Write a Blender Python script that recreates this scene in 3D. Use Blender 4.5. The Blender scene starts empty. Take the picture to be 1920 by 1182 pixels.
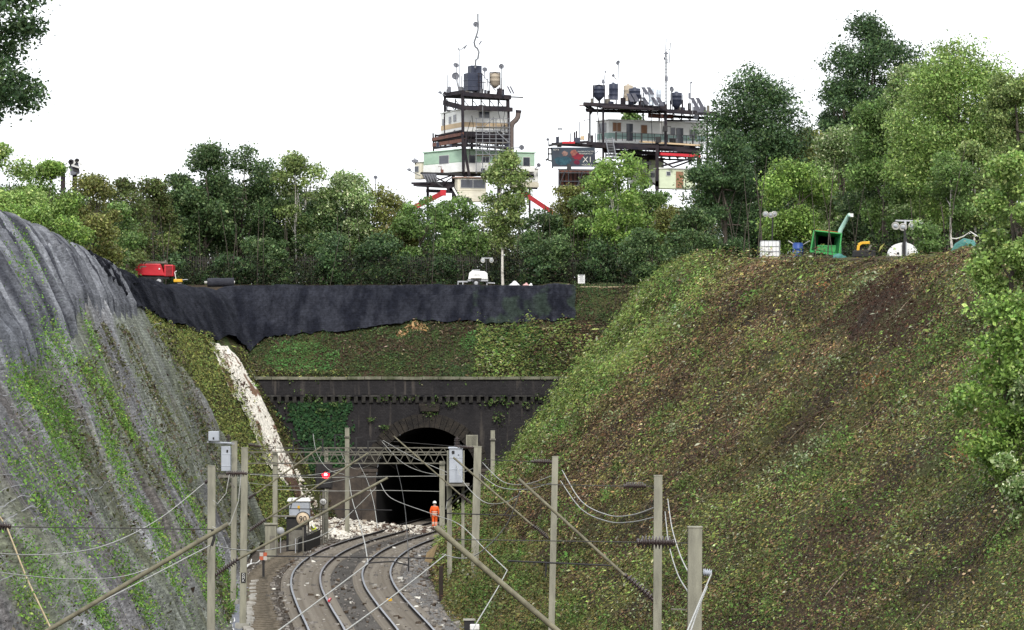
import bpy, math, random
import numpy as np
from mathutils import Vector, Matrix
from math import radians as R, sin, cos, pi

SC = bpy.context.scene
COL = SC.collection
F = 6400.0            # focal length of the photograph in its own pixels
HC = 10.7             # camera height above the rails
YH = 694.0            # row of the horizon
rng = np.random.default_rng(7)
rnd = random.Random(11)

def P(x, y, D):
    """the place in the world seen at column x, row y of the photograph, D metres away"""
    return Vector(((x - 960.0) * D / F, D, HC - (y - YH) * D / F))

# ------------------------------------------------------------------ naming
def tag(o, label=None, cat=None, group=None, kind=None):
    if label: o['label'] = label
    if cat: o['category'] = cat
    if group: o['group'] = group
    if kind: o['kind'] = kind
    return o

def thing(name, label, cat, loc, group=None):
    o = bpy.data.objects.new(name, None)
    COL.objects.link(o)
    o.location = loc
    o.empty_display_size = 0.2
    return tag(o, label, cat, group)

def base_of(o):
    v = Vector((0, 0, 0))
    while o is not None:
        v += Vector(o.location)
        o = o.parent
    return v

def copy_tree(o, parent=None):
    c = o.copy()
    COL.objects.link(c)
    c.parent = parent
    for ch in o.children:
        copy_tree(ch, c)
    return c

# ------------------------------------------------------------------ materials
def mat(name, c1, c2=None, rough=0.8, metal=0.0, scale=2.0, bump=0.0, bscale=None, spec=0.3,
        stretch=(1, 1, 1), detail=6.0, emit=None, lo=0.35, hi=0.65):
    m = bpy.data.materials.new(name)
    m.use_nodes = True
    nt = m.node_tree
    b = nt.nodes['Principled BSDF']
    b.inputs['Roughness'].default_value = rough
    b.inputs['Metallic'].default_value = metal
    b.inputs['Specular IOR Level'].default_value = spec
    if c2 is None:
        c2 = tuple(v * 0.72 for v in c1)
    tc = nt.nodes.new('ShaderNodeTexCoord')
    mp = nt.nodes.new('ShaderNodeMapping')
    mp.inputs['Scale'].default_value = stretch
    nt.links.new(tc.outputs['Object'], mp.inputs['Vector'])
    n = nt.nodes.new('ShaderNodeTexNoise')
    n.inputs['Scale'].default_value = scale
    n.inputs['Detail'].default_value = detail
    n.inputs['Roughness'].default_value = 0.65
    nt.links.new(mp.outputs['Vector'], n.inputs['Vector'])
    rp = nt.nodes.new('ShaderNodeValToRGB')
    rp.color_ramp.elements[0].position = lo
    rp.color_ramp.elements[1].position = hi
    rp.color_ramp.elements[0].color = (*c1, 1)
    rp.color_ramp.elements[1].color = (*c2, 1)
    nt.links.new(n.outputs['Fac'], rp.inputs['Fac'])
    nt.links.new(rp.outputs['Color'], b.inputs['Base Color'])
    if bump:
        n2 = nt.nodes.new('ShaderNodeTexNoise')
        n2.inputs['Scale'].default_value = bscale or scale * 4
        n2.inputs['Detail'].default_value = 5
        nt.links.new(mp.outputs['Vector'], n2.inputs['Vector'])
        bp = nt.nodes.new('ShaderNodeBump')
        bp.inputs['Strength'].default_value = bump
        bp.inputs['Distance'].default_value = 0.08
        nt.links.new(n2.outputs['Fac'], bp.inputs['Height'])
        nt.links.new(bp.outputs['Normal'], b.inputs['Normal'])
    if emit:
        b.inputs['Emission Color'].default_value = (*emit[0], 1)
        b.inputs['Emission Strength'].default_value = emit[1]
    return m

def mat_attr(name, rough=0.85, scale=8.0, amount=0.5, bump=0.5, bscale=20.0, spec=0.15, transl=0.0,
             stretch=(1, 1, 1), dist=0.1):
    """material whose colour comes from the mesh's own colour layer, broken up by noise"""
    m = bpy.data.materials.new(name)
    m.use_nodes = True
    nt = m.node_tree
    b = nt.nodes['Principled BSDF']
    b.inputs['Roughness'].default_value = rough
    b.inputs['Specular IOR Level'].default_value = spec
    at = nt.nodes.new('ShaderNodeAttribute')
    at.attribute_name = 'Col'
    out = at.outputs['Color']
    if amount > 0:
        tc = nt.nodes.new('ShaderNodeTexCoord')
        mp = nt.nodes.new('ShaderNodeMapping')
        mp.inputs['Scale'].default_value = stretch
        nt.links.new(tc.outputs['Object'], mp.inputs['Vector'])
        n = nt.nodes.new('ShaderNodeTexNoise')
        n.inputs['Scale'].default_value = scale
        n.inputs['Detail'].default_value = 6
        n.inputs['Roughness'].default_value = 0.7
        nt.links.new(mp.outputs['Vector'], n.inputs['Vector'])
        mr = nt.nodes.new('ShaderNodeMapRange')
        mr.inputs['From Min'].default_value = 0.3
        mr.inputs['From Max'].default_value = 0.7
        mr.inputs['To Min'].default_value = 1 - amount
        mr.inputs['To Max'].default_value = 1 + amount
        nt.links.new(n.outputs['Fac'], mr.inputs['Value'])
        mx = nt.nodes.new('ShaderNodeVectorMath')
        mx.operation = 'SCALE'
        nt.links.new(out, mx.inputs[0])
        nt.links.new(mr.outputs['Result'], mx.inputs['Scale'])
        out = mx.outputs['Vector']
        if bump:
            n2 = nt.nodes.new('ShaderNodeTexNoise')
            n2.inputs['Scale'].default_value = bscale
            n2.inputs['Detail'].default_value = 5
            nt.links.new(mp.outputs['Vector'], n2.inputs['Vector'])
            bp = nt.nodes.new('ShaderNodeBump')
            bp.inputs['Strength'].default_value = bump
            bp.inputs['Distance'].default_value = dist
            nt.links.new(n2.outputs['Fac'], bp.inputs['Height'])
            nt.links.new(bp.outputs['Normal'], b.inputs['Normal'])
    nt.links.new(out, b.inputs['Base Color'])
    if transl > 0:
        t = nt.nodes.new('ShaderNodeBsdfTranslucent')
        nt.links.new(out, t.inputs['Color'])
        ms = nt.nodes.new('ShaderNodeMixShader')
        ms.inputs['Fac'].default_value = transl
        nt.links.new(b.outputs['BSDF'], ms.inputs[1])
        nt.links.new(t.outputs['BSDF'], ms.inputs[2])
        nt.links.new(ms.outputs['Shader'], nt.nodes['Material Output'].inputs['Surface'])
    return m

# ------------------------------------------------------------------ mesh builder
class MB:
    def __init__(s):
        s.v = []; s.f = []; s.m = []; s.smooth = []
    def add(s, vs, fs, mi=0, smooth=False):
        k = len(s.v)
        s.v += [tuple(v) for v in vs]
        for f in fs:
            s.f.append(tuple(i + k for i in f)); s.m.append(mi); s.smooth.append(smooth)
        return s
    def hexa(s, p, mi=0):
        return s.add(p, [(0, 3, 2, 1), (4, 5, 6, 7), (0, 1, 5, 4), (1, 2, 6, 5), (2, 3, 7, 6), (3, 0, 4, 7)], mi)
    def box(s, c, size, mi=0, rz=0.0, taper=1.0, M=None):
        x, y, z = size[0] / 2, size[1] / 2, size[2] / 2
        t = taper
        pts = [(-x, -y, -z), (x, -y, -z), (x, y, -z), (-x, y, -z), (-x * t, -y * t, z), (x * t, -y * t, z), (x * t, y * t, z), (-x * t, y * t, z)]
        c = Vector(c)
        ca, sa = cos(rz), sin(rz)
        out = []
        for q in pts:
            w = Vector(q)
            if M is not None: w = M @ w
            out.append((c.x + w.x * ca - w.y * sa, c.y + w.x * sa + w.y * ca, c.z + w.z))
        return s.hexa(out, mi)
    def bar(s, a, b, w, h=None, mi=0):
        """square-section bar from a to b"""
        a, b = Vector(a), Vector(b)
        h = h or w
        d = (b - a).normalized()
        up = Vector((0, 0, 1)) if abs(d.z) < 0.95 else Vector((0, 1, 0))
        u = d.cross(up).normalized() * (w / 2)
        v = u.cross(d).normalized() * (h / 2)
        return s.hexa([a - u - v, a + u - v, a + u + v, a - u + v, b - u - v, b + u - v, b + u + v, b - u + v], mi)
    def tube(s, pts, r, n=7, mi=0, caps=True, r2=None):
        pts = [Vector(p) for p in pts]
        k = len(pts)
        rings = []
        prev = None
        for i, p in enumerate(pts):
            d = (pts[min(i + 1, k - 1)] - pts[max(i - 1, 0)]).normalized()
            if prev is None:
                up = Vector((0, 0, 1)) if abs(d.z) < 0.9 else Vector((1, 0, 0))
                u = d.cross(up).normalized()
            else:
                u = (prev - d * prev.dot(d)).normalized()
            prev = u
            w = d.cross(u)
            rr = r if r2 is None else r + (r2 - r) * i / max(1, k - 1)
            if isinstance(r, (list, tuple)): rr = r[i]
            rings.append([p + (u * cos(2 * pi * j / n) + w * sin(2 * pi * j / n)) * rr for j in range(n)])
        vs = [q for ring in rings for q in ring]
        fs = []
        for i in range(k - 1):
            for j in range(n):
                a = i * n + j; b = i * n + (j + 1) % n
                fs.append((a, b, b + n, a + n))
        s.add(vs, fs, mi, True)
        if caps:
            s.add(rings[0], [tuple(range(n))[::-1]], mi)
            s.add(rings[-1], [tuple(range(n))], mi)
        return s
    def lathe(s, a, b, prof, n=12, mi=0):
        """prof: list of (t along a->b, radius)"""
        a, b = Vector(a), Vector(b)
        d = (b - a)
        dn = d.normalized()
        up = Vector((0, 0, 1)) if abs(dn.z) < 0.9 else Vector((1, 0, 0))
        u = dn.cross(up).normalized(); w = dn.cross(u)
        vs = []
        for t, r in prof:
            for j in range(n):
                vs.append(a + d * t + (u * cos(2 * pi * j / n) + w * sin(2 * pi * j / n)) * max(r, 1e-4))
        fs = []
        for i in range(len(prof) - 1):
            for j in range(n):
                p = i * n + j; q = i * n + (j + 1) % n
                fs.append((p, q, q + n, p + n))
        return s.add(vs, fs, mi, True)
    def ball(s, c, r, n=10, mi=0, sc=(1, 1, 1)):
        c = Vector(c)
        vs = []; k = n // 2 + 1
        for i in range(k):
            th = pi * i / (k - 1)
            for j in range(n):
                ph = 2 * pi * j / n
                vs.append((c.x + r * sc[0] * max(sin(th), 1e-3) * cos(ph), c.y + r * sc[1] * max(sin(th), 1e-3) * sin(ph), c.z + r * sc[2] * cos(th)))
        fs = []
        for i in range(k - 1):
            for j in range(n):
                p = i * n + j; q = i * n + (j + 1) % n
                fs.append((p, p + n, q + n, q))
        return s.add(vs, fs, mi, True)
    def build(s, name, mats, parent=None, loc=None, bevel=0.0):
        if not isinstance(mats, (list, tuple)): mats = [mats]
        off = base_of(parent) if parent is not None else Vector((0, 0, 0))
        if loc is not None: off = off + (Vector(loc) - off if parent is not None else Vector(loc))
        me = bpy.data.meshes.new(name)
        me.from_pydata([(v[0] - off.x, v[1] - off.y, v[2] - off.z) for v in s.v], [], s.f)
        for m in mats: me.materials.append(m)
        me.polygons.foreach_set('material_index', s.m)
        me.polygons.foreach_set('use_smooth', s.smooth)
        me.update()
        o = bpy.data.objects.new(name, me)
        COL.objects.link(o)
        if parent is not None:
            o.parent = parent
            if loc is not None: o.location = Vector(loc) - base_of(parent)
        elif loc is not None:
            o.location = loc
        if bevel > 0:
            bv = o.modifiers.new('bevel', 'BEVEL')
            bv.width = bevel; bv.segments = 2; bv.limit_method = 'ANGLE'
        return o

def np_mesh(name, verts, quads, material, cols=None, smooth=False, parent=None, tris=None):
    """fast mesh from arrays; cols is one colour per vertex"""
    me = bpy.data.meshes.new(name)
    nv = len(verts); nq = len(quads)
    off = np.array(base_of(parent)) if parent is not None else np.zeros(3)
    me.vertices.add(nv)
    me.vertices.foreach_set('co', (np.asarray(verts) - off).astype(np.float32).ravel())
    me.loops.add(nq * 4)
    me.loops.foreach_set('vertex_index', np.asarray(quads, dtype=np.int32).ravel())
    me.polygons.add(nq)
    me.polygons.foreach_set('loop_start', np.arange(0, nq * 4, 4, dtype=np.int32))
    me.polygons.foreach_set('loop_total', np.full(nq, 4, dtype=np.int32))
    if smooth: me.polygons.foreach_set('use_smooth', np.ones(nq, dtype=bool))
    if cols is not None:
        ca = me.color_attributes.new('Col', 'FLOAT_COLOR', 'POINT')
        c4 = np.ones((nv, 4), dtype=np.float32)
        c4[:, :3] = cols
        ca.data.foreach_set('color', c4.ravel())
    for m in (material if isinstance(material, (list, tuple)) else [material]): me.materials.append(m)
    me.update(calc_edges=True)
    o = bpy.data.objects.new(name, me)
    COL.objects.link(o)
    if parent is not None: o.parent = parent
    return o

def grid_quads(nu, nv):
    i = np.arange(nu - 1)[:, None]; j = np.arange(nv - 1)[None, :]
    a = i * nv + j
    return np.stack([a, a + nv, a + nv + 1, a + 1], -1).reshape(-1, 4)

# ------------------------------------------------------------------ noise
def _h(ix, iy, seed):
    n = (ix.astype(np.int64) * 374761393 + iy.astype(np.int64) * 668265263 + seed * 1442695041) & 0xffffffff
    n = ((n ^ (n >> 13)) * 1274126177) & 0xffffffff
    n = n ^ (n >> 16)
    return (n & 0xffff) / 65535.0
def vnoise(x, y, seed=0):
    x = np.asarray(x, float); y = np.asarray(y, float)
    ix = np.floor(x); iy = np.floor(y)
    fx = x - ix; fy = y - iy
    fx = fx * fx * (3 - 2 * fx); fy = fy * fy * (3 - 2 * fy)
    a = _h(ix, iy, seed); b = _h(ix + 1, iy, seed); c = _h(ix, iy + 1, seed); d = _h(ix + 1, iy + 1, seed)
    return (a * (1 - fx) + b * fx) * (1 - fy) + (c * (1 - fx) + d * fx) * fy
def fbm(x, y, seed=0, octv=4):
    s = 0; a = 0.5; t = 0
    for k in range(octv):
        s = s + a * vnoise(x * 2 ** k, y * 2 ** k, seed + 17 * k); t += a; a *= 0.5
    return s / t

# ------------------------------------------------------------------ the cutting
_DD = np.arange(-60, 420, 0.5)
def curve(pts, sm=5.0):
    xs, ys = zip(*pts)
    y = np.interp(_DD, xs, ys)
    k = np.exp(-0.5 * (np.arange(-40, 41) * 0.5 / sm) ** 2); k /= k.sum()
    yy = np.convolve(np.pad(y, 40, mode='edge'), k, 'valid')
    return lambda D: np.interp(D, _DD, yy)
trackC = curve([(-60, 3.6), (0, 1.9), (40, 0.4), (60, -.5), (80, -1.7), (100, -2.95), (120, -4.3), (140, -5.7), (153, -6.98), (169, -8.4), (181, -9.1), (193, -9.2), (205, -8.75), (216, -7.75), (225, -6.4), (236, -5.2), (260, -2.2), (300, 3)], 4.0)
footL = curve([(-60, 0), (0, -4), (60, -7.5), (100, -9.3), (120, -10.5), (140, -12.0), (160, -13.4), (180, -14.7), (200, -15.9), (215, -16.2), (225, -14.8), (236, -11.6), (245, -9)], 3.0)
crestL = curve([(-60, -10), (0, -14), (60, -18.2), (100, -19.2), (134, -20), (155, -20.9), (172, -21.8), (195, -23.4), (217, -23.6), (236, -21.6), (250, -20)], 4.0)
footR = curve([(-60, 6), (0, 5), (52, 3.7), (60, 3.4), (80, 2.6), (100, 1.3), (120, .2), (140, -1.1), (153, -2.2), (177, -3.4), (190, -4.0), (205, -4.2), (220, -3.5), (236, -2.2), (260, 0)], 3.0)
crestR = curve([(-60, 24), (0, 21.5), (60, 20), (100, 19), (125, 18.2), (140, 17.3), (160, 15.4), (180, 13.0), (203, 11.2), (225, 9.6), (236, 12.5), (260, 14)], 4.0)
topR = curve([(-60, 12), (60, 13), (100, 13.8), (125, 14.6), (140, 15.2), (160, 15.95), (180, 16.6), (203, 17.4), (225, 17.0), (245, 16.6), (300, 16.6)], 4.0)
TOP = 16.6
BED = -0.45
PORTAL = 236.3

def smin(a, b, k):
    h = np.clip(0.5 + 0.5 * (b - a) / k, 0, 1)
    return b * (1 - h) + a * h - k * h * (1 - h)
def lump(X, D):
    # relief runs along the cutting: hollows and bulges are longer along the track than up the bank
    k = np.where((D > PORTAL) & (X > -17) & (X < 6), 1.0, .22)
    return (fbm(X * .30 + 50, D * .30 * k, 3, 4) - .5) * 1.5 + (fbm(X * 1.1, D * 1.1 * k, 9, 3) - .5) * 0.5
def H(X, D, rough=True):
    X = np.asarray(X, float); D = np.asarray(D, float)
    vl = (footL(D) - X) / (footL(D) - crestL(D))
    zl = BED + (TOP - BED) * vl
    vr = (X - footR(D)) / (crestR(D) - footR(D))
    tr = topR(D)
    zr = BED + (tr - BED) * vr
    zl = smin(zl, TOP - .45 * np.clip((D - 196) / 14, 0, 1) * np.clip((248 - D) / 6, 0, 1), 1.0)
    zr = smin(zr, tr + 0 * zr, 1.6)
    zb = np.where(D < PORTAL, BED, smin(9.95 + (D - PORTAL) * 0.92, TOP + 0 * D, .8))
    z = np.maximum(np.maximum(zl, zr), zb)
    z = z + np.where(X < 9, np.clip((D - 244.5) * .05, 0, .5), 0)
    if rough:
        steep = np.clip((z - BED) / 1.5, 0, 1)
        calm = np.where(D > PORTAL - .6, np.clip((D - PORTAL - .4) / 1.5, 0, 1), 1.0)
        z = z + lump(X, D) * steep * np.where(z > TOP - 1.0, np.where(X < 0, .12, .4), 1) * np.where((X > -17.5) & (X < 5), calm, 1)
    return z
def Hs(x, y):
    return float(H(np.array([x]), np.array([y]))[0])
def normal(X, D, e=0.3):
    dx = (H(X + e, D, False) - H(X - e, D, False)) / (2 * e)
    dy = (H(X, D + e, False) - H(X, D - e, False)) / (2 * e)
    n = np.stack([-dx, -dy, np.ones_like(dx)], -1)
    return n / np.linalg.norm(n, axis=-1, keepdims=True)
def bankL(D, v): return footL(D) + (crestL(D) - footL(D)) * v
def bankR(D, v): return footR(D) + (crestR(D) - footR(D)) * v

# ------------------------------------------------------------------ leaves
M_leaf = mat_attr('leaf', rough=0.5, amount=0.0, spec=0.28, transl=0.25)
M_litter = mat_attr('ground_leaf', rough=0.75, amount=0.0, spec=0.12, transl=0.12)
def leaf_arrays(C, L, cols, nrm=None, tilt=1.0, wid=0.6, g=None, udir=None):
    """diamond leaves: centres (n,3), lengths (n), colours (n,3)"""
    g = g or rng
    n = len(C)
    u = g.normal(size=(n, 3))
    if udir is not None: u = u * .75 + udir * np.where(g.random((n, 1)) < .5, 1.6, -1.6)
    if nrm is not None:
        w0 = nrm + g.normal(size=(n, 3)) * tilt
    else:
        w0 = g.normal(size=(n, 3)) + np.array([0, -.15, .45])
    w0 /= np.linalg.norm(w0, axis=1, keepdims=True)
    u -= w0 * (u * w0).sum(1, keepdims=True)
    u /= np.linalg.norm(u, axis=1, keepdims=True) + 1e-9
    s = np.cross(w0, u)
    L = np.asarray(L)[:, None]
    a = C - u * L * .5
    b = C + s * L * wid * .5 + w0 * L * .08
    c = C + u * L * .5
    d = C - s * L * wid * .5 + w0 * L * .08
    V = np.stack([a, b, c, d], 1).reshape(-1, 3)
    Q = np.arange(n * 4).reshape(-1, 4)
    K = np.repeat(np.clip(cols, .004, 1), 4, 0)
    return V, Q, K
def leaf_cloud(name, C, L, cols, material=None, parent=None, **kw):
    V, Q, K = leaf_arrays(np.asarray(C), L, np.asarray(cols), **kw)
    return np_mesh(name, V, Q, material or M_leaf, K, parent=parent)
def palette(n, cs, wts, jit=0.25, g=None):
    g = g or rng
    cs = np.array(cs); wts = np.array(wts, float); wts /= wts.sum()
    k = g.choice(len(cs), n, p=wts)
    return cs[k] * np.exp(g.normal(size=(n, 1)) * jit) * np.exp(g.normal(size=(n, 3)) * jit * .25)
# ================================================================== ground
def build_ground():
    xs = np.unique(np.round(np.concatenate([np.linspace(-900, -80, 12), np.linspace(-80, -34, 16), np.arange(-34, 30, 0.4), np.linspace(30, 90, 20), np.linspace(90, 900, 12)]), 3))
    ds = np.unique(np.round(np.concatenate([np.linspace(-200, 0, 12), np.linspace(0, 60, 30), np.arange(60, 250, 0.5), np.arange(250, 310, 2.0), np.linspace(310, 1500, 30), [PORTAL - .05, PORTAL + .05]]), 3))
    ds = ds[(np.abs(ds - PORTAL) < .06) | (np.abs(ds - PORTAL) > .12)]
    X, D = np.meshgrid(xs, ds, indexing='ij')
    Z = H(X, D)
    far = np.clip((D - 330) / 600, 0, 1)
    Z = Z - far * 6
    V = np.stack([X, D, Z], -1).reshape(-1, 3)
    Q = grid_quads(len(xs), len(ds))
    cd = D.reshape(-1)[Q]; cx = X.reshape(-1)[Q].mean(1)
    keep = ~((cd.min(1) < PORTAL) & (cd.max(1) > PORTAL) & (cx > -18.5) & (cx < 5.5))
    Q = Q[keep]
    n1 = fbm(X * .25, D * .25, 21)[..., None]; n2 = fbm(X * .9, D * .9, 22)[..., None]
    n3 = fbm(X * .15 + D * .6, D * .6, 23)[..., None]
    brown = np.array([.062, .042, .026]); dark = np.array([.03, .024, .016]); olive = np.array([.07, .075, .028]); green = np.array([.06, .10, .03])
    bed = np.array([.13, .11, .09]); net = np.array([.06, .055, .05])
    def mix(a, b, t): return a * (1 - t) + b * t
    sm = lambda n, a, b: np.clip((n - a) / (b - a), 0, 1)
    right = mix(mix(brown, dark, sm(n2, .45, .6)), olive, sm(n1, .42, .62))
    left = mix(mix(olive * .9, green, sm(n1, .4, .6)), brown, sm(n2, .52, .66))
    top = mix(brown * 1.1, dark, sm(n2, .4, .6))
    mid = (footL(D) + footR(D))[..., None] / 2
    C = np.where(X[..., None] > mid, right, left)
    C = np.where((D > PORTAL)[..., None] & (X > -14)[..., None] & (X < 6)[..., None], mix(left * .7, brown * .8, sm(n2, .4, .6)), C)
    C = np.where((Z > TOP - .5)[..., None] & (X < 0)[..., None], top, C)
    C = np.where((Z < BED + .4)[..., None], mix(bed, bed * .6, sm(n2, .4, .6)), C)
    m = mat_attr('soil', scale=6, amount=.45, bump=.9, bscale=9, rough=.95, dist=.2)
    o = np_mesh('ground', V, Q, m, C.reshape(-1, 3), smooth=True)
    tag(o, kind='structure')
build_ground()

# ------------------------------------------------------------------ track
def rail_lines():
    ds = np.arange(20, 262, 0.75)
    c = trackC(ds)
    dx = np.gradient(c, ds)
    T = np.stack([dx, np.ones_like(dx)], -1); T /= np.linalg.norm(T, axis=1, keepdims=True)
    N = np.stack([T[:, 1], -T[:, 0]], -1)      # to the right of the travel direction
    return ds, c, T, N
RD, RC, RT, RN = rail_lines()
def track_pt(lat, z=0.0):
    return np.stack([RC + RN[:, 0] * lat, RD + RN[:, 1] * lat, np.full_like(RD, z)], -1)

def build_bed():
    lats = np.array([-4.9, -4.4, -3.9, -3.5, -3.1, -2.8, -2.5, -2.2, -1.9, -1.6, -1.3, -1.0, -.7, -.35, 0, .35, .7, 1.0, 1.3, 1.6, 1.9, 2.2, 2.5, 2.8, 3.1, 3.5, 3.9, 4.4, 4.9])
    P3 = np.stack([track_pt(l) for l in lats], 1)
    ds = P3[..., 1]; X = P3[..., 0]
    lat = np.broadcast_to(lats, X.shape)
    z = np.where(np.abs(lat) < 3.2, -.20, -.20 - (np.abs(lat) - 3.2) * .19)
    z = z + (fbm(X * 3, ds * 3, 31, 3) - .5) * .10
    P3[..., 2] = z
    pale = np.array([.21, .208, .206]); brown = np.array([.075, .062, .05]); mid = np.array([.10, .092, .084]); grey = np.array([.17, .165, .16])
    t = fbm(X * .8, ds * .35, 33)[..., None]
    l = lat[..., None]
    C = np.where(l < -2.75, brown * (.75 + .6 * t), np.where(l < -1.1, pale * (.75 + .5 * t), np.where(l < 2.6, mid * (.55 + .85 * t), grey * (.7 + .6 * t))))
    m = mat_attr('ballast', scale=14, amount=.75, bump=1.0, bscale=16, rough=.95, dist=.12)
    o = np_mesh('track_bed', P3.reshape(-1, 3), grid_quads(*X.shape), m, C.reshape(-1, 3), smooth=True)
    tag(o, kind='structure')
build_bed()

M_rail = mat('rail_steel', (.30, .31, .34), (.42, .43, .46), rough=.35, metal=.8, scale=3)
M_rust = mat('rail_rust', (.035, .025, .02), (.025, .02, .018), rough=.9, scale=6)
M_conc = mat('concrete', (.36, .35, .31), (.22, .215, .19), rough=.9, scale=1.6, bump=.2)
M_sleep = mat('sleeper_concrete', (.26, .235, .20), (.15, .13, .105), rough=.95, scale=5, bump=.3)
def rail_mesh(lat):
    prof = [(-.09, -.175), (-.09, -.14), (-.025, -.12), (-.025, -.05), (-.046, -.035), (-.046, 0), (.046, 0), (.046, -.035), (.025, -.05), (.025, -.12), (.09, -.14), (.09, -.175)]
    b = MB()
    n = len(prof)
    vs = []
    for i in range(len(RD)):
        for (l, z) in prof:
            vs.append((RC[i] + RN[i, 0] * (lat + l), RD[i] + RN[i, 1] * (lat + l), z))
    fs = []; mi = []
    for i in range(len(RD) - 1):
        for j in range(n - 1):
            a = i * n + j
            b.f.append((a, a + 1, a + 1 + n, a + n)); b.m.append(0 if j in (5,) else 1); b.smooth.append(False)
    b.v = vs
    return b
for k, (l0, lab) in enumerate([(-1.83, 'left railway track with pale ballast between its rails, beside the white cables'),
                               (1.83, 'right railway track with shiny rails, beside the brown vegetated bank')]):
    root = thing('railway_track', lab, 'railway track', (float(np.interp(140, RD, RC)) + l0, 140, -.17), 'two railway tracks into the tunnel')
    for s in (-.74, .74):
        rail_mesh(l0 + s).build('rail', [M_rail, M_rust], root)
    sb = MB(); sb.box((0, 0, 0), (2.5, .25, .16), 0)
    proto = None
    rest = MB()
    d = 136.0; cnt = 0
    while d < 250:
        x = float(np.interp(d, RD, RC)); nx = float(np.interp(d, RD, RN[:, 0])); ny = float(np.interp(d, RD, RN[:, 1]))
        rz = math.atan2(ny, nx)
        p = (x + nx * l0, d + ny * l0, -.215)
        if cnt < 98:
            if proto is None:
                proto = sb.build('sleeper', M_sleep, None); o = proto
            else:
                o = proto.copy(); COL.objects.link(o)
            o.parent = root; o.location = Vector(p) - Vector(root.location); o.rotation_euler[2] = rz
        else:
            rest.box(p, (2.5, .25, .16), 0, rz)
        cnt += 1; d += .68
    tag(rest.build('sleeper', M_sleep, root), kind='stuff')

# cess boards: old boards laid across the ground left of the track
def cess():
    m = mat('old_board', (.20, .17, .13), (.10, .085, .065), rough=.95, scale=4)
    proto = None
    for k in range(62):
        d = 140.5 + k * 1.05
        x = float(np.interp(d, RD, RC)); nx = float(np.interp(d, RD, RN[:, 0])); ny = float(np.interp(d, RD, RN[:, 1]))
        l = -4.25 + rnd.uniform(-.1, .1)
        if proto is None:
            b = MB()
            b.bar((-.75, 0, 0), (0.1, .03, .05), .2, .09); b.bar((0.1, .03, .05), (.75, 0, -.02), .2, .09)
            o = proto = b.build('ground_board', m)
        else:
            o = proto.copy(); COL.objects.link(o)
        o.location = (x + nx * l, d + ny * l, -.26)
        o.rotation_euler = (0, 0, math.atan2(ny, nx) + rnd.uniform(-.22, .1))
        tag(o, 'weathered board lying across the cess left of the left track', 'board', 'boards laid along the cess')
cess()

# ------------------------------------------------------------------ tunnel portal
M_wall = mat('sooty_brick', (.0145, .014, .0165), (.036, .0325, .034), rough=.9, scale=.6, bump=.5, bscale=9, stretch=(1, 1, .6), lo=.3, hi=.75)
def add_brick_and_stain(m):
    nt = m.node_tree; b = nt.nodes['Principled BSDF']
    src = b.inputs['Base Color'].links[0].from_socket
    tc = nt.nodes.new('ShaderNodeTexCoord')
    mp = nt.nodes.new('ShaderNodeMapping'); mp.inputs['Rotation'].default_value = (R(90), 0, 0)
    nt.links.new(tc.outputs['Object'], mp.inputs['Vector'])
    br = nt.nodes.new('ShaderNodeTexBrick')
    br.inputs['Scale'].default_value = 2.2; br.inputs['Mortar Size'].default_value = .03
    br.inputs['Color1'].default_value = (1, 1, 1, 1); br.inputs['Color2'].default_value = (.6, .58, .6, 1); br.inputs['Mortar'].default_value = (.5, .5, .5, 1)
    nt.links.new(mp.outputs['Vector'], br.inputs['Vector'])
    mx = nt.nodes.new('ShaderNodeMix'); mx.data_type = 'RGBA'; mx.blend_type = 'MULTIPLY'; mx.inputs['Factor'].default_value = .8
    nt.links.new(src, mx.inputs['A']); nt.links.new(br.outputs['Color'], mx.inputs['B'])
    # pale lime streaks running down the face
    n = nt.nodes.new('ShaderNodeTexNoise'); n.inputs['Scale'].default_value = 1.0; n.inputs['Detail'].default_value = 5
    m2 = nt.nodes.new('ShaderNodeMapping'); m2.inputs['Scale'].default_value = (2.2, 1, .25)
    nt.links.new(tc.outputs['Object'], m2.inputs['Vector']); nt.links.new(m2.outputs['Vector'], n.inputs['Vector'])
    r = nt.nodes.new('ShaderNodeMapRange'); r.inputs['From Min'].default_value = .58; r.inputs['From Max'].default_value = .78
    r.inputs['To Max'].default_value = .55
    nt.links.new(n.outputs['Fac'], r.inputs['Value'])
    m3 = nt.nodes.new('ShaderNodeMix'); m3.data_type = 'RGBA'
    m3.inputs['B'].default_value = (.15, .13, .11, 1)
    nt.links.new(r.outputs['Result'], m3.inputs['Factor']); nt.links.new(mx.outputs['Result'], m3.inputs['A'])
    nt.links.new(m3.outputs['Result'], b.inputs['Base Color'])
add_brick_and_stain(M_wall)
M_ring = mat('arch_stone', (.013, .012, .012), (.038, .032, .026), rough=.95, scale=2.2, bump=.6)
M_cope = mat('coping_stone', (.20, .19, .15), (.06, .07, .035), rough=.95, scale=1.2, bump=.4)
M_corb = mat('corbel_stone', (.022, .021, .024), (.10, .095, .088), rough=.95, scale=1.1, lo=.45, hi=.68)
M_pier = mat('weathered_pier', (.085, .068, .055), (.035, .03, .028), rough=.95, scale=1.1, bump=.5)
M_lining = mat('tunnel_soot', (.010, .010, .012), (.016, .015, .016), rough=.95, scale=1)
M_moss = mat('moss_film', (.016, .035, .018), (.03, .055, .025), rough=.95, scale=2.5, bump=.6)
XA, RA, ZS = -5.9, 3.5, 3.25
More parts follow.
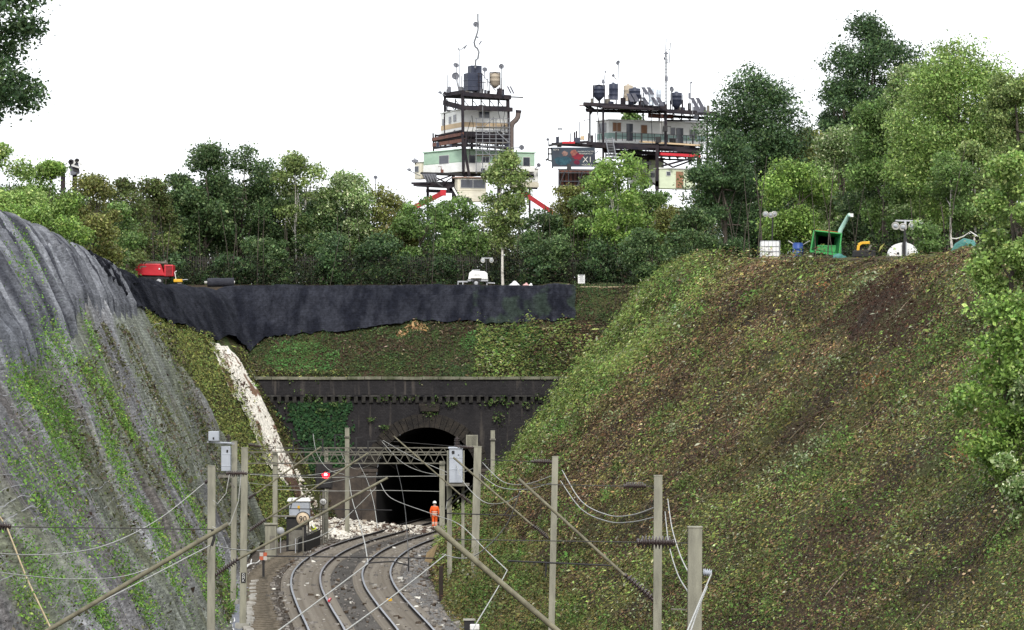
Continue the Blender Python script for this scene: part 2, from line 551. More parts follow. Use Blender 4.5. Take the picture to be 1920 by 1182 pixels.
def portal():
    y0 = PORTAL - .35
    root = thing('tunnel_portal', 'soot-black brick tunnel portal with round arch, corbel row and pale coping', 'tunnel', (XA, y0, BED))
    # wall with arched opening
    n = 28
    arc = [(XA - RA, BED)] + [(XA + RA * cos(pi - pi * i / n), ZS + RA * sin(pi * i / n)) for i in range(n + 1)] + [(XA + RA, BED)]
    xl, xr, zt = -19.0, 6.5, 10.0
    b = MB()
    out = [(xl, BED)] + [(xl + (xr - xl) * i / n, zt) for i in range(n + 1)] + [(xr, BED)]
    k = len(arc)
    for y, flip in ((y0, 0), (y0 + .7, 1)):
        vs = [(x, y, z) for x, z in arc] + [(x, y, z) for x, z in out]
        fs = [(i, i + 1, k + i + 1, k + i) if not flip else (i + 1, i, k + i, k + i + 1) for i in range(k - 1)]
        b.add(vs, fs, 0)
    b.build('wall', M_wall, root)
    # parapet above the corbels stands forward
    p = MB(); p.box(((xl + xr) / 2, y0 + .1, 9.5), (xr - xl, 1.0, .94 + .1), 0)
    p.build('parapet', M_wall, root)
    s = MB(); s.box(((xl + xr) / 2, y0 + .06, 8.985 - .06), (xr - xl, .84, .11), 0); s.build('string_course', M_corb, root)
    c = MB()
    x = xl
    while x < xr:
        w = rnd.uniform(1.1, 1.5)
        c.box((x + w / 2, y0 + .08 + rnd.uniform(-.02, .02), 10.13 + rnd.uniform(-.012, .012)), (w - .03, 1.22, .2), 0); x += w
    c.build('coping', M_cope, root, bevel=.02)
    proto = None
    x = -18.2
    while x < 6:
        if proto is None:
            cb = MB()
            cb.hexa([(-.13, -.02, -.22), (.13, -.02, -.22), (.13, .15, -.22), (-.13, .15, -.22), (-.13, -.3, .2), (.13, -.3, .2), (.13, .15, .2), (-.13, .15, .2)])
            o = proto = cb.build('corbel', M_corb)
        else:
            o = proto.copy(); COL.objects.link(o)
        o.parent = root; o.location = Vector((x, y0 - .155 + .02, 8.66)) - Vector(root.location)
        x += .53
    # arch ring of separate voussoirs standing proud
    rg = MB(); m = 31
    for i in range(m):
        a0 = pi * i / m + .006; a1 = pi * (i + 1) / m - .006
        r0 = RA - .02; r1 = RA + .92 + rnd.uniform(-.03, .03); f = y0 - .09 - rnd.uniform(0, .035)
        q = []
        for (rr, aa) in ((r0, a0), (r1, a0), (r1, a1), (r0, a1)):
            q.append((XA - rr * cos(aa), ZS + rr * sin(aa)))
        rg.hexa([(x, f, z) for x, z in q] + [(x, y0 + .1, z) for x, z in q])
    rg.build('arch_ring', M_ring, root)
    kb = MB(); kb.box((XA + .2, y0 - .16, ZS + RA + 1.35), (1.3, .3, .55), 0, taper=1.15); kb.build('keystone', M_ring, root, bevel=.04)
    for sx in (-1, 1):
        pb = MB()
        pb.box((XA + sx * (RA + .55), y0 - .14, BED + 2.05), (1.15, .32, 4.1), 0)
        pb.box((XA + sx * (RA + .55), y0 - .17, BED + 4.2), (1.35, .4, .22), 0)
        pb.build('pier', M_pier, root, bevel=.03)
    pb = MB(); pb.box((-12.0, y0 - .2, 1.75), (3.2, .38, 4.4), 0); pb.build('buttress', M_pier, root, bevel=.05)
    # tunnel lining
    t = MB()
    ys = [y0 + .65, y0 + 15, y0 + 60]
    sec = lambda dx: [(XA - RA + dx, BED)] + [(XA + dx + RA * cos(pi - pi * i / 20), ZS + RA * sin(pi * i / 20)) for i in range(21)] + [(XA + RA + dx, BED)]
    for i in range(2):
        a = sec(0 if i == 0 else 1.2); c2 = sec(1.2 if i == 0 else 9)
        nn = len(a)
        t.add([(x, ys[i], z) for x, z in a] + [(x, ys[i + 1], z) for x, z in c2], [(j, j + 1, nn + j + 1, nn + j) for j in range(nn - 1)])
    e = sec(9); t.add([(x, ys[2], z) for x, z in e], [tuple(range(len(e)))])
    zf = BED - .02
    t.add([(XA - RA - .1, y0 - .6, zf), (XA + RA + .1, y0 - .6, zf), (XA + RA + 1.3, ys[1], zf), (XA - RA + 1.1, ys[1], zf), (XA + RA + 9.1, ys[2], zf), (XA - RA + 8.9, ys[2], zf)], [(0, 1, 2, 3), (3, 2, 4, 5)])
    t.build('tunnel_lining', M_lining, root)
portal()
# moss hanging on the portal wall, left of the arch
def wall_moss():
    n = 5500
    x = rng.uniform(-16.8, -10.9, n); z = rng.uniform(2.6, 8.5, n)
    k = (x > -13.8 - (z - 8.5) * .1 - 2.3 * vnoise(z * .8, x * 0, 5)) & (x < -11.6 + .6 * vnoise(z * 1.1, x * 0 + 3, 6)) | (rng.random(n) < .10)
    x = x[k]; z = z[k]; n = len(x)
    C = np.stack([x, np.full(n, PORTAL - .42) - rng.uniform(0, .1, n), z], -1)
    cols = palette(n, [(.02, .05, .02), (.03, .075, .03), (.05, .09, .035)], [3, 3, 1])
    o = leaf_cloud('moss', C, rng.uniform(.12, .32, n), cols, M_litter, nrm=np.tile([0, -1.0, .2], (n, 1)), tilt=.4)
    tag(o, 'dark green moss covering the portal wall left of the arch', 'moss', kind='stuff')
    # small ferns growing out of the brick
    Cs = []; 
    for k in range(48):
        cx = rng.uniform(-16, 4); cz = rng.choice([10.1, 9.0, 8.5, rng.uniform(6.5, 10)]) 
        m = rng.integers(12, 45)
        Cs.append(np.stack([cx + rng.normal(0, .22, m), PORTAL - .55 - np.abs(rng.normal(0, .12, m)), cz - np.abs(rng.normal(0, .2, m))], -1))
    C = np.concatenate(Cs); n = len(C)
    o = leaf_cloud('wall_weeds', C, rng.uniform(.1, .24, n), palette(n, [(.06, .11, .03), (.10, .15, .05), (.16, .17, .09)], [3, 3, 1]), M_litter)
    tag(o, 'small weeds and ferns sprouting from the portal brickwork', 'weeds', kind='stuff')
wall_moss()

# ------------------------------------------------------------------ nets
def net_sheet(name, D0, D1, nd, v0f, v1f, nv, off, amp, cols, material, label, side='L', fine=.17, seed=1, clip=None):
    d = np.linspace(D0, D1, nd)[:, None] * np.ones((1, nv)); t = np.linspace(0, 1, nv)[None, :] * np.ones((nd, 1))
    v = v0f(d) + (v1f(d) - v0f(d)) * t
    X = bankL(d, v)
    Z = H(X, d)
    N = normal(X, d, .5)
    rid = 1 - np.abs(2 * fbm(d * .17 + v * 1.0, v * 1.1, seed, 3) - 1) * 2.4
    rid = np.clip(rid, 0, 1) ** 2
    fin = fbm(d * .9 + v * 2, v * 22, seed + 5, 4) - .5
    r2 = 1 - np.abs(2 * vnoise(d * .55 + v * 3 + fbm(d * .1, v * 3, seed + 9) * 3, v * 2.2, seed + 3) - 1)
    o_ = off + amp * rid * np.clip(1.3 - v, .15, 1) + fine * fin + .17 * r2 ** 3
    o_ = .08 + (o_ - .08) * np.clip(t * 5 + (off < .2), .0, 1)
    Pn = np.stack([X, d, Z], -1) + N * o_[..., None]
    C = cols(d, v, rid)
    Q = grid_quads(nd, nv)
    if clip is not None:
        k = clip(d, v).reshape(-1)[Q].all(1); Q = Q[k]
    o = np_mesh(name, Pn.reshape(-1, 3), Q, material, C.reshape(-1, 3), smooth=True)
    tag(o, label, 'netting')
    return o
def net_material(name, amount, s):
    m = mat_attr(name, rough=.8, scale=4.5, amount=amount, bump=.9, bscale=11, stretch=(1.0, .25, 1.0), dist=.10, spec=.2)
    nt = m.node_tree; b = nt.nodes['Principled BSDF']
    src = b.inputs['Base Color'].links[0].from_socket
    tc = nt.nodes.new('ShaderNodeTexCoord')
    for (ax, sc, dis) in (('Z', 1.9, 4.0), ('Y', .16, 3.0)):     # the weave of the net
        wv = nt.nodes.new('ShaderNodeTexWave'); wv.bands_direction = ax
        wv.inputs['Scale'].default_value = sc; wv.inputs['Distortion'].default_value = dis; wv.inputs['Detail'].default_value = 3
        wv.inputs['Detail Scale'].default_value = 1.5
        nt.links.new(tc.outputs['Object'], wv.inputs['Vector'])
        mr = nt.nodes.new('ShaderNodeMapRange'); mr.inputs['From Min'].default_value = .55; mr.inputs['From Max'].default_value = .95
        mr.inputs['To Min'].default_value = .95; mr.inputs['To Max'].default_value = 1 + .28 * s
        nt.links.new(wv.outputs['Fac'], mr.inputs['Value'])
        vm = nt.nodes.new('ShaderNodeVectorMath'); vm.operation = 'SCALE'
        nt.links.new(src, vm.inputs[0]); nt.links.new(mr.outputs['Result'], vm.inputs['Scale']); src = vm.outputs['Vector']
    nt.links.new(src, b.inputs['Base Color'])
    return m
M_netg = net_material('grey_net', .55, 1)
M_netd = net_material('dark_net', .45, .35)
M_netb = net_material('black_net', .5, .3)
for m_ in (M_netb, M_netd): m_.node_tree.nodes['Principled BSDF'].inputs['Specular IOR Level'].default_value = .04; m_.node_tree.nodes['Principled BSDF'].inputs['Roughness'].default_value = .95
def cols_grey(d, v, rid):
    a = np.array([.19, .192, .20]); b = np.array([.085, .083, .085]); soil = np.array([.062, .045, .034]); gr = np.array([.075, .095, .035])
    s1 = fbm(d * .16 + v * 1.4, v * 1.8, 41, 5)[..., None]; s2 = fbm(d * .07, v * 3.0, 42, 5)[..., None]; s3 = fbm(d * .42 + v * 2.5, v * 3.0, 43, 4)[..., None]
    c = b + (a - b) * np.clip((s3 - .3) * 2.5, 0, 1)
    c = c + (soil - c) * np.clip((s1 - .53) * 5, 0, .6)
    c = c + (gr - c) * np.clip((s2 - .50 + np.clip((d[..., None] - 165) / 110, 0, .3)) * 5, 0, .5)
    w = fbm(d * .05, v * 2.5, 46, 3) * 5
    for (f, sd, amt) in ((.34, 44, .055), (.75, 45, .045), (.12, 47, .04)):       # wrinkles drawn as thin pale lines, fold highlights put into the colour
        ln = (1 - np.abs(2 * vnoise(d * f + v * 2.2 + w, v * 1.5, sd) - 1))[..., None] ** 9
        c = c + amt * ln * (.5 + s1)
    dk = (1 - np.abs(2 * vnoise(d * .22 + v * 1.8 + w, v * 1.3, 48) - 1))[..., None] ** 8
    c = c * (1 - .3 * dk)
    return c
def strands():
    V = []; K = []; Q = []
    def ribbon(d, v, w, along_fall, col):
        X = bankL(d, v); Z = H(X, d); N = normal(X, d, .5)
        Pn = np.stack([X, d, Z], -1) + N * (.26 + .10 * fbm(d * .6, v * 9, 130)[:, None])
        T = np.gradient(Pn, axis=0); T /= np.linalg.norm(T, axis=1, keepdims=True) + 1e-9
        S = np.cross(T, N)
        k = len(V) and sum(len(a) for a in V)
        n = len(d); keep = fbm(d * .12 + v * 3, v * 7 + d * .05, 131, 4)
        V.append(Pn - S * w); V.append(Pn + S * w); K.append(np.tile(col, (n, 1)) * (.6 + .8 * keep[:, None])); K.append(K[-1])
        i = np.arange(n - 1); i = i[keep[:-1] > .46]
        Q.append(np.stack([k + i, k + i + 1, k + n + i + 1, k + n + i], -1))
    for d0 in np.arange(60, 214, .8):
        n = 60; v = np.linspace(0, float(dark_lo(d0)) if d0 < 200 else .86, n)
        d = d0 + rng.normal(0, .3) + .9 * (fbm(v * 3, v * 0 + d0, 132) - .5)
        if d0 > 205: v = v * np.clip(1 - (d0 - 205) / 12, .3, 1)
        ribbon(d, v, rng.uniform(.010, .028) * d0 / 120, True, np.array([.30, .30, .31]) * rng.uniform(.5, 1.1))
    for v0 in np.arange(.02, .80, .021):
        n = 420; d = np.linspace(60, 212, n); v = v0 + .02 * (fbm(d * .1, d * 0 + v0 * 40, 133) - .5)
        ribbon(d, np.minimum(v, dark_lo(d) - .01), .012, False, np.array([.26, .26, .27]) * rng.uniform(.6, 1.0))
    o = np_mesh('net_strands', np.concatenate(V), np.concatenate(Q), M_netl, np.concatenate(K), parent=None)
    o.parent = bpy.data.objects['grey_netting']
    tag(o, kind='stuff')
M_netl = mat_attr('net_strand', amount=0, rough=.8)
jag = lambda d, s, a: (fbm(d * .11, d * 0 + s, s, 3) - .5) * a
net_sheet('grey_netting', 58, 221, 1250, lambda d: 0.0 * d - .05 , lambda d: 0 * d + 1.02, 84, .12, .22, cols_grey, M_netg,
          'weathered grey erosion netting over the left bank with weeds growing through', seed=2,
          clip=lambda d, v: d < 212 + 8 * np.clip(1.1 - v, 0, 1) - 9 * np.clip((v - .55) / .35, 0, 1) + 3 * (fbm(v * 6, d * 0, 77) - .5) )
def cols_dark(d, v, rid):
    a = np.array([.27, .278, .30]); b = np.array([.048, .05, .06])
    s3 = fbm(d * .45 + v * 2.5, v * 2.0, 53, 4)[..., None]; s2 = fbm(d * .1, v * 2, 52, 3)[..., None]
    return (b + (a - b) * np.clip((s3 - .32) * 2.4, 0, 1) * (.45 + .9 * s2)) 
def dark_lo(d):
    return np.interp(d, [58, 80, 100, 112, 125, 140, 150, 165, 180, 190], [.62, .60, .60, .62, .67, .72, .77, .80, .80, .80]) + jag(d, 3, .05)
net_sheet('dark_netting', 58, 200, 1000, dark_lo, lambda d: 0 * d + 1.10 + jag(d, 8, .06), 44, .30, .38, cols_dark, M_netd,
          'dark grey netting hung over the crest of the left bank in long folds', seed=7)
strands()
# black netting round the corner and over the portal: follows the bank, then the slope above the arch
def black_net():
    ua = np.concatenate([np.linspace(176, 232, 240), ])
    rows = []
    nv = 40
    # parameter u: 0..1 along left bank (D 176..236), then 1..2 along the back slope (X -22..3)
    n1, n2 = 240, 300
    Px = []; 
    for i in range(n1):
        d = 176 + (231 - 176) * i / (n1 - 1)
        lo = np.interp(d, [176, 190, 200, 205, 212, 222, 231], [.97, .93, .87, .85, .825, .80, .765])
        v = np.linspace(lo + float(jag(np.array([d]), 12, .04)[0]), 1.10, nv)
        x = bankL(np.full(nv, d), v); Px.append(np.stack([x, np.full(nv, d)], -1))
    xa0 = Px[-1]
    for i in range(n2):
        x = -17.3 + (4.45 + 17.3) * i / (n2 - 1)
        ylo = np.interp(x, [-17.5, -13, -9, 0, 4.5], [239.5, 239.8, 240.5, 240.5, 240.5]) + float(jag(np.array([x * 1.0 + 400]), 14, .25)[0])
        yy = np.linspace(ylo, 244.3 + .5 * (fbm(np.array([x * .7]), np.array([3.0]), 15)[0] - .5), nv); Px.append(np.stack([x + .35 * (i > n2 - 3) * (fbm(yy * 1.1, yy * 0, 16) - .5), yy], -1))
    # swing smoothly round the corner between the two fans
    a = Px[n1 - 1]; b = Px[n1]
    mid = []
    lin = np.linspace(0, 1, nv)
    for t in np.linspace(0, 1, 60)[1:-1]:
        bow = sin(pi * t)
        r = .10 * bow + (1 - .10 * bow) * lin                 # the lower edge rises a little in the corner
        ra = lambda g: np.stack([np.interp(r, lin, g[:, 0]), np.interp(r, lin, g[:, 1])], -1)
        mid.append(ra(a) * (1 - t) + ra(b) * t + np.stack([np.full(nv, -1.5 * bow), np.full(nv, 4.6 * bow)], -1) * (.22 + .78 * r[:, None] ** 1.3))
    G = np.stack(Px[:n1] + mid + Px[n1:], 0)
    X = G[..., 0]; D = G[..., 1]
    N = normal(X, D, .6)
    u = np.arange(G.shape[0])[:, None] * .12 + 0 * X; v = np.linspace(0, 1, nv)[None, :] + 0 * X
    rid = 1 - np.abs(2 * fbm(u * .42 + v * 2.2, v * 1.3, 61, 4) - 1) * 2.2
    rid = np.clip(rid, 0, 1) ** 2
    fade = np.clip(1.25 - np.arange(G.shape[0]) / 330.0, .25, 1)[:, None]
    Z = np.maximum(H(X, D), H(X, D, False))
    off = .15 + (.38 * rid * fade + .17 * (fbm(u * 1.6, v * 5, 62, 4) - .5) + .12 * vnoise(u * .5, v * 2.5, 65)) * np.clip((1.02 - v) * 5, .15, 1)
    V = np.stack([X, D, Z], -1) + N * off[..., None]
    s = fbm(u * 1.3, v * 3, 63, 4)[..., None]
    C = np.array([.010, .011, .016]) + (np.array([.023, .0245, .032]) - np.array([.010, .011, .016])) * np.clip((s - .35) * 3, 0, 1)
    gg = np.clip((fbm(u * .5, v * 2.5, 64, 4)[..., None] - .56) * 5, 0, .5) * (X[..., None] > -5)
    C = C + (np.array([.03, .045, .03]) - C) * gg
    o = np_mesh('black_netting', V.reshape(-1, 3), grid_quads(*X.shape), M_netb, C.reshape(-1, 3), smooth=True)
    tag(o, 'new black netting draped round the corner and across the slope above the portal', 'netting')
black_net()

# ------------------------------------------------------------------ ground cover
def scatter(n, Df, vf, side, g=rng):
    D = Df(n); v = vf(n)
    X = (bankL if side == 'L' else bankR)(D, v)
    return X, D, v
def cover_right():
    n = 800000
    D = 62 + (240 - 62) * rng.random(n) ** 1.35; v = rng.uniform(-.04, 1.06, n)
    X = bankR(D, v)
    Z = H(X, D); N = normal(X, D)
    fall = D * .8 + v * 14            # streaks lean a little off the fall line
    m1 = fbm(D * .05 + v * .8, v * 3.2, 71, 4); m2 = fbm(fall * .085, v * 1.4, 72, 5); m3 = fbm(D * .16, v * 16, 73, 4)
    m4 = fbm(fall * .33, v * 1.6 + fall * .01, 74, 4); m5 = fbm(D * .5 + v * 6, v * 5, 75, 3)
    green = (m1 - .5) * 2.6 + (m3 - .5) * 2.2 - .16
    green += 1.7 * np.clip((D - 186 - 6 * m1) / 22, 0, 1) + .55 * np.exp(-((v - .05) / .12) ** 2) * (D > 150)
    green += .75 * np.clip((122 - D) / 30, 0, 1) * (1.3 - v) + .25 * np.exp(-((D - 176 - 10 * v) / 5) ** 2) * (v > .35) * 3.0
    brown = (m2 - .5) * 3.2 + (m4 - .5) * 3.4 + .42 + .25 * np.exp(-((D - 150) / 28) ** 2)
    bright = rng.random(n) < np.clip(.12 + green * .55, .02, .8)
    isb = rng.random(n) < np.clip(.46 + brown * .55 - green * .5, .04, .85)
    cg = palette(n, [(.105, .14, .04), (.09, .155, .04), (.155, .19, .06), (.13, .21, .055), (.24, .28, .15)], [4, 4, 3, 2.5, .8], .3)
    co = palette(n, [(.115, .12, .042), (.07, .08, .028), (.155, .15, .055), (.21, .20, .085), (.02, .026, .012)], [4, 3, 3, 1, 1.6], .4)
    cb = palette(n, [(.07, .048, .030), (.125, .088, .052), (.018, .014, .010), (.17, .125, .075), (.26, .21, .14)], [4, 2.6, 3.5, .9, .35], .35)  # near-black leaf tones stand in for shadow between the leaves
    c = np.where(isb[:, None], cb, np.where(bright[:, None], cg, co))
    c = c * np.clip(.80 + 2.2 * (m5 - .40) + 1.2 * (m4 - .5), .22, 1.65)[:, None] * np.array([1.12, 1.03, .95])  # streak and patch noise paints dark gaps and highlights into the leaves
    gold = (v < .13 + .08 * m1) & (D < 178) & (D > 128) & (rng.random(n) < .8)
    c = np.where(gold[:, None], palette(n, [(.16, .13, .045), (.11, .10, .04), (.13, .15, .05)], [3, 2, 2]), c)
    bare = (np.abs(v - (.87 - (m1 - .5) * .3)) < .07) & (D < 148) & (D > 122)
    c = np.where(bare[:, None], palette(n, [(.055, .03, .02), (.035, .02, .014)], [1, 1]), c)
    rare = rng.random(n)
    c = np.where((rare < .0006)[:, None], np.array([.30, .13, .05]), c)
    c = np.where((rare > .975)[:, None], np.array([.34, .35, .25]) * rng.uniform(.5, 1.2, (n, 1)), c)
    ex = np.stack([np.ones(n), np.zeros(n), np.zeros(n)], -1); FALL = ex - N * (ex * N).sum(1, keepdims=True); FALL /= np.linalg.norm(FALL, axis=1, keepdims=True)
    up = np.where(v > .94, .35, 1) * np.abs(rng.normal(0, 1, n)) * (.06 + .36 * np.clip(m3 * 2 - .7, 0, 1)) * np.where(isb, .45, 1) 
    up += np.where(bright & (green > .35), rng.uniform(0, .5, n), 0)
    C = np.stack([X, D, Z], -1) + N * up[:, None] + np.array([0, 0, 1]) * (up * .4)[:, None]
    L = np.exp(rng.normal(-2.28, .38, n)) * np.where(bright, 1.1, 1.0) * (D / 165) ** .8
    o = leaf_cloud('bank_undergrowth', C, L, c, M_litter, nrm=N * .9 + np.array([0, -.25, .25]), tilt=.6, wid=.42, udir=FALL)
    tag(o, 'cut brush, dead leaves and low green weeds covering the right bank', 'undergrowth', kind='stuff')
cover_right()
def mounds():
    # bramble mounds, nettle patches and tufts of grass standing up out of the litter
    Cs = []; Ks = []; Ls = []; Ns = []
    tones = [((.07, .10, .028), (.10, .15, .04), (.05, .07, .02)), ((.09, .17, .04), (.13, .21, .05), (.07, .12, .03)), ((.09, .085, .03), (.12, .11, .045), (.06, .055, .025)), ((.15, .19, .09), (.25, .29, .17), (.09, .13, .05))]
    for k in range(900):
        if k < 330: D = rng.uniform(186, 236); v = rng.uniform(.0, .97); tn = rng.choice(4, p=[.25, .5, .1, .15])
        elif k < 560: D = rng.uniform(64, 120); v = rng.uniform(.15, .95); tn = rng.choice(4, p=[.4, .3, .2, .1])
        elif k < 690: D = rng.uniform(120, 186); v = rng.uniform(-.02, .16); tn = rng.choice(4, p=[.35, .35, .25, .05])
        else: D = rng.uniform(66, 190); v = rng.uniform(.05, .93); tn = rng.choice(4, p=[.4, .15, .4, .05])
        m = int(rng.uniform(90, 330)); s = rng.uniform(.35, 1.0)
        a = rng.normal(0, .55, m) * s; e = rng.normal(0, 2.2, m) * s
        d = D + e; X = bankR(d, v) + a * .75; hh = np.abs(rng.normal(0, .3, m)) * s * np.exp(-(a / s) ** 2)
        Z = H(X, d); N = normal(X, d)
        Cs.append(np.stack([X, d, Z], -1) + N * hh[:, None] + np.array([0, 0, .8]) * hh[:, None]); Ns.append(N)
        Ks.append(palette(m, tones[tn], [3, 2, 2], .28)); Ls.append(np.exp(rng.normal(-2.15, .3, m)) * (D / 165) ** .8)
    o = leaf_cloud('bramble_patches', np.concatenate(Cs), np.concatenate(Ls), np.concatenate(Ks), M_litter, nrm=np.concatenate(Ns) * .5 + np.array([0, -.3, .4]), tilt=.8)
    tag(o, 'bramble and nettle patches standing out of the right bank', 'brambles', kind='stuff')
mounds()
def twigs():
    n = 2200
    D = 64 + 170 * rng.random(n); v = rng.uniform(0, 1.05, n)
    X = bankR(D, v); Z = H(X, D); N = normal(X, D)
    fall = np.stack([np.ones(n), np.zeros(n), np.zeros(n)], -1); fall = fall - N * (fall * N).sum(1, keepdims=True); fall /= np.linalg.norm(fall, axis=1, keepdims=True)
    side = np.cross(N, fall)
    a = rng.normal(0, .8, n)
    T = fall * np.cos(a)[:, None] + side * np.sin(a)[:, None] + N * rng.normal(.02, .12, (n, 1))
    L = np.exp(rng.normal(-.45, .5, n)); w = rng.uniform(.006, .02, n)
    C = np.stack([X, D, Z], -1) + N * .14
    S = np.cross(T, N); S /= np.linalg.norm(S, axis=1, keepdims=True)
    V = []; 
    for (e, q) in ((-.5, 0), (.5, 0)):
        for k in range(3):
            th = 2 * pi * k / 3
            V.append(C + T * (L * e)[:, None] + (S * cos(th) + N * sin(th)) * w[:, None])
    V = np.stack(V, 1)
    q = np.array([[0, 1, 4, 3], [1, 2, 5, 4], [2, 0, 3, 5]])
    Q = (np.arange(n)[:, None, None] * 6 + q[None]).reshape(-1, 4)
    c = palette(n, [(.13, .095, .06), (.21, .17, .11), (.07, .05, .03), (.36, .31, .22)], [4, 2.5, 4, .5])
    o = np_mesh('cut_twigs', V.reshape(-1, 3), Q, M_litter, np.repeat(c, 6, 0))
    tag(o, 'cut sticks and twigs strewn down the right bank', 'twigs', kind='stuff')
twigs()
def cover_left():
    Cs = []; Ls = []; Ks = []; Ns = []
    # grass strip beyond the grey netting
    n = 80000
    D = rng.uniform(206, 237, n); v = rng.uniform(-.02, .99, n)
    e0 = 211 + 8 * np.clip(1.1 - v, 0, 1) - 9 * np.clip((v - .55) / .35, 0, 1)
    hi = np.interp(D, [205, 212, 222, 231, 237], [.86, .835, .81, .78, .74])
    chalk = (D > 229.2 + (1 - v) * .8) & (D < 234.6)
    k = (D > e0) & (v < hi) & ~(chalk & (rng.random(n) < .93))
    D = D[k]; v = v[k]; n = len(D)
    X = bankL(D, v); Z = H(X, D); N = normal(X, D)
    m1 = fbm(D * .2, v * 6, 81)
    brownish = (rng.random(n) < np.where(D > 229, .62, .12 + .9 * np.clip(m1 - .45, 0, 1)))
    cg = palette(n, [(.17, .19, .05), (.22, .23, .07), (.14, .21, .055), (.10, .12, .04)], [3, 3, 2, 2])
    c = np.where(brownish[:, None], palette(n, [(.045, .03, .02), (.07, .06, .025), (.03, .04, .018)], [2, 2, 2]), cg)
    Cs.append(np.stack([X, D, Z], -1) + N * rng.uniform(.0, .3, (n, 1))); Ls.append(np.exp(rng.normal(-1.95, .4, n))); Ks.append(c); Ns.append(N)
    # slope over the portal
    n = 100000
    X = rng.uniform(-19, 13, n); D = rng.uniform(PORTAL + .15, 249, n)
    lo = np.interp(X, [-17.5, -13, -9, 0, 4.4, 4.5], [239.5, 239.8, 240.5, 240.5, 240.5, 249])
    k = D < lo; X = X[k]; D = D[k]; n = len(X)
    Z = H(X, D); N = normal(X, D)
    m1 = fbm(X * .35, D * .8, 82, 4); m2 = fbm(X * 1.2, D * 1.5, 83)
    gr = np.clip((m1 - .42) * 4, 0, 1)
    isg = rng.random(n) < .30 + .6 * gr
    cg = palette(n, [(.045, .07, .025), (.06, .095, .03), (.035, .06, .025), (.09, .10, .04)], [3, 2.5, 3, 1])
    cb = palette(n, [(.05, .035, .022), (.085, .06, .035), (.03, .026, .018), (.2, .16, .11)], [3, 2, 3, .5])
    c = np.where(isg[:, None], cg, cb)
    brt = (((X + 14.6) ** 2 + ((D - 238.0) * 2) ** 2) < 7) | (((X + .6) ** 2 * .35 + ((D - 239.3) * 2.2) ** 2) < 3.4)
    c = np.where((brt & (rng.random(n) < .75))[:, None], palette(n, [(.06, .13, .035), (.07, .16, .045)], [1, 1]), c)
    orange = ((X + 7.0) ** 2 * .7 + ((D - 239.9) * 3) ** 2) < 1
    c = np.where((orange & (rng.random(n) < .8))[:, None], palette(n, [(.30, .17, .08), (.38, .25, .13)], [1, 1]), c)
    Cs.append(np.stack([X, D, Z], -1) + N * (np.abs(rng.normal(0, 1, (n, 1))) * .1)); Ls.append(np.exp(rng.normal(-1.95, .4, n))); Ks.append(c); Ns.append(N)
    N = np.concatenate(Ns)
    o = leaf_cloud('slope_grass', np.concatenate(Cs), np.concatenate(Ls), np.concatenate(Ks), M_litter, nrm=N * .8 + np.array([0, -.3, .3]), tilt=.6, wid=.4)
    tag(o, 'rough grass and low weeds on the slopes beside and above the portal', 'grass', kind='stuff')
cover_left()
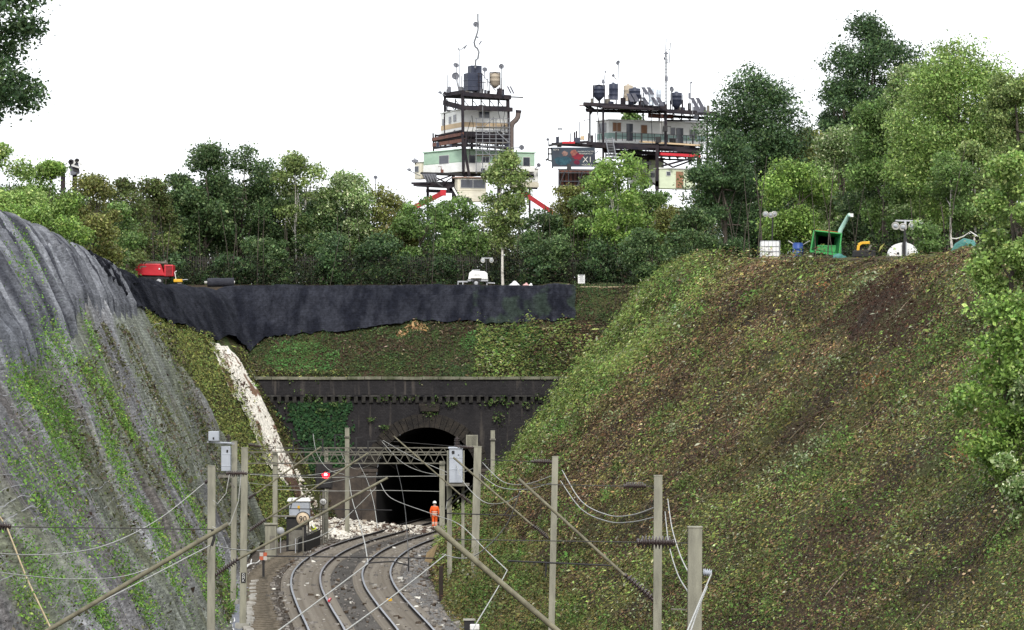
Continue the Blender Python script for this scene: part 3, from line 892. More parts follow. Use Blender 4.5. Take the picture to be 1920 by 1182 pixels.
def net_weeds():
    # tufts growing through the netting, in clumps that run down the fall line
    Cs = []; Ks = []; Ls = []
    spots = []
    px = [(40, 730), (75, 745), (110, 790), (185, 735), (150, 700), (75, 800), (100, 850), (225, 800), (285, 850), (20, 735), (95, 1000), (60, 945), (140, 1030), (265, 980), (285, 1020), (300, 1080), (205, 890), (80, 905), (365, 1100), (340, 1060), (350, 960), (310, 900), (375, 1130), (150, 1120), (55, 1080), (160, 1160), (30, 1130), (390, 1040), (225, 1090), (20, 520), (35, 470), (180, 810), (255, 970), (330, 1010), (100, 660), (160, 640), (60, 640), (415, 1100), (420, 1150), (250, 1130), (20, 880)]
    for (x, y) in px:
        # march along the sight line to the bank
        for D in np.arange(60, 220, .4):
            q = P(x, y, D)
            if q.z < Hs(q.x, D) + .2: break
        spots.append((q.x, D, rnd.uniform(.5, 1.0)))
    for (x0, d0, s) in spots:
        g0 = rnd.random()
        m = int(1500 * s)
        t = rng.normal(0, 1, m)
        D = d0 + rng.normal(0, 1.9, m) * s; X = x0 - t * .42 * s + (bankL(D, .5) - bankL(d0, .5))
        Z = H(X, D); N = normal(X, D)
        Cs.append(np.stack([X, D, Z], -1) + N * (.25 + np.abs(rng.normal(0, .24, (m, 1))) * s))
        Ks.append(palette(m, [(.14, .27, .05), (.10, .21, .035), (.22, .29, .07), (.07, .14, .03)], [3, 3, 2 if g0 > .6 else .5, 2]))
        Ls.append(np.exp(rng.normal(-2.45, .3, m)) * (d0 / 150) ** .6)
    # thin general growth
    n = 17000
    D = rng.uniform(62, 214, n); v = rng.uniform(0, .78, n)
    m2 = fbm(D * .07 + v, v * 4.0, 91, 5)
    k = (m2 > .53) & (rng.random(n) < .8) & (v < dark_lo(D) - .02); D = D[k]; v = v[k]; n = len(D)
    X = bankL(D, v); Z = H(X, D); N = normal(X, D)
    Cs.append(np.stack([X, D, Z], -1) + N * (.2 + np.abs(rng.normal(0, .12, (n, 1)))))
    Ks.append(palette(n, [(.10, .13, .045), (.14, .16, .06), (.11, .10, .05), (.2, .2, .12)], [3, 2, 2, .6])); Ls.append(np.exp(rng.normal(-2.6, .35, n)) * (D / 150) ** .7)
    n = 120000
    D = 60 + 156 * rng.random(n) ** 1.3; v = rng.uniform(-.02, .8, n)
    m2 = fbm(D * .12 + v * 2, v * 3.0, 92, 5)
    k = (m2 + rng.normal(0, .08, n) > .50) & (v < dark_lo(D) - .02); D = D[k]; v = v[k]; n = len(D)
    X = bankL(D, v); Z = H(X, D); N = normal(X, D)
    Cs.append(np.stack([X, D, Z], -1) + N * (.22 + np.abs(rng.normal(0, .10, (n, 1)))))
    Ks.append(palette(n, [(.11, .095, .065), (.06, .047, .035), (.10, .115, .045), (.22, .21, .16), (.07, .085, .035)], [3, 2, 3.5, .8, 3])); Ls.append(np.exp(rng.normal(-2.2, .4, n)) * (D / 150) ** .7)
    o = leaf_cloud('netting_weeds', np.concatenate(Cs), np.concatenate(Ls), np.concatenate(Ks), M_litter)
    tag(o, 'bright green weeds pushing through the grey netting on the left bank', 'weeds', kind='stuff')
net_weeds()

# ------------------------------------------------------------------ chalk slip
M_chalk = mat_attr('chalk', scale=5, amount=.35, bump=1.0, bscale=7, rough=.95, dist=.15)
def chalk():
    nd, nv = 40, 90
    d = np.linspace(225.0, 235.9, nd)[:, None] + np.zeros((1, nv)); v = np.linspace(.02, .755, nv)[None, :] + np.zeros((nd, 1))
    X = bankL(d, v); Z = H(X, d); N = normal(X, d, .5)
    b = (fbm(d * 1.1, v * 16, 101, 4) - .5) * .34
    V = np.stack([X, d, Z], -1) + N * (.14 + b)[..., None]
    w = np.interp(v, [.02, .2, .30, .45, .6, .70], [.8, 1.2, 2.6, 3.7, 4.3, 3.4]) + (fbm(v * 14, d * .3, 102) - .5) * 1.1
    c0 = 230.7 + (fbm(v * 4, v * 0, 103) - .5) * 1.0
    ok = np.abs(d - c0) < w
    s = fbm(d * .9, v * 16, 104, 4)[..., None]
    C = np.where(s > .64, np.array([.20, .12, .08]), np.array([.80, .75, .66]))
    C = np.where((v[..., None] < .24) & (s > .44), np.array([.09, .055, .04]), C)
    Q = grid_quads(nd, nv); Q = Q[ok.reshape(-1)[Q].all(1)]
    o = np_mesh('chalk_slip', V.reshape(-1, 3), Q, M_chalk, C.reshape(-1, 3))
    tag(o, 'white chalk scar where the left bank slipped down beside the portal', 'landslip', kind='stuff')
    # debris fan over the tracks
    nx, ny = 110, 90
    x = np.linspace(-16.6, -3.2, nx)[:, None] + np.zeros((1, ny)); y = np.linspace(221.5, 238.5, ny)[None, :] + np.zeros((nx, 1))
    edge = np.interp(x, [-16.6, -14.5, -12, -9, -6.5, -3.2], [226.5, 224.8, 225.0, 227.4, 228.2, 227.5]) + (fbm(x * .9, y * .3, 105) - .5) * 3
    h = np.clip((y - edge) / 4.0, -1, 1)
    hh = np.where(h > 0, h ** .8, 0) * np.interp(x, [-16.6, -15.2, -13.5, -11, -8, -5.5, -3.2], [.15, .45, .8, .6, .28, .18, .12]) * (0.75 + .7 * (fbm(x * .8, y * .8, 106) - .3))
    z = -.2 + hh + (fbm(x * 2.5, y * 2.5, 107) - .5) * .2 - np.where(h <= 0, .5, 0)
    z = np.where(y > 234.5, np.maximum(-.3, z - (y - 234.5) * .4), z)
    z = np.where((x < footL(y) + 1.5) & (h <= 0), -1.2, z)
    s = fbm(x * 1.1, y * .9, 108, 4)[..., None]; s2 = fbm(x * .5, y * .6, 110, 3)[..., None]
    C = np.where(s2 > .56, np.array([.085, .055, .042]), np.where(s > .60, np.array([.3, .24, .19]), np.array([.78, .74, .66])))
    o = np_mesh('chalk_debris', np.stack([x, y, z], -1).reshape(-1, 3), grid_quads(nx, ny), M_chalk, C.reshape(-1, 3))
    tag(o, 'chalk and soil debris spilled across the tracks at the tunnel mouth', 'debris', kind='stuff')
    # lumps
    b = MB(); cols = []
    for k in range(4200):
        if k % 3:
            xx = rng.uniform(-14, -3.6); yy = rng.uniform(222.2, 234); e = np.interp(xx, [-14.5, -12, -9, -6.5, -3.2], [224.0, 224.6, 226.8, 227.6, 227])
            if yy < e - rng.random() ** 2 * 2.0: continue
            i = int(np.clip((xx + 16.6) / 13.4 * (nx - 1), 0, nx - 1)); j = int(np.clip((yy - 221.5) / 17 * (ny - 1), 0, ny - 1))
            zz = max(-.22, z[i, j]); r = .025 + .11 * rng.random() ** 4
        else:
            yy = rng.uniform(229, 235); vv = rng.uniform(0.02, .68); xx = float(bankL(yy, vv)); zz = Hs(xx, yy) + .12; r = .025 + .11 * rng.random() ** 4
            if abs(yy - 231.7) > 1.0 + vv * 2: continue
        q = [Vector((xx + r * rng.normal(0, .25) + r * sx, yy + r * .9 * sy, zz + r * .7 * sz + r * rng.normal(0, .25))) for sz in (-1, 1) for (sx, sy) in ((-1, -1), (1, -1), (1, 1), (-1, 1))]
        q = [p + Vector(rng.normal(0, .28, 3)) * r for p in q]
        b.hexa(q); c = (.70, .66, .58) if rng.random() < .6 else ((.08, .05, .04) if rng.random() < .6 else (.35, .3, .24)); cols += [c] * 8
    o = np_mesh('chalk_rubble', np.array(b.v), np.array(b.f), M_chalk, np.array(cols))
    tag(o, 'loose chalk and earth lumps scattered over the slip', 'rubble', kind='stuff')
chalk()
# loose stones along the track edges
def stones():
    b = MB(); cols = []
    for k in range(3600):
        d = rng.uniform(137, 226); l = rng.choice([rng.uniform(2.6, 5.0), rng.uniform(-5.6, -2.8), rng.uniform(-2.7, 2.6)], p=[.4, .35, .25])
        i = int(np.clip(np.searchsorted(RD, d), 0, len(RD) - 1))
        x = RC[i] + RN[i, 0] * l; y = d + RN[i, 1] * l
        z = -.16 if abs(l) < 3.2 else max(-.2 - (abs(l) - 3.2) * .19, BED)
        r = .03 + .10 * rng.random() ** 4
        q = [Vector((x + r * sx, y + r * sy, z + r * .7 * sz)) + Vector(rng.normal(0, .3, 3)) * r for sz in (-1, 1) for (sx, sy) in ((-1, -1), (1, -1), (1, 1), (-1, 1))]
        b.hexa(q); g = rng.uniform(.5, 1.3); c0 = (.24, .22, .2) if rng.random() < .75 else ((.1, .075, .055) if rng.random() < .75 else (.6, .58, .53)); cols += [tuple(v * g for v in c0)] * 8
    o = np_mesh('loose_stones', np.array(b.v), np.array(b.f), M_chalk, np.array(cols))
    tag(o, 'loose stones and litter on the ballast', 'stones', kind='stuff')
stones()
# ================================================================== trees
M_bark = mat('bark', (.055, .045, .035), (.10, .085, .07), rough=.95, scale=3, stretch=(3, 3, .6), bump=.6)
M_birch = mat('birch_bark', (.55, .52, .47), (.10, .085, .07), rough=.9, scale=2.2, stretch=(1, 1, 2.5), lo=.5, hi=.68)
PAL = {
 'oak':    ([(.018, .038, .018), (.028, .055, .024), (.045, .08, .033), (.07, .11, .05)], [3, 4, 2, .6]),
 'dark':   ([(.025, .048, .022), (.038, .07, .028), (.06, .095, .04), (.10, .14, .07)], [3, 4, 2, .7]),
 'mid':    ([(.035, .065, .02), (.055, .10, .03), (.08, .135, .042), (.13, .18, .08)], [3, 4, 3, .8]),
 'bright': ([(.055, .10, .025), (.085, .15, .035), (.125, .20, .05), (.18, .25, .09)], [3, 4, 3, 1]),
 'lime':   ([(.06, .105, .028), (.09, .15, .042), (.13, .195, .06), (.20, .26, .11)], [3, 4, 3, 1.2]),
 'olive':  ([(.05, .058, .018), (.075, .088, .026), (.10, .12, .038), (.065, .05, .024), (.15, .16, .07)], [3, 4, 2.5, .6, .6]),
 'silver': ([(.05, .085, .03), (.08, .13, .045), (.14, .19, .09), (.33, .38, .27)], [3, 4, 3, 1.3]),
 'birch':  ([(.05, .08, .028), (.08, .12, .04), (.12, .16, .06), (.2, .24, .13)], [3, 4, 3, .8]),
 'brush':  ([(.040, .055, .02), (.055, .08, .026), (.075, .068, .033), (.045, .045, .022)], [3, 3.5, .5, .8]),
}
def crown_points(c, rx, ry, rz, n, g, clump, shape, droop=0.0):
    """leaf places in many uneven clumps spread through an uneven volume"""
    nc = max(14, int(clump))
    th = g.uniform(0, 2 * pi, nc); zz = g.uniform(-1, 1, nc)
    if shape == 'cone':
        t = g.random(nc) ** .8; zz = -1 + 2 * t; pr = (1 - t) ** .75 * .95 + .08
    elif shape == 'column':
        t = g.random(nc); zz = -1 + 2 * t; pr = np.sqrt(np.clip(1 - (np.abs(zz) ** 3), 0, 1)) * .9 + .1
    else:
        pr = np.sqrt(np.clip(1 - zz ** 2, 0, 1))
    rad = pr * g.uniform(.35, 1.0, nc) ** .6
    # lobes so that the outline is not round
    lob = 1 + .22 * np.sin(th * 2 + g.uniform(0, 6)) + .16 * np.sin(th * 3 + zz * 4 + g.uniform(0, 6))
    cc = np.stack([np.cos(th) * rad * rx * lob, np.sin(th) * rad * ry * lob, zz * rz * (1 + .1 * np.sin(th * 2 + 1))], -1)
    cr = g.uniform(.14, .34, nc) * min(rx, rz) * 1.25 + .15
    w = cr ** 2.1; w /= w.sum()
    k = g.choice(nc, n, p=w)
    d = g.normal(size=(n, 3)); d /= np.linalg.norm(d, axis=1, keepdims=True)
    r = g.random(n) ** .45
    loose = g.random(n) < .09
    r = np.where(loose, r * 1.4, r)
    p = cc[k] + d * (cr[k] * r)[:, None] * np.array([1.15, 1.15, .8])
    p[:, 2] -= droop * g.random(n) * cr[k]
    return np.asarray(c) + p, cc + np.asarray(c), k, d

def tree(name, label, cat, x, ytop, ybot, wpx, D, kind, seed, trunk='bark', shape='round', leaf=None, dens=1.0, clump=None,
         group=None, yaw=0, depth=None, trunk_px=None, base_z=None, multi=1, limb=True, xbase=None, droop=0.0, rtr=None, zmin=None):
    g = np.random.default_rng(seed); q = random.Random(seed)
    s = D / F
    cx = (x - 960) * s; ztop = HC - (ytop - YH) * s; zbot = HC - (ybot - YH) * s
    rx = wpx * s / 2 * .9; rz = (ztop - zbot) / 2 * .93; ry = depth or rx
    cz = (ztop + zbot) / 2
    bx = cx if xbase is None else (xbase - 960) * s
    gz = Hs(bx, D) if base_z is None else base_z
    root = thing(name, label, cat, (bx, D, gz), group)
    lf = leaf or .185 * D / 260
    area = pi * rx * rz
    n = int(min(75000, 7.5 * dens * area / (.5 * lf * lf * .62)))
    nc = clump or int(np.clip(area * 1.5, 24, 130))
    C, cc, k, d = crown_points((cx, D, cz), rx, ry, rz, n, g, nc, shape, droop)
    if zmin is not None:
        kk = C[:, 2] > zmin; C = C[kk]; k = k[kk]; n = len(C)
    cs, w = PAL[kind]
    cols = palette(n, cs, w, .2, g)
    tone = np.exp(g.normal(0, .16, nc))            # every spray has its own tone
    cols = cols * tone[k][:, None] * np.array([1.95, 1.85, 1.6])
    L = lf * np.exp(g.normal(0, .3, n))
    leaf_cloud('crown', C, L, cols, M_leaf, root, g=g, wid=.62)
    # trunk and limbs
    b = MB()
    tr = rtr or max(.06, .017 * (ztop - gz))
    for m in range(multi):
        ox = (m - (multi - 1) / 2) * tr * 5
        a = Vector((bx + ox, D + q.uniform(-.2, .2), gz - .3))
        e = Vector((cx + ox * 1.6 + q.uniform(-.2, .2), D, cz + rz * (.45 if shape != 'cone' else .8)))
        pts = []
        N = 7
        for i in range(N):
            t = i / (N - 1)
            p = a.lerp(e, t) + Vector((q.uniform(-1, 1), q.uniform(-1, 1), 0)) * tr * 1.2 * (0 < i < N - 1)
            pts.append(p)
        b.tube(pts, [tr * (1.15 - .9 * i / (N - 1)) for i in range(N)], 7)
        if limb:
            for i in range(9 if multi == 1 else 4):
                t = q.uniform(.35, .95)
                j = min(N - 2, int(t * (N - 1)))
                p0 = pts[j]
                near = cc[q.randrange(nc)]
                p2 = Vector(near); p1 = p0.lerp(p2, .5) + Vector((0, 0, (p2 - p0).length * .08))
                b.tube([p0, p1, p2], [tr * .45, tr * .28, tr * .08], 5)
    b.build('trunk', M_birch if trunk == 'birch' else M_bark, root)
    return root

G1 = 'trees along the top of the cutting'
T = [
 # left plateau, from the frame edge towards the corner
 ('left0', 'broad_tree', 'yellow-green tree at the left frame edge above the netted crest', 18, 272, 520, 150, 178, 'lime', {}),
 ('left1', 'broad_tree', 'pale green tree with feathery top second from the left frame edge', 95, 292, 540, 130, 186, 'bright', {}),
 ('left2', 'broad_tree', 'olive green tree behind the left crest with yellowing leaves', 175, 335, 545, 130, 206, 'olive', {}),
 ('left2b', 'broad_tree', 'mid-green tree low over the left crest, nearest the red compressor', 215, 395, 560, 105, 214, 'mid', {}),
 ('left2c', 'bush', 'light green bush overhanging the left net crest', 70, 385, 500, 150, 160, 'bright', {}),
 ('left3', 'slim_tree', 'brownish thin-leaved tree just left of the red compressor', 240, 318, 540, 100, 246, 'brush', dict(dens=.75)),
 ('left4', 'bush', 'reddish brown thicket behind the red compressor', 285, 350, 530, 110, 256, 'brush', {}),
 # behind the portal, left to right
 ('b1', 'broad_tree', 'tall dark green tree with a high pointed top right of the red compressor', 385, 268, 480, 120, 262, 'dark', {}),
 ('b2', 'broad_tree', 'wide dark tree with a rounded top, second behind the net roll', 455, 280, 500, 140, 264, 'dark', {}),
 ('b2b', 'broad_tree', 'dark leafy tree between the compressor and the net roll', 330, 330, 520, 100, 262, 'dark', {}),
 ('b3', 'broad_tree', 'open-crowned tree with sky showing through its top', 562, 290, 450, 105, 262, 'birch', dict(dens=.6, multi=2, trunk='birch', rtr=.09)),
 ('b3b', 'broad_tree', 'dark tree low between the open-crowned tree and the net roll', 520, 345, 520, 110, 268, 'mid', {}),
 ('b4', 'silver_tree', 'silvery green tree with pale glittering leaves', 648, 322, 500, 120, 262, 'silver', {}),
 ('b4b', 'bush', 'dense dark bush below the silvery tree', 600, 390, 520, 120, 262, 'dark', {}),
 ('b5', 'broad_tree', 'olive hedge tree left of the red tower legs, flat topped', 722, 358, 520, 120, 264, 'olive', dict(dens=.85)),
 ('b6', 'broad_tree', 'olive green hedge tree directly below the left caravan tower', 790, 376, 520, 115, 262, 'mid', dict(dens=.9)),
 ('b7', 'broad_tree', 'mid-green bushy tree below the beige caravan', 862, 380, 520, 115, 266, 'mid', {}),
 ('b8', 'birch_tree', 'slender birch with a white trunk in front of the left tower', 943, 290, 455, 82, 250, 'birch', dict(trunk='birch', shape='column', rtr=.10, dens=1.25, clump=60)),
 ('b9', 'broad_tree', 'dark low tree right of the slender birch', 1022, 396, 510, 105, 262, 'dark', {}),
 ('b10', 'broad_tree', 'olive tree with ragged top under the billboard', 1065, 352, 520, 100, 264, 'olive', {}),
 ('b11', 'birch_tree', 'light green birch with a thin pale trunk under the billboard stairs', 1160, 294, 470, 105, 254, 'bright', dict(trunk='birch', rtr=.07, shape='column', clump=60)),
 ('b12', 'broad_tree', 'mid-green tree left of the pale-trunked birch', 1112, 340, 520, 95, 262, 'mid', {}),
 ('b13', 'broad_tree', 'bright green tree below the pale green caravan', 1215, 340, 500, 110, 262, 'mid', {}),
 ('b14', 'broad_tree', 'yellowish olive tree left of the big dark oak', 1262, 385, 550, 115, 248, 'olive', dict(dens=1.1)),
 ('b15', 'bush', 'dark bush at the right end of the black netting', 1205, 440, 548, 100, 246, 'dark', {}),
 ('b16', 'bush', 'dark undergrowth bush left of the white notice board', 1020, 450, 535, 110, 254, 'dark', dict(dens=.8)),
 ('b17', 'bush', 'shaded bush beside the net roll', 470, 450, 540, 130, 256, 'dark', dict(dens=.8)),
 # right
 ('r1', 'oak_tree', 'big dark oak in front of the right caravan tower', 1422, 130, 480, 190, 232, 'oak', dict(dens=1.15, clump=130)),
 ('r1b', 'oak_tree', 'dark lower oak leaning against the right caravan tower', 1360, 250, 500, 120, 226, 'oak', {}),
 ('r1c', 'bush', 'dark green bush where the right bank meets the black netting', 1300, 400, 500, 130, 222, 'dark', {}),
 ('r2', 'oak_tree', 'tallest dark tree, rising above all the others on the right', 1632, 38, 330, 175, 250, 'oak', dict(dens=1.1, clump=110)),
 ('r2b', 'oak_tree', 'dark side crown left of the tallest tree', 1578, 140, 330, 100, 248, 'oak', {}),
 ('r3', 'broad_tree', 'olive tree between the big oak and the tallest tree', 1500, 240, 480, 145, 234, 'olive', dict(dens=1.1)),
 ('r4', 'broad_tree', 'light green tree above the white water tank', 1500, 310, 475, 140, 214, 'bright', dict(dens=1.1)),
 ('r5', 'silver_tree', 'silvery tree with pale upturned leaves above the green chipper', 1585, 250, 470, 145, 216, 'silver', dict(dens=1.1)),
 ('r6', 'broad_tree', 'mid-green tree above the yellow digger', 1660, 180, 460, 160, 204, 'mid', {}),
 ('r6b', 'silver_tree', 'tall silvery tree right of the tallest dark tree', 1705, 130, 420, 120, 202, 'silver', {}),
 ('r7', 'broad_tree', 'large pale yellow-green tree filling the upper right corner', 1800, 92, 440, 235, 182, 'lime', dict(dens=1.1, clump=130)),
 ('r7b', 'broad_tree', 'pale birch-like tree cut by the right frame edge', 1905, 105, 420, 130, 176, 'birch', dict(dens=1.1)),
 ('r7c', 'broad_tree', 'mid-green tree above the white domed lighting tower', 1730, 260, 470, 130, 186, 'mid', {}),
 ('r7d', 'broad_tree', 'leafy light green tree between the tallest dark tree and the corner tree', 1745, 150, 420, 150, 192, 'bright', {}),
 ('r7e', 'broad_tree', 'olive tinted tree behind the dead snag', 1850, 150, 470, 150, 190, 'mid', {}),
 ('r6c', 'broad_tree', 'pale green low tree behind the green chipper', 1560, 330, 480, 150, 220, 'lime', {}),
 ('r6d', 'broad_tree', 'shaded low tree behind the yellow digger', 1640, 340, 490, 140, 208, 'dark', {}),
 ('r8', 'birch_tree', 'thin pale-trunked birch left of the green tarpaulin', 1783, 290, 430, 95, 168, 'mid', dict(trunk='birch', rtr=.07)),
 ('r8b', 'birch_tree', 'second pale-trunked birch, behind the green tarpaulin', 1826, 270, 420, 90, 170, 'birch', dict(trunk='birch', rtr=.06)),
 ('r9', 'bush', 'bright green leafy tree at the right frame edge beside the tarpaulin', 1895, 285, 590, 135, 114, 'lime', dict(leaf=.12, dens=1.1)),
 ('r10', 'bush', 'leafy green bush hanging over the right bank at the frame edge', 1892, 545, 930, 165, 84, 'bright', dict(leaf=.10, dens=.95, clump=70)),
 ('r10b', 'bush', 'lower silvery green bush on the right bank at the frame edge', 1930, 700, 1010, 95, 79, 'silver', dict(leaf=.10, dens=.8)),
 ('r11', 'bush', 'brushy bush hiding part of the white domed lighting tower', 1735, 415, 482, 65, 160, 'mid', dict(dens=.8)),
 ('c1', 'oak_tree', 'dark oak overhanging the top left corner of the view', -75, -140, 262, 330, 100, 'oak', dict(leaf=.115, dens=1.7, xbase=-330)),
]
for i, (k_, nm, lab, x, yt, yb, w, D, kind, kw) in enumerate(T):
    kw = dict(kw)
    tree(nm, lab, 'bush' if nm == 'bush' else 'tree', x, yt, yb, w, D, kind, 100 + i, group=('bushes on the banks' if nm == 'bush' else G1), **kw)

gs = random.Random(21)
for i in range(9):
    x = 330 + 98 * i + gs.uniform(-16, 16)
    if 880 < x < 930 or 1070 < x < 1100: continue
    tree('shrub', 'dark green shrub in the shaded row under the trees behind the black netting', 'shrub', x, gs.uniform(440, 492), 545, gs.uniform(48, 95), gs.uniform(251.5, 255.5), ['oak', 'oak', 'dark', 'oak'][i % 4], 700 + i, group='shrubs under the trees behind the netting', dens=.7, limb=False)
# dense wood behind the first row: nobody could count these
def wood():
    Cs = []; Ks = []; Ls = []
    g = np.random.default_rng(5)
    for k in range(230):
        x = g.uniform(-48, 55); D = g.uniform(266, 296)
        s = D / F; px = 960 + x / s
        top = np.interp(px, [-50, 100, 250, 330, 420, 560, 650, 720, 900, 1020, 1060, 1160, 1260, 1330, 1450, 1600, 1750, 1950], [340, 340, 380, 350, 320, 350, 350, 384, 398, 404, 392, 360, 395, 320, 330, 350, 360, 380]) + g.uniform(0, 45)
        zt = HC - (top - YH) * s
        m = 1300
        z = TOP + (zt - TOP) * g.random(m) ** .8
        r = g.uniform(1.2, 2.4)
        Cs.append(np.stack([x + g.normal(0, r * .6, m), D + g.normal(0, r * .5, m), z], -1))
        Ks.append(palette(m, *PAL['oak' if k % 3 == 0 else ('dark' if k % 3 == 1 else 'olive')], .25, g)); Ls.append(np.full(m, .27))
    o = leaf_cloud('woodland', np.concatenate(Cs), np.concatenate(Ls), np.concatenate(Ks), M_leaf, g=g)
    tag(o, 'dark mass of woodland behind the first row of trees', 'woodland', kind='stuff')
    # brambles and low growth under the trees, on top of the bank
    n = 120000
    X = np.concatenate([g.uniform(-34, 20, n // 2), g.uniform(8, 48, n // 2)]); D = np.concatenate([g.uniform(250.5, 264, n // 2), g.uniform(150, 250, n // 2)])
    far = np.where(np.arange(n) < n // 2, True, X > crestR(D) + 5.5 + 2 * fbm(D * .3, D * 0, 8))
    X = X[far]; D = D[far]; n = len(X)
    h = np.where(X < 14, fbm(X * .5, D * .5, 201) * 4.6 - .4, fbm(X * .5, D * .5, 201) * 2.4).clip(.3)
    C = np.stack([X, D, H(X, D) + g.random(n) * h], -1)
    o = leaf_cloud('bramble', C, np.exp(g.normal(-1.75, .3, n)), palette(n, [(.014, .024, .012), (.024, .036, .017), (.026, .022, .015), (.055, .075, .028)], [3, 3, 1.5, 1.2], .3, g), M_litter, g=g)  # leaf palette darkened to stand in for shade under the trees
    tag(o, 'brambles and undergrowth beneath the trees, with shade put into their dark leaf colour', 'undergrowth', kind='stuff')
    # bare stems in the shade
    b = MB()
    for k in range(170):
        if k % 3: x = g.uniform(-30, 14); y = g.uniform(250, 266)
        else: x = g.uniform(14, 42); y = g.uniform(165, 250)
        z = Hs(x, y); hh = g.uniform(2.5, 6.5); r = g.uniform(.015, .04); dx = g.normal(0, .5)
        b.tube([(x, y, z - .2), (x + dx * .4, y, z + hh * .5), (x + dx, y + g.normal(0, .3), z + hh)], [r, r * .8, r * .4], 5)
    o = b.build('thicket_stems', M_bark)
    tag(o, 'bare thin stems standing in the shade beneath the trees', 'stems', kind='stuff')
wood()
# dead snag in the upper right
def snag():
    D = 184
    root = thing('dead_tree', 'dark dead tree stump with a broken pale limb in the upper right crown', 'dead tree', P(1832, 470, D))
    b = MB()
    b.tube([P(1832, 480, D), P(1828, 400, D), P(1824, 320, D), P(1838, 285, D), P(1846, 240, D), P(1840, 212, D)], [.26, .24, .22, .21, .17, .10], 9)
    b.tube([P(1868, 480, D + .6), P(1866, 380, D + .6), P(1862, 285, D + .6)], [.15, .12, .07], 8)
    b.build('trunk', M_bark, root)
    c = MB(); c.tube([P(1848, 238, D), P(1856, 218, D - .2), P(1876, 208, D - .3)], [.16, .10, .03], 7)
    c.build('broken_limb', M_birch, root)
snag()
# ================================================================== the railway's own equipment
M_mast = mat('mast_steel', (.31, .30, .235), (.14, .135, .11), rough=.75, scale=1.8, stretch=(2, 2, .35), lo=.38, hi=.75, bump=.15)
M_mastd = mat('mast_steel_dark', (.20, .19, .16), (.12, .11, .095), rough=.8, scale=3)
M_gant = mat('gantry_steel', (.18, .17, .135), (.10, .095, .08), rough=.8, scale=3)
M_galv = mat('galvanised', (.42, .43, .45), (.32, .33, .35), rough=.5, scale=3)
M_ins = mat('insulator_glaze', (.050, .032, .028), (.03, .022, .022), rough=.3, spec=.6, scale=4)
M_tube = mat('cantilever_tube', (.22, .205, .14), (.11, .10, .07), rough=.7, scale=4)
M_black = mat('black_metal', (.018, .018, .02), (.03, .028, .028), rough=.6, scale=4)
M_wire = mat('wire_pale', (.42, .42, .39), (.30, .30, .28), rough=.5, scale=2)
M_wired = mat('wire_dark', (.06, .058, .055), (.035, .034, .034), rough=.6, scale=2)
M_grey = mat('box_grey', (.42, .45, .50), (.33, .355, .40), rough=.55, scale=1.5)
M_white = mat('white_paint', (.80, .80, .78), (.70, .70, .68), rough=.5, scale=1.5)
M_red = mat('red_paint', (.55, .015, .03), (.45, .012, .022), rough=.4, scale=1.5, spec=.5)
M_yellow = mat('yellow_paint', (.72, .42, .03), (.58, .32, .03), rough=.5, scale=2)
M_rubber = mat('rubber', (.02, .02, .021), (.03, .03, .03), rough=.85, scale=4)
M_wood = mat('timber', (.48, .40, .26), (.34, .27, .16), rough=.9, scale=3)

def insulator(a, b, r=.11, n=9, core=.035):
    prof = [(0, .02), (0, core * 1.5), (.07, core * 1.5), (.075, core)]
    for i in range(n):
        t0 = .1 + .8 * i / n; dt = .8 / n
        prof += [(t0, core), (t0 + dt * .30, r), (t0 + dt * .52, r), (t0 + dt * .75, core)]
    prof += [(.925, core), (.93, core * 1.5), (1, core * 1.5), (1, .02)]
    m = MB(); m.lathe(a, b, prof, 12); return m
def ibeam(m, a, b, w, d, tf):
    """upright H section from a (foot) to b (top)"""
    a, b = Vector(a), Vector(b)
    for s in (-1, 1):
        m.bar(a + Vector((s * (w - tf) / 2, 0, 0)), b + Vector((s * (w - tf) / 2, 0, 0)), tf, d)
    m.bar(a, b, w - 2 * tf - .002, tf)
    return m
GM = 'overhead line masts beside the tracks'
def mast(label, x, ytop, D, wpx, xb=None, nm='overhead_line_mast'):
    top = P(x, ytop, D); fx = P(xb if xb is not None else x, ytop, D).x
    g = min(Hs(fx, D), top.z - 2)
    root = thing(nm, label, 'mast', (fx, D, g), GM)
    w = wpx * D / F
    m = MB()
    # the photograph's masts show a flat pale face with a thin darker edge
    a = Vector((fx, D, g - .4)); b = top
    for s in (-1, 1): m.bar(a + Vector((0, s * w * .45, 0)), b + Vector((0, s * w * .45, 0)), w, .022)
    m.bar(a, b, .02, w * .9 - .03)
    m.box(b + Vector((0, 0, .012)), (w * 1.08, w * 1.08, .02))
    m.build('post', M_mast, root)
    f = MB(); f.box((fx, D, g + .15), (w * 2.2, w * 2.2, .5)); f.build('foundation', M_conc, root)
    return root
def cantilever(root, D, strut, sins, tie=None, tins=None, r=.045, arm=None, tie_r=.012):
    """strut, sins, tie, tins: pixel pairs lying in the plane of the mast"""
    m = MB(); m.tube([P(*strut[0], D), P(*strut[1], D)], r, 8); m.build('strut', M_tube, root)
    if sins: insulator(P(*sins[0], D), P(*sins[1], D), .10).build('insulator', M_ins, root)
    if tie:
        m = MB(); m.tube([P(*q, D) for q in tie], tie_r, 6); m.build('tie_rod', M_wired, root)
    if tins: insulator(P(*tins[0], D), P(*tins[1], D), .10).build('insulator', M_ins, root)
    if arm:
        m = MB(); m.tube([P(*q, D) for q in arm[0]], .022, 6)
        for q in arm[1:]: m.tube([P(*v, D) for v in q], .024, 6)
        m.build('registration_arm', M_black, root)
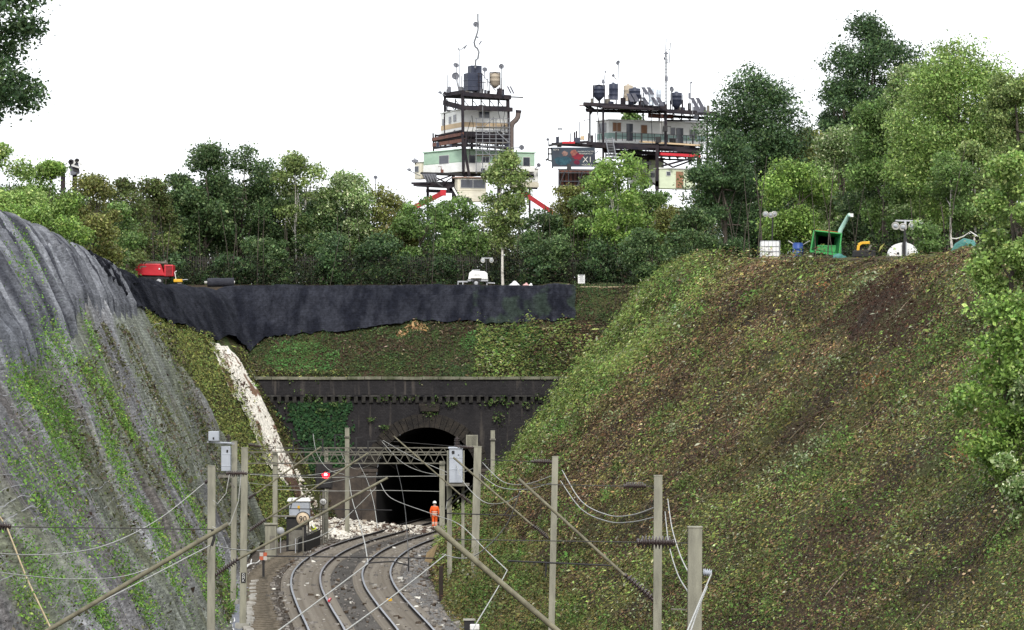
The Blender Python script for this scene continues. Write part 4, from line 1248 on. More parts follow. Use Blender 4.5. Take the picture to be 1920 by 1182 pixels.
# left side
m0 = mast('overhead mast on the netted bank beyond the left frame edge, its strut reaching in', -45, 985, 62, 20)
cantilever(m0, 62, ((-20, 1247), (428, 983)), None, r=.043)
b = MB(); b.tube([P(-35, 985, 62), P(2, 988, 62), P(22, 988, 62), P(398, 993, 62)], .012, 6); b.build('tie_rod', M_wired, m0)
insulator(P(-36, 984, 61.9), P(20, 987, 61.9), .09).build('insulator', M_ins, m0)
b = MB(); b.tube([P(398, 993, 62), P(402, 1008, 62), P(397, 1024, 62)], .03, 6); b.build('clamp', M_black, m0)
m1 = mast('tallest left mast, pale and nearest, in front of the netted bank', 397, 875, 100, 14, 395)
cantilever(m1, 100, ((446, 1049), (727, 896)), ((404, 1079), (447, 1048)), ((404, 887), (425, 888), (462, 888), (726, 897)), ((424, 888), (463, 888)), r=.038,
           arm=(((500, 1043), (812, 1047)), ((766, 1046), (766, 1072)), ((690, 1056), (735, 1053), (765, 1060))))
for q in (((430, 890), (424, 925), (408, 945), (399, 938)), ((452, 890), (447, 940), (432, 982), (412, 994), (398, 988))):
    b = MB(); b.tube([P(*v, 99.7) for v in q], .014, 6); b.build('jumper_cable', M_wire, m1)
insulator(P(384, 905, 100), P(396, 900, 100), .09, 4).build('insulator', M_ins, m1)
m2 = mast('slim left mast carrying a small black plate of white letters', 459, 840, 145, 12, 455)
cantilever(m2, 145, ((499, 974), (690, 850)), ((467, 996), (500, 973)), ((466, 835), (690, 850)), ((466, 834), (490, 838)), r=.038,
           arm=(((525, 954), (735, 957)), ((545, 954), (548, 935))))
b = MB(); b.box(P(457, 1083, 145) + Vector((0, -.16, 0)), (.2, .02, .42)); pl = b.build('letter_plate', M_black, m2)
def text(body, loc, size, material, parent=None, name='lettering', rz=0.0, ext=.004, align='CENTER'):
    c = bpy.data.curves.new(name, 'FONT'); c.body = body; c.size = size; c.align_x = align; c.align_y = 'CENTER'; c.extrude = ext
    c.materials.append(material)
    tmp = bpy.data.objects.new(name + '_curve', c); COL.objects.link(tmp)
    bpy.context.view_layer.update()
    me = bpy.data.meshes.new_from_object(tmp.evaluated_get(bpy.context.evaluated_depsgraph_get()))
    me.name = name
    bpy.data.objects.remove(tmp); bpy.data.curves.remove(c)
    o = bpy.data.objects.new(name, me); COL.objects.link(o)
    o.rotation_euler = (R(90), 0, rz)
    o.parent = parent
    o.location = Vector(loc) - (base_of(parent) if parent is not None else Vector((0, 0, 0)))
    return o
for i, ch in enumerate('GMK'):
    text(ch, P(457, 1083, 145) + Vector((0, -.176, .13 - .13 * i)), .15, M_white, m2)
m3 = mast('left mast with a tall grey transformer box beside it', 440, 828, 160, 10, 437)
cantilever(m3, 160, ((480, 926), (602, 838)), ((466, 935), (481, 925)), ((445, 843), (602, 840)), None, r=.038)
t = thing('transformer', 'tall grey transformer box mounted on the left masts', 'transformer', P(424, 890, 158))
b = MB(); b.box(P(424, 860, 158), (.42, .5, 1.15)); b.box(P(424, 830.5, 158), (.5, .58, .06)); b.box(P(424, 852, 158), (.45, .53, .03)); b.box(P(424, 874, 158), (.45, .53, .03)); b.build('casing', M_grey, t, bevel=.02)
insulator(P(428, 829, 158), P(428, 815, 158), .12, 4).build('insulator', M_ins, t)
b = MB(); b.box(P(424, 893, 158), (.7, .7, .12)); b.bar(P(424, 895, 158), P(440, 915, 158), .08); b.build('bracket', M_mastd, t)
b = MB(); b.box(P(427, 846, 158) + Vector((0, -.26, 0)), (.08, .03, .12)); b.build('hatch', M_black, t)
t = thing('switch_box', 'small pale grey switch box on a bracket, left of the transformer box', 'switch box', P(401, 828, 157))
b = MB(); b.box(P(401, 818, 157), (.48, .4, .44)); b.build('casing', M_grey, t, bevel=.02)
b = MB(); b.bar(P(390, 829, 157), P(438, 832, 159), .09); b.build('bracket', M_galv, t)
b = MB(); b.box(P(401, 822, 157) + Vector((0, -.21, 0)), (.07, .03, .1)); b.build('hatch', M_black, t)
# right side
r1 = mast('nearest and thickest mast, at the bottom right centre', 1303, 990, 52, 26, 1297)
cantilever(r1, 52, ((1290, 1392), (816, 988)), None, ((1292, 1019), (1195, 1017), (855, 1012)), ((1265, 1018), (1194, 1017)), r=.045, tie_r=.008)
insulator(P(1318, 1073, 52), P(1334, 1075, 52), .06, 3).build('insulator', M_grey, r1)
b = MB(); b.bar(P(1258, 1142, 52), P(1292, 1144, 52), .02); b.build('bracket', M_mastd, r1)
r2 = mast('middle right mast with a pale face, second nearest on the right bank', 1234, 893, 80, 15.5, 1230)
cantilever(r2, 80, ((1172, 1080), (972, 898)), ((1226, 1126), (1171, 1078)), ((1226, 912), (1170, 912), (985, 908)), ((1211, 912), (1169, 912)), r=.036,
           arm=(((952, 1052), (1150, 1061)), ((1024, 1056), (1023, 1082))))
r3 = mast('thin right mast in the middle of the brown bank', 1041, 857, 118, 11.5, 1032)
cantilever(r3, 118, ((1000, 987), (850, 858)), ((1028, 1010), (999, 986)), ((1034, 867), (996, 866), (905, 862)), ((1035, 867), (996, 866)), r=.036,
           arm=(((838, 963), (968, 967)), ((945, 966), (963, 945))))
r4 = mast('mast nearest the tunnel on the right, with a mesh cage on top', 896, 838, 165, 14, 889)
cantilever(r4, 165, ((863, 928), (738, 818)), ((884, 945), (862, 927)), ((890, 840), (864, 838), (738, 828)), ((890, 840), (858, 838)), r=.036)
def cage():
    t = thing('wire_cage', 'square wire mesh cage fixed above the right mast near the tunnel', 'cage', P(885, 838, 166))
    b = MB(); s = 166 / F
    c = P(885, 827, 166); w = 20 * s / 2
    for sx in (-1, 1):
        for sy in (-1, 1):
            b.bar(c + Vector((sx * w, sy * w, -w)), c + Vector((sx * w, sy * w, w)), .05)
        for sz in (-1, 1): b.bar(c + Vector((sx * w, -w, sz * w)), c + Vector((sx * w, w, sz * w)), .05)
    for sz in (-1, 1):
        for sy in (-1, 1): b.bar(c + Vector((-w, sy * w, sz * w)), c + Vector((w, sy * w, sz * w)), .05)
    b.build('frame', M_mast, t)
    b = MB()
    for k in range(1, 12):
        f = -w + 2 * w * k / 12
        for sy in (-1, 1):
            b.bar(c + Vector((f, sy * w, -w)), c + Vector((f, sy * w, w)), .014); b.bar(c + Vector((-w, sy * w, f)), c + Vector((w, sy * w, f)), .014)
        for sx in (-1, 1): b.bar(c + Vector((sx * w, f, -w)), c + Vector((sx * w, f, w)), .014)
    b.build('mesh', M_mast, t)
cage()
def booster():
    D = 176
    t = thing('transformer', 'large pale grey transformer on a platform beside the tunnel mouth', 'transformer', P(855, 907, D))
    s = D / F
    b = MB(); b.box(P(855, 873, D), (25 * s, .9, 64 * s)); b.box(P(855, 840, D), (29 * s, 1.0, .08)); b.box(P(855, 858, D), (26 * s, .94, .04)); b.box(P(855, 880, D), (26 * s, .94, .04)); b.build('casing', M_grey, t, bevel=.03)
    b = MB(); b.box(P(850, 848, D) + Vector((0, -.46, 0)), (.14, .04, .16)); b.box(P(860, 853, D) + Vector((0, -.46, 0)), (.05, .04, .05)); b.build('hatch', M_black, t)
    insulator(P(857, 839, D), P(857, 820, D), .16, 5, .06).build('insulator', M_ins, t)
    b = MB(); b.box(P(858, 909, D), (44 * s, 1.2, .12)); b.build('platform', M_mastd, t)
    for (xx, w) in ((843, .24), (868, .16)):
        b = MB(); q = P(xx, 909, D + .4); b.bar((q.x, q.y, BED - .3), P(xx, 845, D + .7), w); b.build('leg', M_mast, t)
    b = MB(); b.bar(P(872, 908, D), P(838, 940, D), .08); b.bar(P(846, 945, D), P(893, 905, 165.3), .06); b.build('brace', M_black, t)
booster()
# gantries across the tracks
def gantry(label, D, x0, x1, yt, yb, legs, risers, step=22):
    root = thing('portal_gantry', label, 'gantry', P((x0 + x1) / 2, yb, D), 'lattice gantries before the tunnel')
    b = MB()
    for dy in (-.3, .3):
        for y in (yt, yb): b.bar(P(x0, y, D) + Vector((0, dy, 0)), P(x1, y, D) + Vector((0, dy, 0)), .06)
        x = x0; up = True
        while x < x1 - 2:
            xn = min(x + step / 2, x1)
            b.bar(P(x, yb if up else yt, D) + Vector((0, dy, 0)), P(xn, yt if up else yb, D) + Vector((0, dy, 0)), .03); up = not up; x = xn
    b.build('truss', M_gant, root)
    for (xx, y0, w) in legs:
        q = P(xx, y0, D); g = min(BED, Hs(q.x, D)) - .3
        b = MB(); b.bar((q.x, D, g), q, w * D / F, .3); b.build('leg', M_mast, root)
    for (xx, yt2, wd, sg) in risers:
        b = MB(); b.bar(P(xx, yt, D), P(xx, yt2, D), .10); b.bar(P(xx, yt2 + 1, D), P(xx + wd * sg, yt2, D), .07); b.build('riser', M_black, root)
    return root
gantry('front lattice gantry spanning the tracks before the tunnel', 214, 462, 835, 848, 869, ((516, 848, 9), (829, 865, 10)),
       ((550, 826, 14, 1), (605, 824, 10, -1), (668, 820, 12, 1), (690, 827, 16, 1)))
gantry('rear lattice gantry close to the tunnel arch', 224, 600, 850, 840, 853, ((612, 845, 7), (842, 846, 8)),
       ((628, 815, 15, 1), (720, 826, 8, -1), (747, 836, 20, -1)))
for (x, y, D, lab) in ((651, 803, 226, 'pale square mast top standing left of the tunnel arch'), (924, 808, 212, 'pale square mast top right of the tunnel arch, half hidden by weeds')):
    r_ = mast(lab, x, y, D, 8)
    b = MB(); b.box(P(x, y + 16, D) + Vector((0, -.2, 0)), (.36, .1, .1)); b.build('bracket', M_mastd, r_)
    insulator(P(x - 4, y + 46, D), P(x + 10, y + 47, D), .1, 4).build('insulator', M_ins, r_)

# wires
def wire(label, pts, r, material=None, group='overhead wires'):
    """smooth wire through (column, row, distance) places"""
    V = [P(*p) for p in pts]
    out = []
    for i in range(len(V) - 1):
        p0 = V[max(i - 1, 0)]; p1 = V[i]; p2 = V[i + 1]; p3 = V[min(i + 2, len(V) - 1)]
        for k in range(8):
            t = k / 8
            out.append(.5 * ((2 * p1) + (p2 - p0) * t + (2 * p0 - 5 * p1 + 4 * p2 - p3) * t * t + (3 * p1 - p0 - 3 * p2 + p3) * t ** 3))
    out.append(V[-1])
    c = sum((Vector(p) for p in out), Vector((0, 0, 0))) / len(out)
    m = MB(); m.tube(out, r, 6)
    o = m.build('overhead_wire', material or M_wire, None, loc=c)
    tag(o, label, 'wire', group)
wire('pale contact wire rising beside the big left strut towards the tall left mast', [(-60, 1262, 62), (95, 1178, 73), (250, 1098, 86), (396, 1022, 100)], .016)
wire('pale wire looping low from the tall left mast round to the signal', [(396, 1022, 100), (447, 1031, 116), (509, 1030, 136), (598, 1007, 165), (647, 972, 195), (705, 915, 218)], .020)
wire('pale contact wire crossing the left track at the bottom of the view', [(490, 1205, 72), (560, 1155, 80), (690, 1057, 100)], .018)
wire('pale wire dropping from the gantry onto the left contact wire', [(690, 1057, 100), (683, 1015, 118), (672, 975, 145), (660, 935, 170), (655, 900, 195)], .020)
wire('pale contact wire crossing the right track at the bottom of the view', [(630, 1196, 72), (745, 1112, 88), (836, 1040, 104)], .018)
wire('hanging catenary wire curving down from the strut of the middle right mast', [(975, 922, 80), (951, 982, 88), (912, 1027, 95), (875, 1047, 101), (836, 1042, 106)], .016)
wire('long pale wire from the tunnel mouth past the worker to the right bank', [(712, 903, 175), (733, 934, 165), (810, 964, 140), (860, 983, 122), (909, 1030, 96), (951, 1070, 80)], .015)
wire('pale contact wire falling steeply from the right bank to the bottom edge', [(951, 1070, 80), (933, 1103, 72), (888, 1178, 58), (860, 1226, 50)], .012)
for k, (lab, q) in enumerate([
    ('upper sagging feeder between the tunnel-side mast and the thin right mast', [(905, 868, 165), (942, 903, 150), (985, 908, 135), (1034, 893, 118)]),
    ('lower sagging feeder between the tunnel-side mast and the thin right mast', [(899, 888, 165), (935, 913, 150), (985, 918, 135), (1034, 906, 118)]),
    ('upper sagging feeder between the thin and the middle right masts', [(1054, 882, 118), (1090, 940, 108), (1140, 966, 96), (1185, 966, 88), (1227, 952, 80)]),
    ('lower sagging feeder between the thin and the middle right masts', [(1051, 902, 118), (1090, 955, 108), (1140, 978, 96), (1185, 979, 88), (1227, 970, 80)]),
    ('right-hand feeder dropping from the middle right mast to the nearest mast', [(1252, 936, 80), (1260, 990, 72), (1275, 1040, 62), (1292, 1076, 52)]),
    ('left-hand feeder dropping from the middle right mast to the nearest mast', [(1247, 960, 80), (1254, 1020, 72), (1270, 1075, 62), (1290, 1110, 52)]),
    ('pale feeder hanging from the nearest mast out of the bottom edge', [(1334, 1076, 52), (1312, 1128, 46), (1286, 1190, 40)]),
    ('second pale feeder hanging from the nearest mast, lower', [(1326, 1100, 52), (1310, 1140, 46), (1293, 1190, 40)]),
    ('upper feeder sagging from the tall left mast to the left frame edge', [(383, 906, 100), (300, 972, 90), (200, 1022, 80), (90, 1040, 71), (-40, 1036, 62)]),
    ('lower feeder sagging across the netted bank to the left frame edge', [(330, 1045, 95), (240, 1079, 86), (140, 1086, 78), (50, 1080, 70), (-40, 1068, 62)])]):
    wire(lab, q, (.016 if k < 4 else .012), M_wire, 'feeder wires')
for (lab, q) in [
    ('pale wire swinging down from the gantry across the tunnel mouth', [(716, 828, 224), (755, 868, 212), (800, 887, 200), (850, 890, 185), (890, 878, 165)]),
    ('straight pale wire slanting from the gantry to the grey transformer', [(718, 826, 224), (775, 858, 205), (838, 886, 180)]),
    ('hanging wire from the rear gantry in front of the signal', [(587, 814, 224), (594, 850, 215), (615, 880, 205), (645, 890, 190)]),
    ('curved wire rising past the grey transformer to the right bank', [(855, 870, 176), (870, 905, 165), (905, 940, 150), (940, 944, 140), (972, 930, 118)]),
    ('pale wire between the gantry and the left slim mast', [(690, 852, 214), (640, 880, 190), (560, 893, 165), (470, 890, 145)]),
    ('thin cross wire under the front gantry', [(500, 893, 214), (600, 896, 214), (700, 894, 214), (830, 893, 214)]),
    ('lower thin cross wire under the front gantry', [(516, 918, 214), (620, 921, 214), (720, 920, 214), (830, 922, 214)])]:
    wire(lab, q, .018)
for k, (lab, q) in enumerate([
    ('thin dark wire from the small grey switch box to the front gantry', [(404, 826, 157), (440, 838, 170), (500, 845, 195), (560, 846, 214)]),
    ('thin wire drooping between the two gantries over the left track', [(640, 850, 224), (652, 872, 220), (672, 880, 216), (700, 869, 214)]),
    ('thin wire from the rear gantry to the tunnel mouth at left', [(700, 838, 224), (720, 862, 230), (742, 880, 236)]),
    ('second thin wire from the rear gantry to the tunnel mouth', [(760, 838, 224), (772, 868, 230), (790, 884, 236)]),
    ('thin slanting wire from the signal to the tan pillar box', [(596, 912, 220), (570, 930, 212), (540, 950, 206), (518, 978, 200)]),
    ('thin wire along the right side of the tunnel mouth', [(842, 850, 224), (846, 880, 214), (842, 915, 200), (836, 955, 185)]),
    ('thin dark wire sagging between the slim left mast and the rear gantry', [(463, 846, 145), (505, 866, 165), (560, 868, 190), (612, 850, 224)]),
    ('thin wire falling from the middle of the front gantry to the left track', [(672, 868, 214), (688, 900, 190), (700, 940, 160), (708, 990, 130)]),
    ('thin pale wire from the front gantry down towards the yellow box', [(742, 868, 214), (752, 910, 185), (760, 960, 155), (766, 1046, 100.5)]),
    ('thin pale wire crossing the signal from the left masts', [(462, 905, 145), (530, 912, 165), (600, 908, 190), (690, 890, 214)])]):
    wire(lab, q, .013, M_wire if k % 2 else M_wired, 'fine wires before the tunnel')
# signal
def signal():
    D = 220
    root = thing('railway_signal', 'black railway signal showing a bright red light, left of the tunnel', 'signal', (P(606, 900, D).x, D, BED))
    s = D / F
    b = MB(); b.tube([(P(606, 900, D).x, D + .15, BED - .3), P(606, 905, D) + Vector((0, .15, 0))], .09, 8); b.build('post', M_mastd, root)
    b = MB(); b.box(P(608, 892, D), (31 * s, .12, 50 * s)); b.build('backplate', M_black, root, bevel=.05)
    b = MB(); b.box(P(611, 906, D) + Vector((0, -.12, 0)), (20 * s, .2, 18 * s)); b.build('housing', M_black, root, bevel=.03)
    lm = mat('red_lamp', (.8, .02, .03), (.8, .02, .03), emit=((1.0, .008, .02), 3.0))
    lc = mat('red_lamp_core', (1, .5, .5), (1, .5, .5), emit=((1.0, .22, .25), 6.0))
    b = MB(); b.ball(P(611, 890.5, D) + Vector((0, -.10, 0)), .25, 14, sc=(1, .4, 1)); lo = b.build('lamp', lm, root)
    b = MB(); b.ball(P(611, 890.5, D) + Vector((0, -.16, 0)), .11, 12, sc=(1, .8, 1)); b.build('bulb', lc, lo)
    b = MB()
    for a in range(7):
        t0 = pi * a / 7; t1 = pi * (a + 1) / 7; c = P(611, 890.5, D)
        b.bar(c + Vector((cos(t0) * .33, -.2, sin(t0) * .33)), c + Vector((cos(t1) * .33, -.2, sin(t1) * .33)), .03, .3)
    b.build('hood', M_black, root)
    b = MB()
    for sx in (-.22, .22): b.bar((P(606, 0, D).x + sx, D + .4, BED), (P(606, 0, D).x + sx, D + .4, 4.2), .05)
    for k in range(14): b.bar((P(606, 0, D).x - .22, D + .4, BED + .3 * k), (P(606, 0, D).x + .22, D + .4, BED + .3 * k), .035)
    b.build('ladder', M_mastd, root)
signal()
M_cream = mat('sign_cream', (.62, .50, .36), (.55, .44, .31), rough=.6, scale=2)
def speed_sign(label, x, y, r, D, face, postx=None, txt='90'):
    root = thing('speed_sign', label, 'sign', (P(x, y, D).x, D, BED), 'speed signs reading 90')
    s = D / F; c = P(x, y, D)
    b = MB(); b.lathe(c + Vector((0, .05, 0)), c + Vector((0, -.03, 0)), [(0, .001), (0, r * s), (1, r * s), (1, .001)], 28); b.build('face', face, root)
    b = MB(); b.lathe(c + Vector((0, .04, 0)), c + Vector((0, -.045, 0)), [(0, r * s * .93), (0, r * s * 1.04), (1, r * s * 1.04), (1, r * s * .93)], 28); b.build('rim', M_black, root)
    b = MB(); b.tube([(c.x, D + .12, BED - .3), (c.x, D + .12, c.z)], .05, 8); b.build('post', M_mastd, root)
    text(txt, c + Vector((0, -.05, -.02)), r * s * 1.15, M_black, root, 'numerals', ext=.012)
speed_sign('large cream round sign reading 90 in front of the white-roofed cabinet', 568, 973, 13, 204.5, M_cream)
speed_sign('small white round sign reading 90 below the red signal', 606, 941, 6.5, 218, M_white)
def cabinet():
    D = 221; s = D / F; g = BED
    root = thing('equipment_cabinet', 'grey trackside cabinet with a white roof on legs, behind the large 90 sign', 'cabinet', (P(562, 950, D).x, D, g))
    b = MB(); b.box(P(562, 954, D), (38 * s, 1.0, 30 * s)); b.build('body', M_grey, root, bevel=.02)
    b = MB(); b.box(P(561, 937, D), (44 * s, 1.25, 6 * s), taper=.9); b.build('roof', M_white, root, bevel=.02)
    b = MB(); b.box(P(555, 955, D) + Vector((0, -.51, 0)), (17 * s, .03, 26 * s)); d = b.build('door', M_grey, root, bevel=.01)
    b = MB(); b.box(P(562, 956, D) + Vector((0, -.545, 0)), (.05, .04, .16)); b.build('handle', M_black, d)
    b = MB(); b.box(P(572, 955, D) + Vector((0, -.51, 0)), (13 * s, .03, 26 * s)); d = b.build('door', M_grey, root, bevel=.01)
    b = MB(); b.box(P(561, 951, D) + Vector((0, -.535, 0)), (.16, .01, .2)); b.build('warning_label', M_yellow, d)
    for sx in (-1, 1):
        for sy in (-1, 1):
            c = P(562 + sx * 16, 969, D); b = MB(); b.bar((c.x, D + sy * .4, g - .2), (c.x, D + sy * .4, c.z), .09); b.build('leg', M_mastd, root)
    b = MB(); b.box(P(566, 971, D) + Vector((0, -.1, 0)), (60 * s, 1.7, .07)); b.build('platform', M_galv, root)
cabinet()
def pillar():
    D = 200
    root = thing('location_box', 'stout tan pillar box with a flat cap beside the left masts', 'pillar box', (P(508, 1000, D).x, D, BED))
    s = D / F; q = P(508, 1000, D)
    b = MB(); b.box((q.x, D, (P(0, 985, D).z + BED - .3) / 2), (21 * s, .6, P(0, 985, D).z - BED + .3)); b.build('body', M_mast, root, bevel=.02)
    b = MB(); b.box(P(508, 983, D), (25 * s, .75, .1)); b.build('lid', M_mast, root, bevel=.02)
    b = MB(); b.box((q.x + .1, D - .31, .6), (.3, .02, .8)); b.build('door', M_mastd, root)
    D = 206; root = thing('relay_cabinet', 'dark relay cabinet behind the large 90 sign', 'cabinet', (P(560, 990, D + 1.2).x, D + 1.2, BED))
    q = P(556, 970, D + 1.2)
    b = MB(); b.box((q.x, D + 1.2, (q.z + BED) / 2), (1.2, .7, q.z - BED)); b.build('body', M_black, root, bevel=.03)
    b = MB(); b.box((q.x - .5, D + 1.15, q.z + .06), (2.2, .9, .08)); b.build('roof', M_mastd, root, bevel=.02)
    b = MB(); b.box((q.x, D + .82, .4), (.9, .03, 1.2)); b.build('door', M_mastd, root)
pillar()
def railing():
    root = thing('barrier_fence', 'low dark slatted barrier along the left track below the 90 sign', 'barrier', P(566, 1012, 213))
    b = MB(); n = 11
    A = Vector((-12.9, 203.5, BED + .1)); Bv = Vector((-12.3, 216, BED + .1))
    for k in range(n):
        p = A.lerp(Bv, k / (n - 1)); b = MB(); b.bar(p, p + Vector((0, 0, 1.0)), .05, .12); b.build('slat', M_galv, root)
    b = MB()
    for z in (.05, 1.0): b.bar(A + Vector((0.07, 0, z)), Bv + Vector((.07, 0, z)), .06, .09)
    b.build('rail', M_mastd, root)
    b = MB(); b.add([A + Vector((.12, 0, 0)), Bv + Vector((.12, 0, 0)), Bv + Vector((.12, 0, .95)), A + Vector((.12, 0, .95)), A + Vector((.16, 0, 0)), Bv + Vector((.16, 0, 0)), Bv + Vector((.16, 0, .95)), A + Vector((.16, 0, .95))],
          [(0, 1, 2, 3), (7, 6, 5, 4), (0, 4, 5, 1), (3, 2, 6, 7), (1, 5, 6, 2), (0, 3, 7, 4)]); b.build('backing', M_black, root)
railing()
def trackside_bits():
    # concrete trough lids along the foot of the netted bank
    proto = None; g = random.Random(3)
    d = 141.0; k = 0
    while d < 178:
        x = float(footL(d)) + 1.15 + g.uniform(-.08, .08)
        if proto is None:
            b = MB(); b.box((0, 0, 0), (.34, 1.06, .2)); o = proto = b.build('trough_lid', mat('pale_concrete', (.42, .40, .36), (.2, .185, .16), rough=.9, scale=2, bump=.3), bevel=.03)
        else:
            o = proto.copy(); COL.objects.link(o)
        o.location = (x, d, BED + .14 + g.uniform(-.03, .08)); o.rotation_euler = (g.uniform(-.05, .05), g.uniform(-.1, .1), g.uniform(-.1, .1) - float(np.gradient(footL(np.array([d - 1, d + 1])))[0]) / 2)
        tag(o, 'pale concrete cable trough lid at the foot of the netted bank', 'trough lid', 'concrete trough lids'); d += 1.13; k += 1
    # grey sheet at the foot of the bank
    nd, nv = 90, 16
    dd = np.linspace(139, 176, nd)[:, None] + np.zeros((1, nv)); t = np.linspace(0, 1, nv)[None, :] + np.zeros((nd, 1))
    X = footL(dd) - 1.0 + 1.9 * t; Z = H(X, dd) + .16 + (fbm(dd * 1.6, t * 5, 301) - .5) * .35
    o = np_mesh('membrane_sheet', np.stack([X, dd, Z], -1).reshape(-1, 3), grid_quads(nd, nv), mat('grey_membrane', (.16, .17, .20), (.10, .105, .125), rough=.6, scale=1.5, bump=.4), smooth=True)
    tag(o, 'grey plastic sheet lying along the foot of the netted bank', 'sheet')
    # white cables beside the left track
    for k, off in enumerate((0, .22)):
        pts = []
        for i in range(46):
            dd_ = 139 + i * 1.3
            pts.append((float(trackC(dd_)) - 5.6 - off * (1 + .8 * sin(i * .45)) + .10 * sin(i * .9 + k), dd_, -.30 + .04 * sin(i * 1.7 + k)))
        c = pts[20]
        b = MB(); b.tube(pts, .032, 6); o = b.build('cable', M_white, None, loc=c)
        tag(o, ('white cable snaking beside the left track, nearer the rails', 'white cable snaking beside the left track, nearer the bank')[k], 'cable', 'white cables beside the track')
    # posts and markers
    def post(nm, lab, cat, x, y0, y1, D, w, m, extra=None):
        root = thing(nm, lab, cat, P(x, y1, D)); b = MB()
        z1 = P(x, y1, D).z; q = P(x, y0, D)
        b.box((q.x, D, (q.z + z1) / 2), (w, w, q.z - z1)); b.build('post', m, root, bevel=.01)
        if extra: extra(root, q)
    M_org = mat('faded_orange', (.52, .14, .07), (.42, .10, .05), rough=.8); M_dirty2 = mat('faded_white', (.55, .5, .46), (.42, .38, .35), rough=.8)
    def ow(root, q):
        for (dx, dz, m) in ((-.10, 0, M_dirty2), (.10, 0, M_org), (-.10, -.2, M_org), (.10, -.2, M_dirty2)):
            b = MB(); b.box((q.x + dx, q.y - .1, q.z - .1 + dz), (.19, .03, .19)); b.build('panel', m, root)
    post('limit_marker', 'red and white chequered marker on a dark post beside the white cables', 'marker', 494, 1036, 1082, 178, .12, M_black, ow)
    post('wooden_post', 'dark wooden post at the foot of the right bank under the ivy', 'post', 827, 1062, 1128, 163, .2, M_rust)
    def capw(root, q):
        b = MB(); b.box((q.x, q.y, q.z + .02), (.5, .5, .05)); b.build('cap', M_conc, root)
    post('trackside_box', 'dark trackside box with a pale lid at the bottom edge by the right bank', 'box', 880, 1163, 1196, 139, .42, M_black, capw)
    t = thing('junction_box', 'white junction box beside the dark trackside box at the bottom edge', 'box', P(890, 1185, 137)); 
    b = MB(); b.box(P(890, 1176, 137), (.38, .3, .22)); b.build('casing', M_white, t, bevel=.03); b = MB(); b.bar(P(893, 1180, 137), P(893, 1200, 137), .06); b.build('leg', M_white, t)
    t = thing('yellow_box', 'small yellow box lying between the rails of the right track', 'box', (P(730, 1126, 153).x, 153, -.15))
    b = MB(); b.box(P(730, 1125, 153), (.24, .25, .12)); b.build('casing', M_yellow, t, bevel=.02); b = MB(); b.box(P(730, 1120, 153), (.34, .12, .03)); b.build('strap', M_black, t)
    t = thing('rail_clamp', 'small red clamp fixed on the right rail of the left track', 'clamp', P(619, 1127, 157.5))
    b = MB(); b.box(P(618, 1125, 157.5), (.11, 1.4, .1)); b.build('body', M_red, t, bevel=.02); b = MB(); b.box(P(618, 1124, 157.3), (.05, .2, .05)); b.build('handle', M_white, t)
    t = thing('tilted_board', 'brown board leaning at the foot of the right bank', 'board', P(808, 1055, 180))
    b = MB(); b.hexa([P(796, 1053, 180), P(809, 1056, 180), P(809, 1056, 180.2), P(796, 1053, 180.2), P(800, 1036, 180.3), P(822, 1018, 180.3), P(822, 1018, 180.5), P(800, 1036, 180.5)]); b.build('board', mat('brown_board', (.22, .16, .085), (.15, .11, .06), scale=3), t)
    t = thing('hi_vis_bag', 'yellow hi-vis bundle lying by the end of the slatted barrier', 'bundle', P(592, 1003, 217))
    b = MB(); b.tube([P(585, 985, 217), P(590, 995, 217), P(596, 1003, 217)], [.10, .2, .16], 8); b.build('bundle', mat('hi_vis', (.55, .62, .04), (.45, .5, .05), scale=4), t); b = MB(); b.tube([P(584, 984, 216.8), P(589, 990, 216.8)], .07, 6); b.build('strap', M_white, t)
    # round green telegraph disc
    b = MB(); q = P(526, 996, 206); b.lathe(q, q + Vector((0, -.06, 0)), [(0, .001), (0, .24), (1, .24), (1, .001)], 16); b.tube([q + Vector((0, .03, 0)), (q.x, q.y + .03, BED)], .03, 6)
    tag(b.build('disc_marker', M_galv, None, loc=(q.x, q.y, BED)), 'small grey disc on a thin post right of the tan pillar box', 'marker')
    # pale cane lying on the netted bank
    b = MB(); b.tube([P(-6, 960, 86), P(14, 992, 83.5), P(50, 1085, 80), P(94, 1176, 77)], .022, 6)
    tag(b.build('bamboo_cane', M_wood, None, loc=P(50, 1085, 80)), 'long pale cane slanting down in front of the netted bank', 'cane')
trackside_bits()

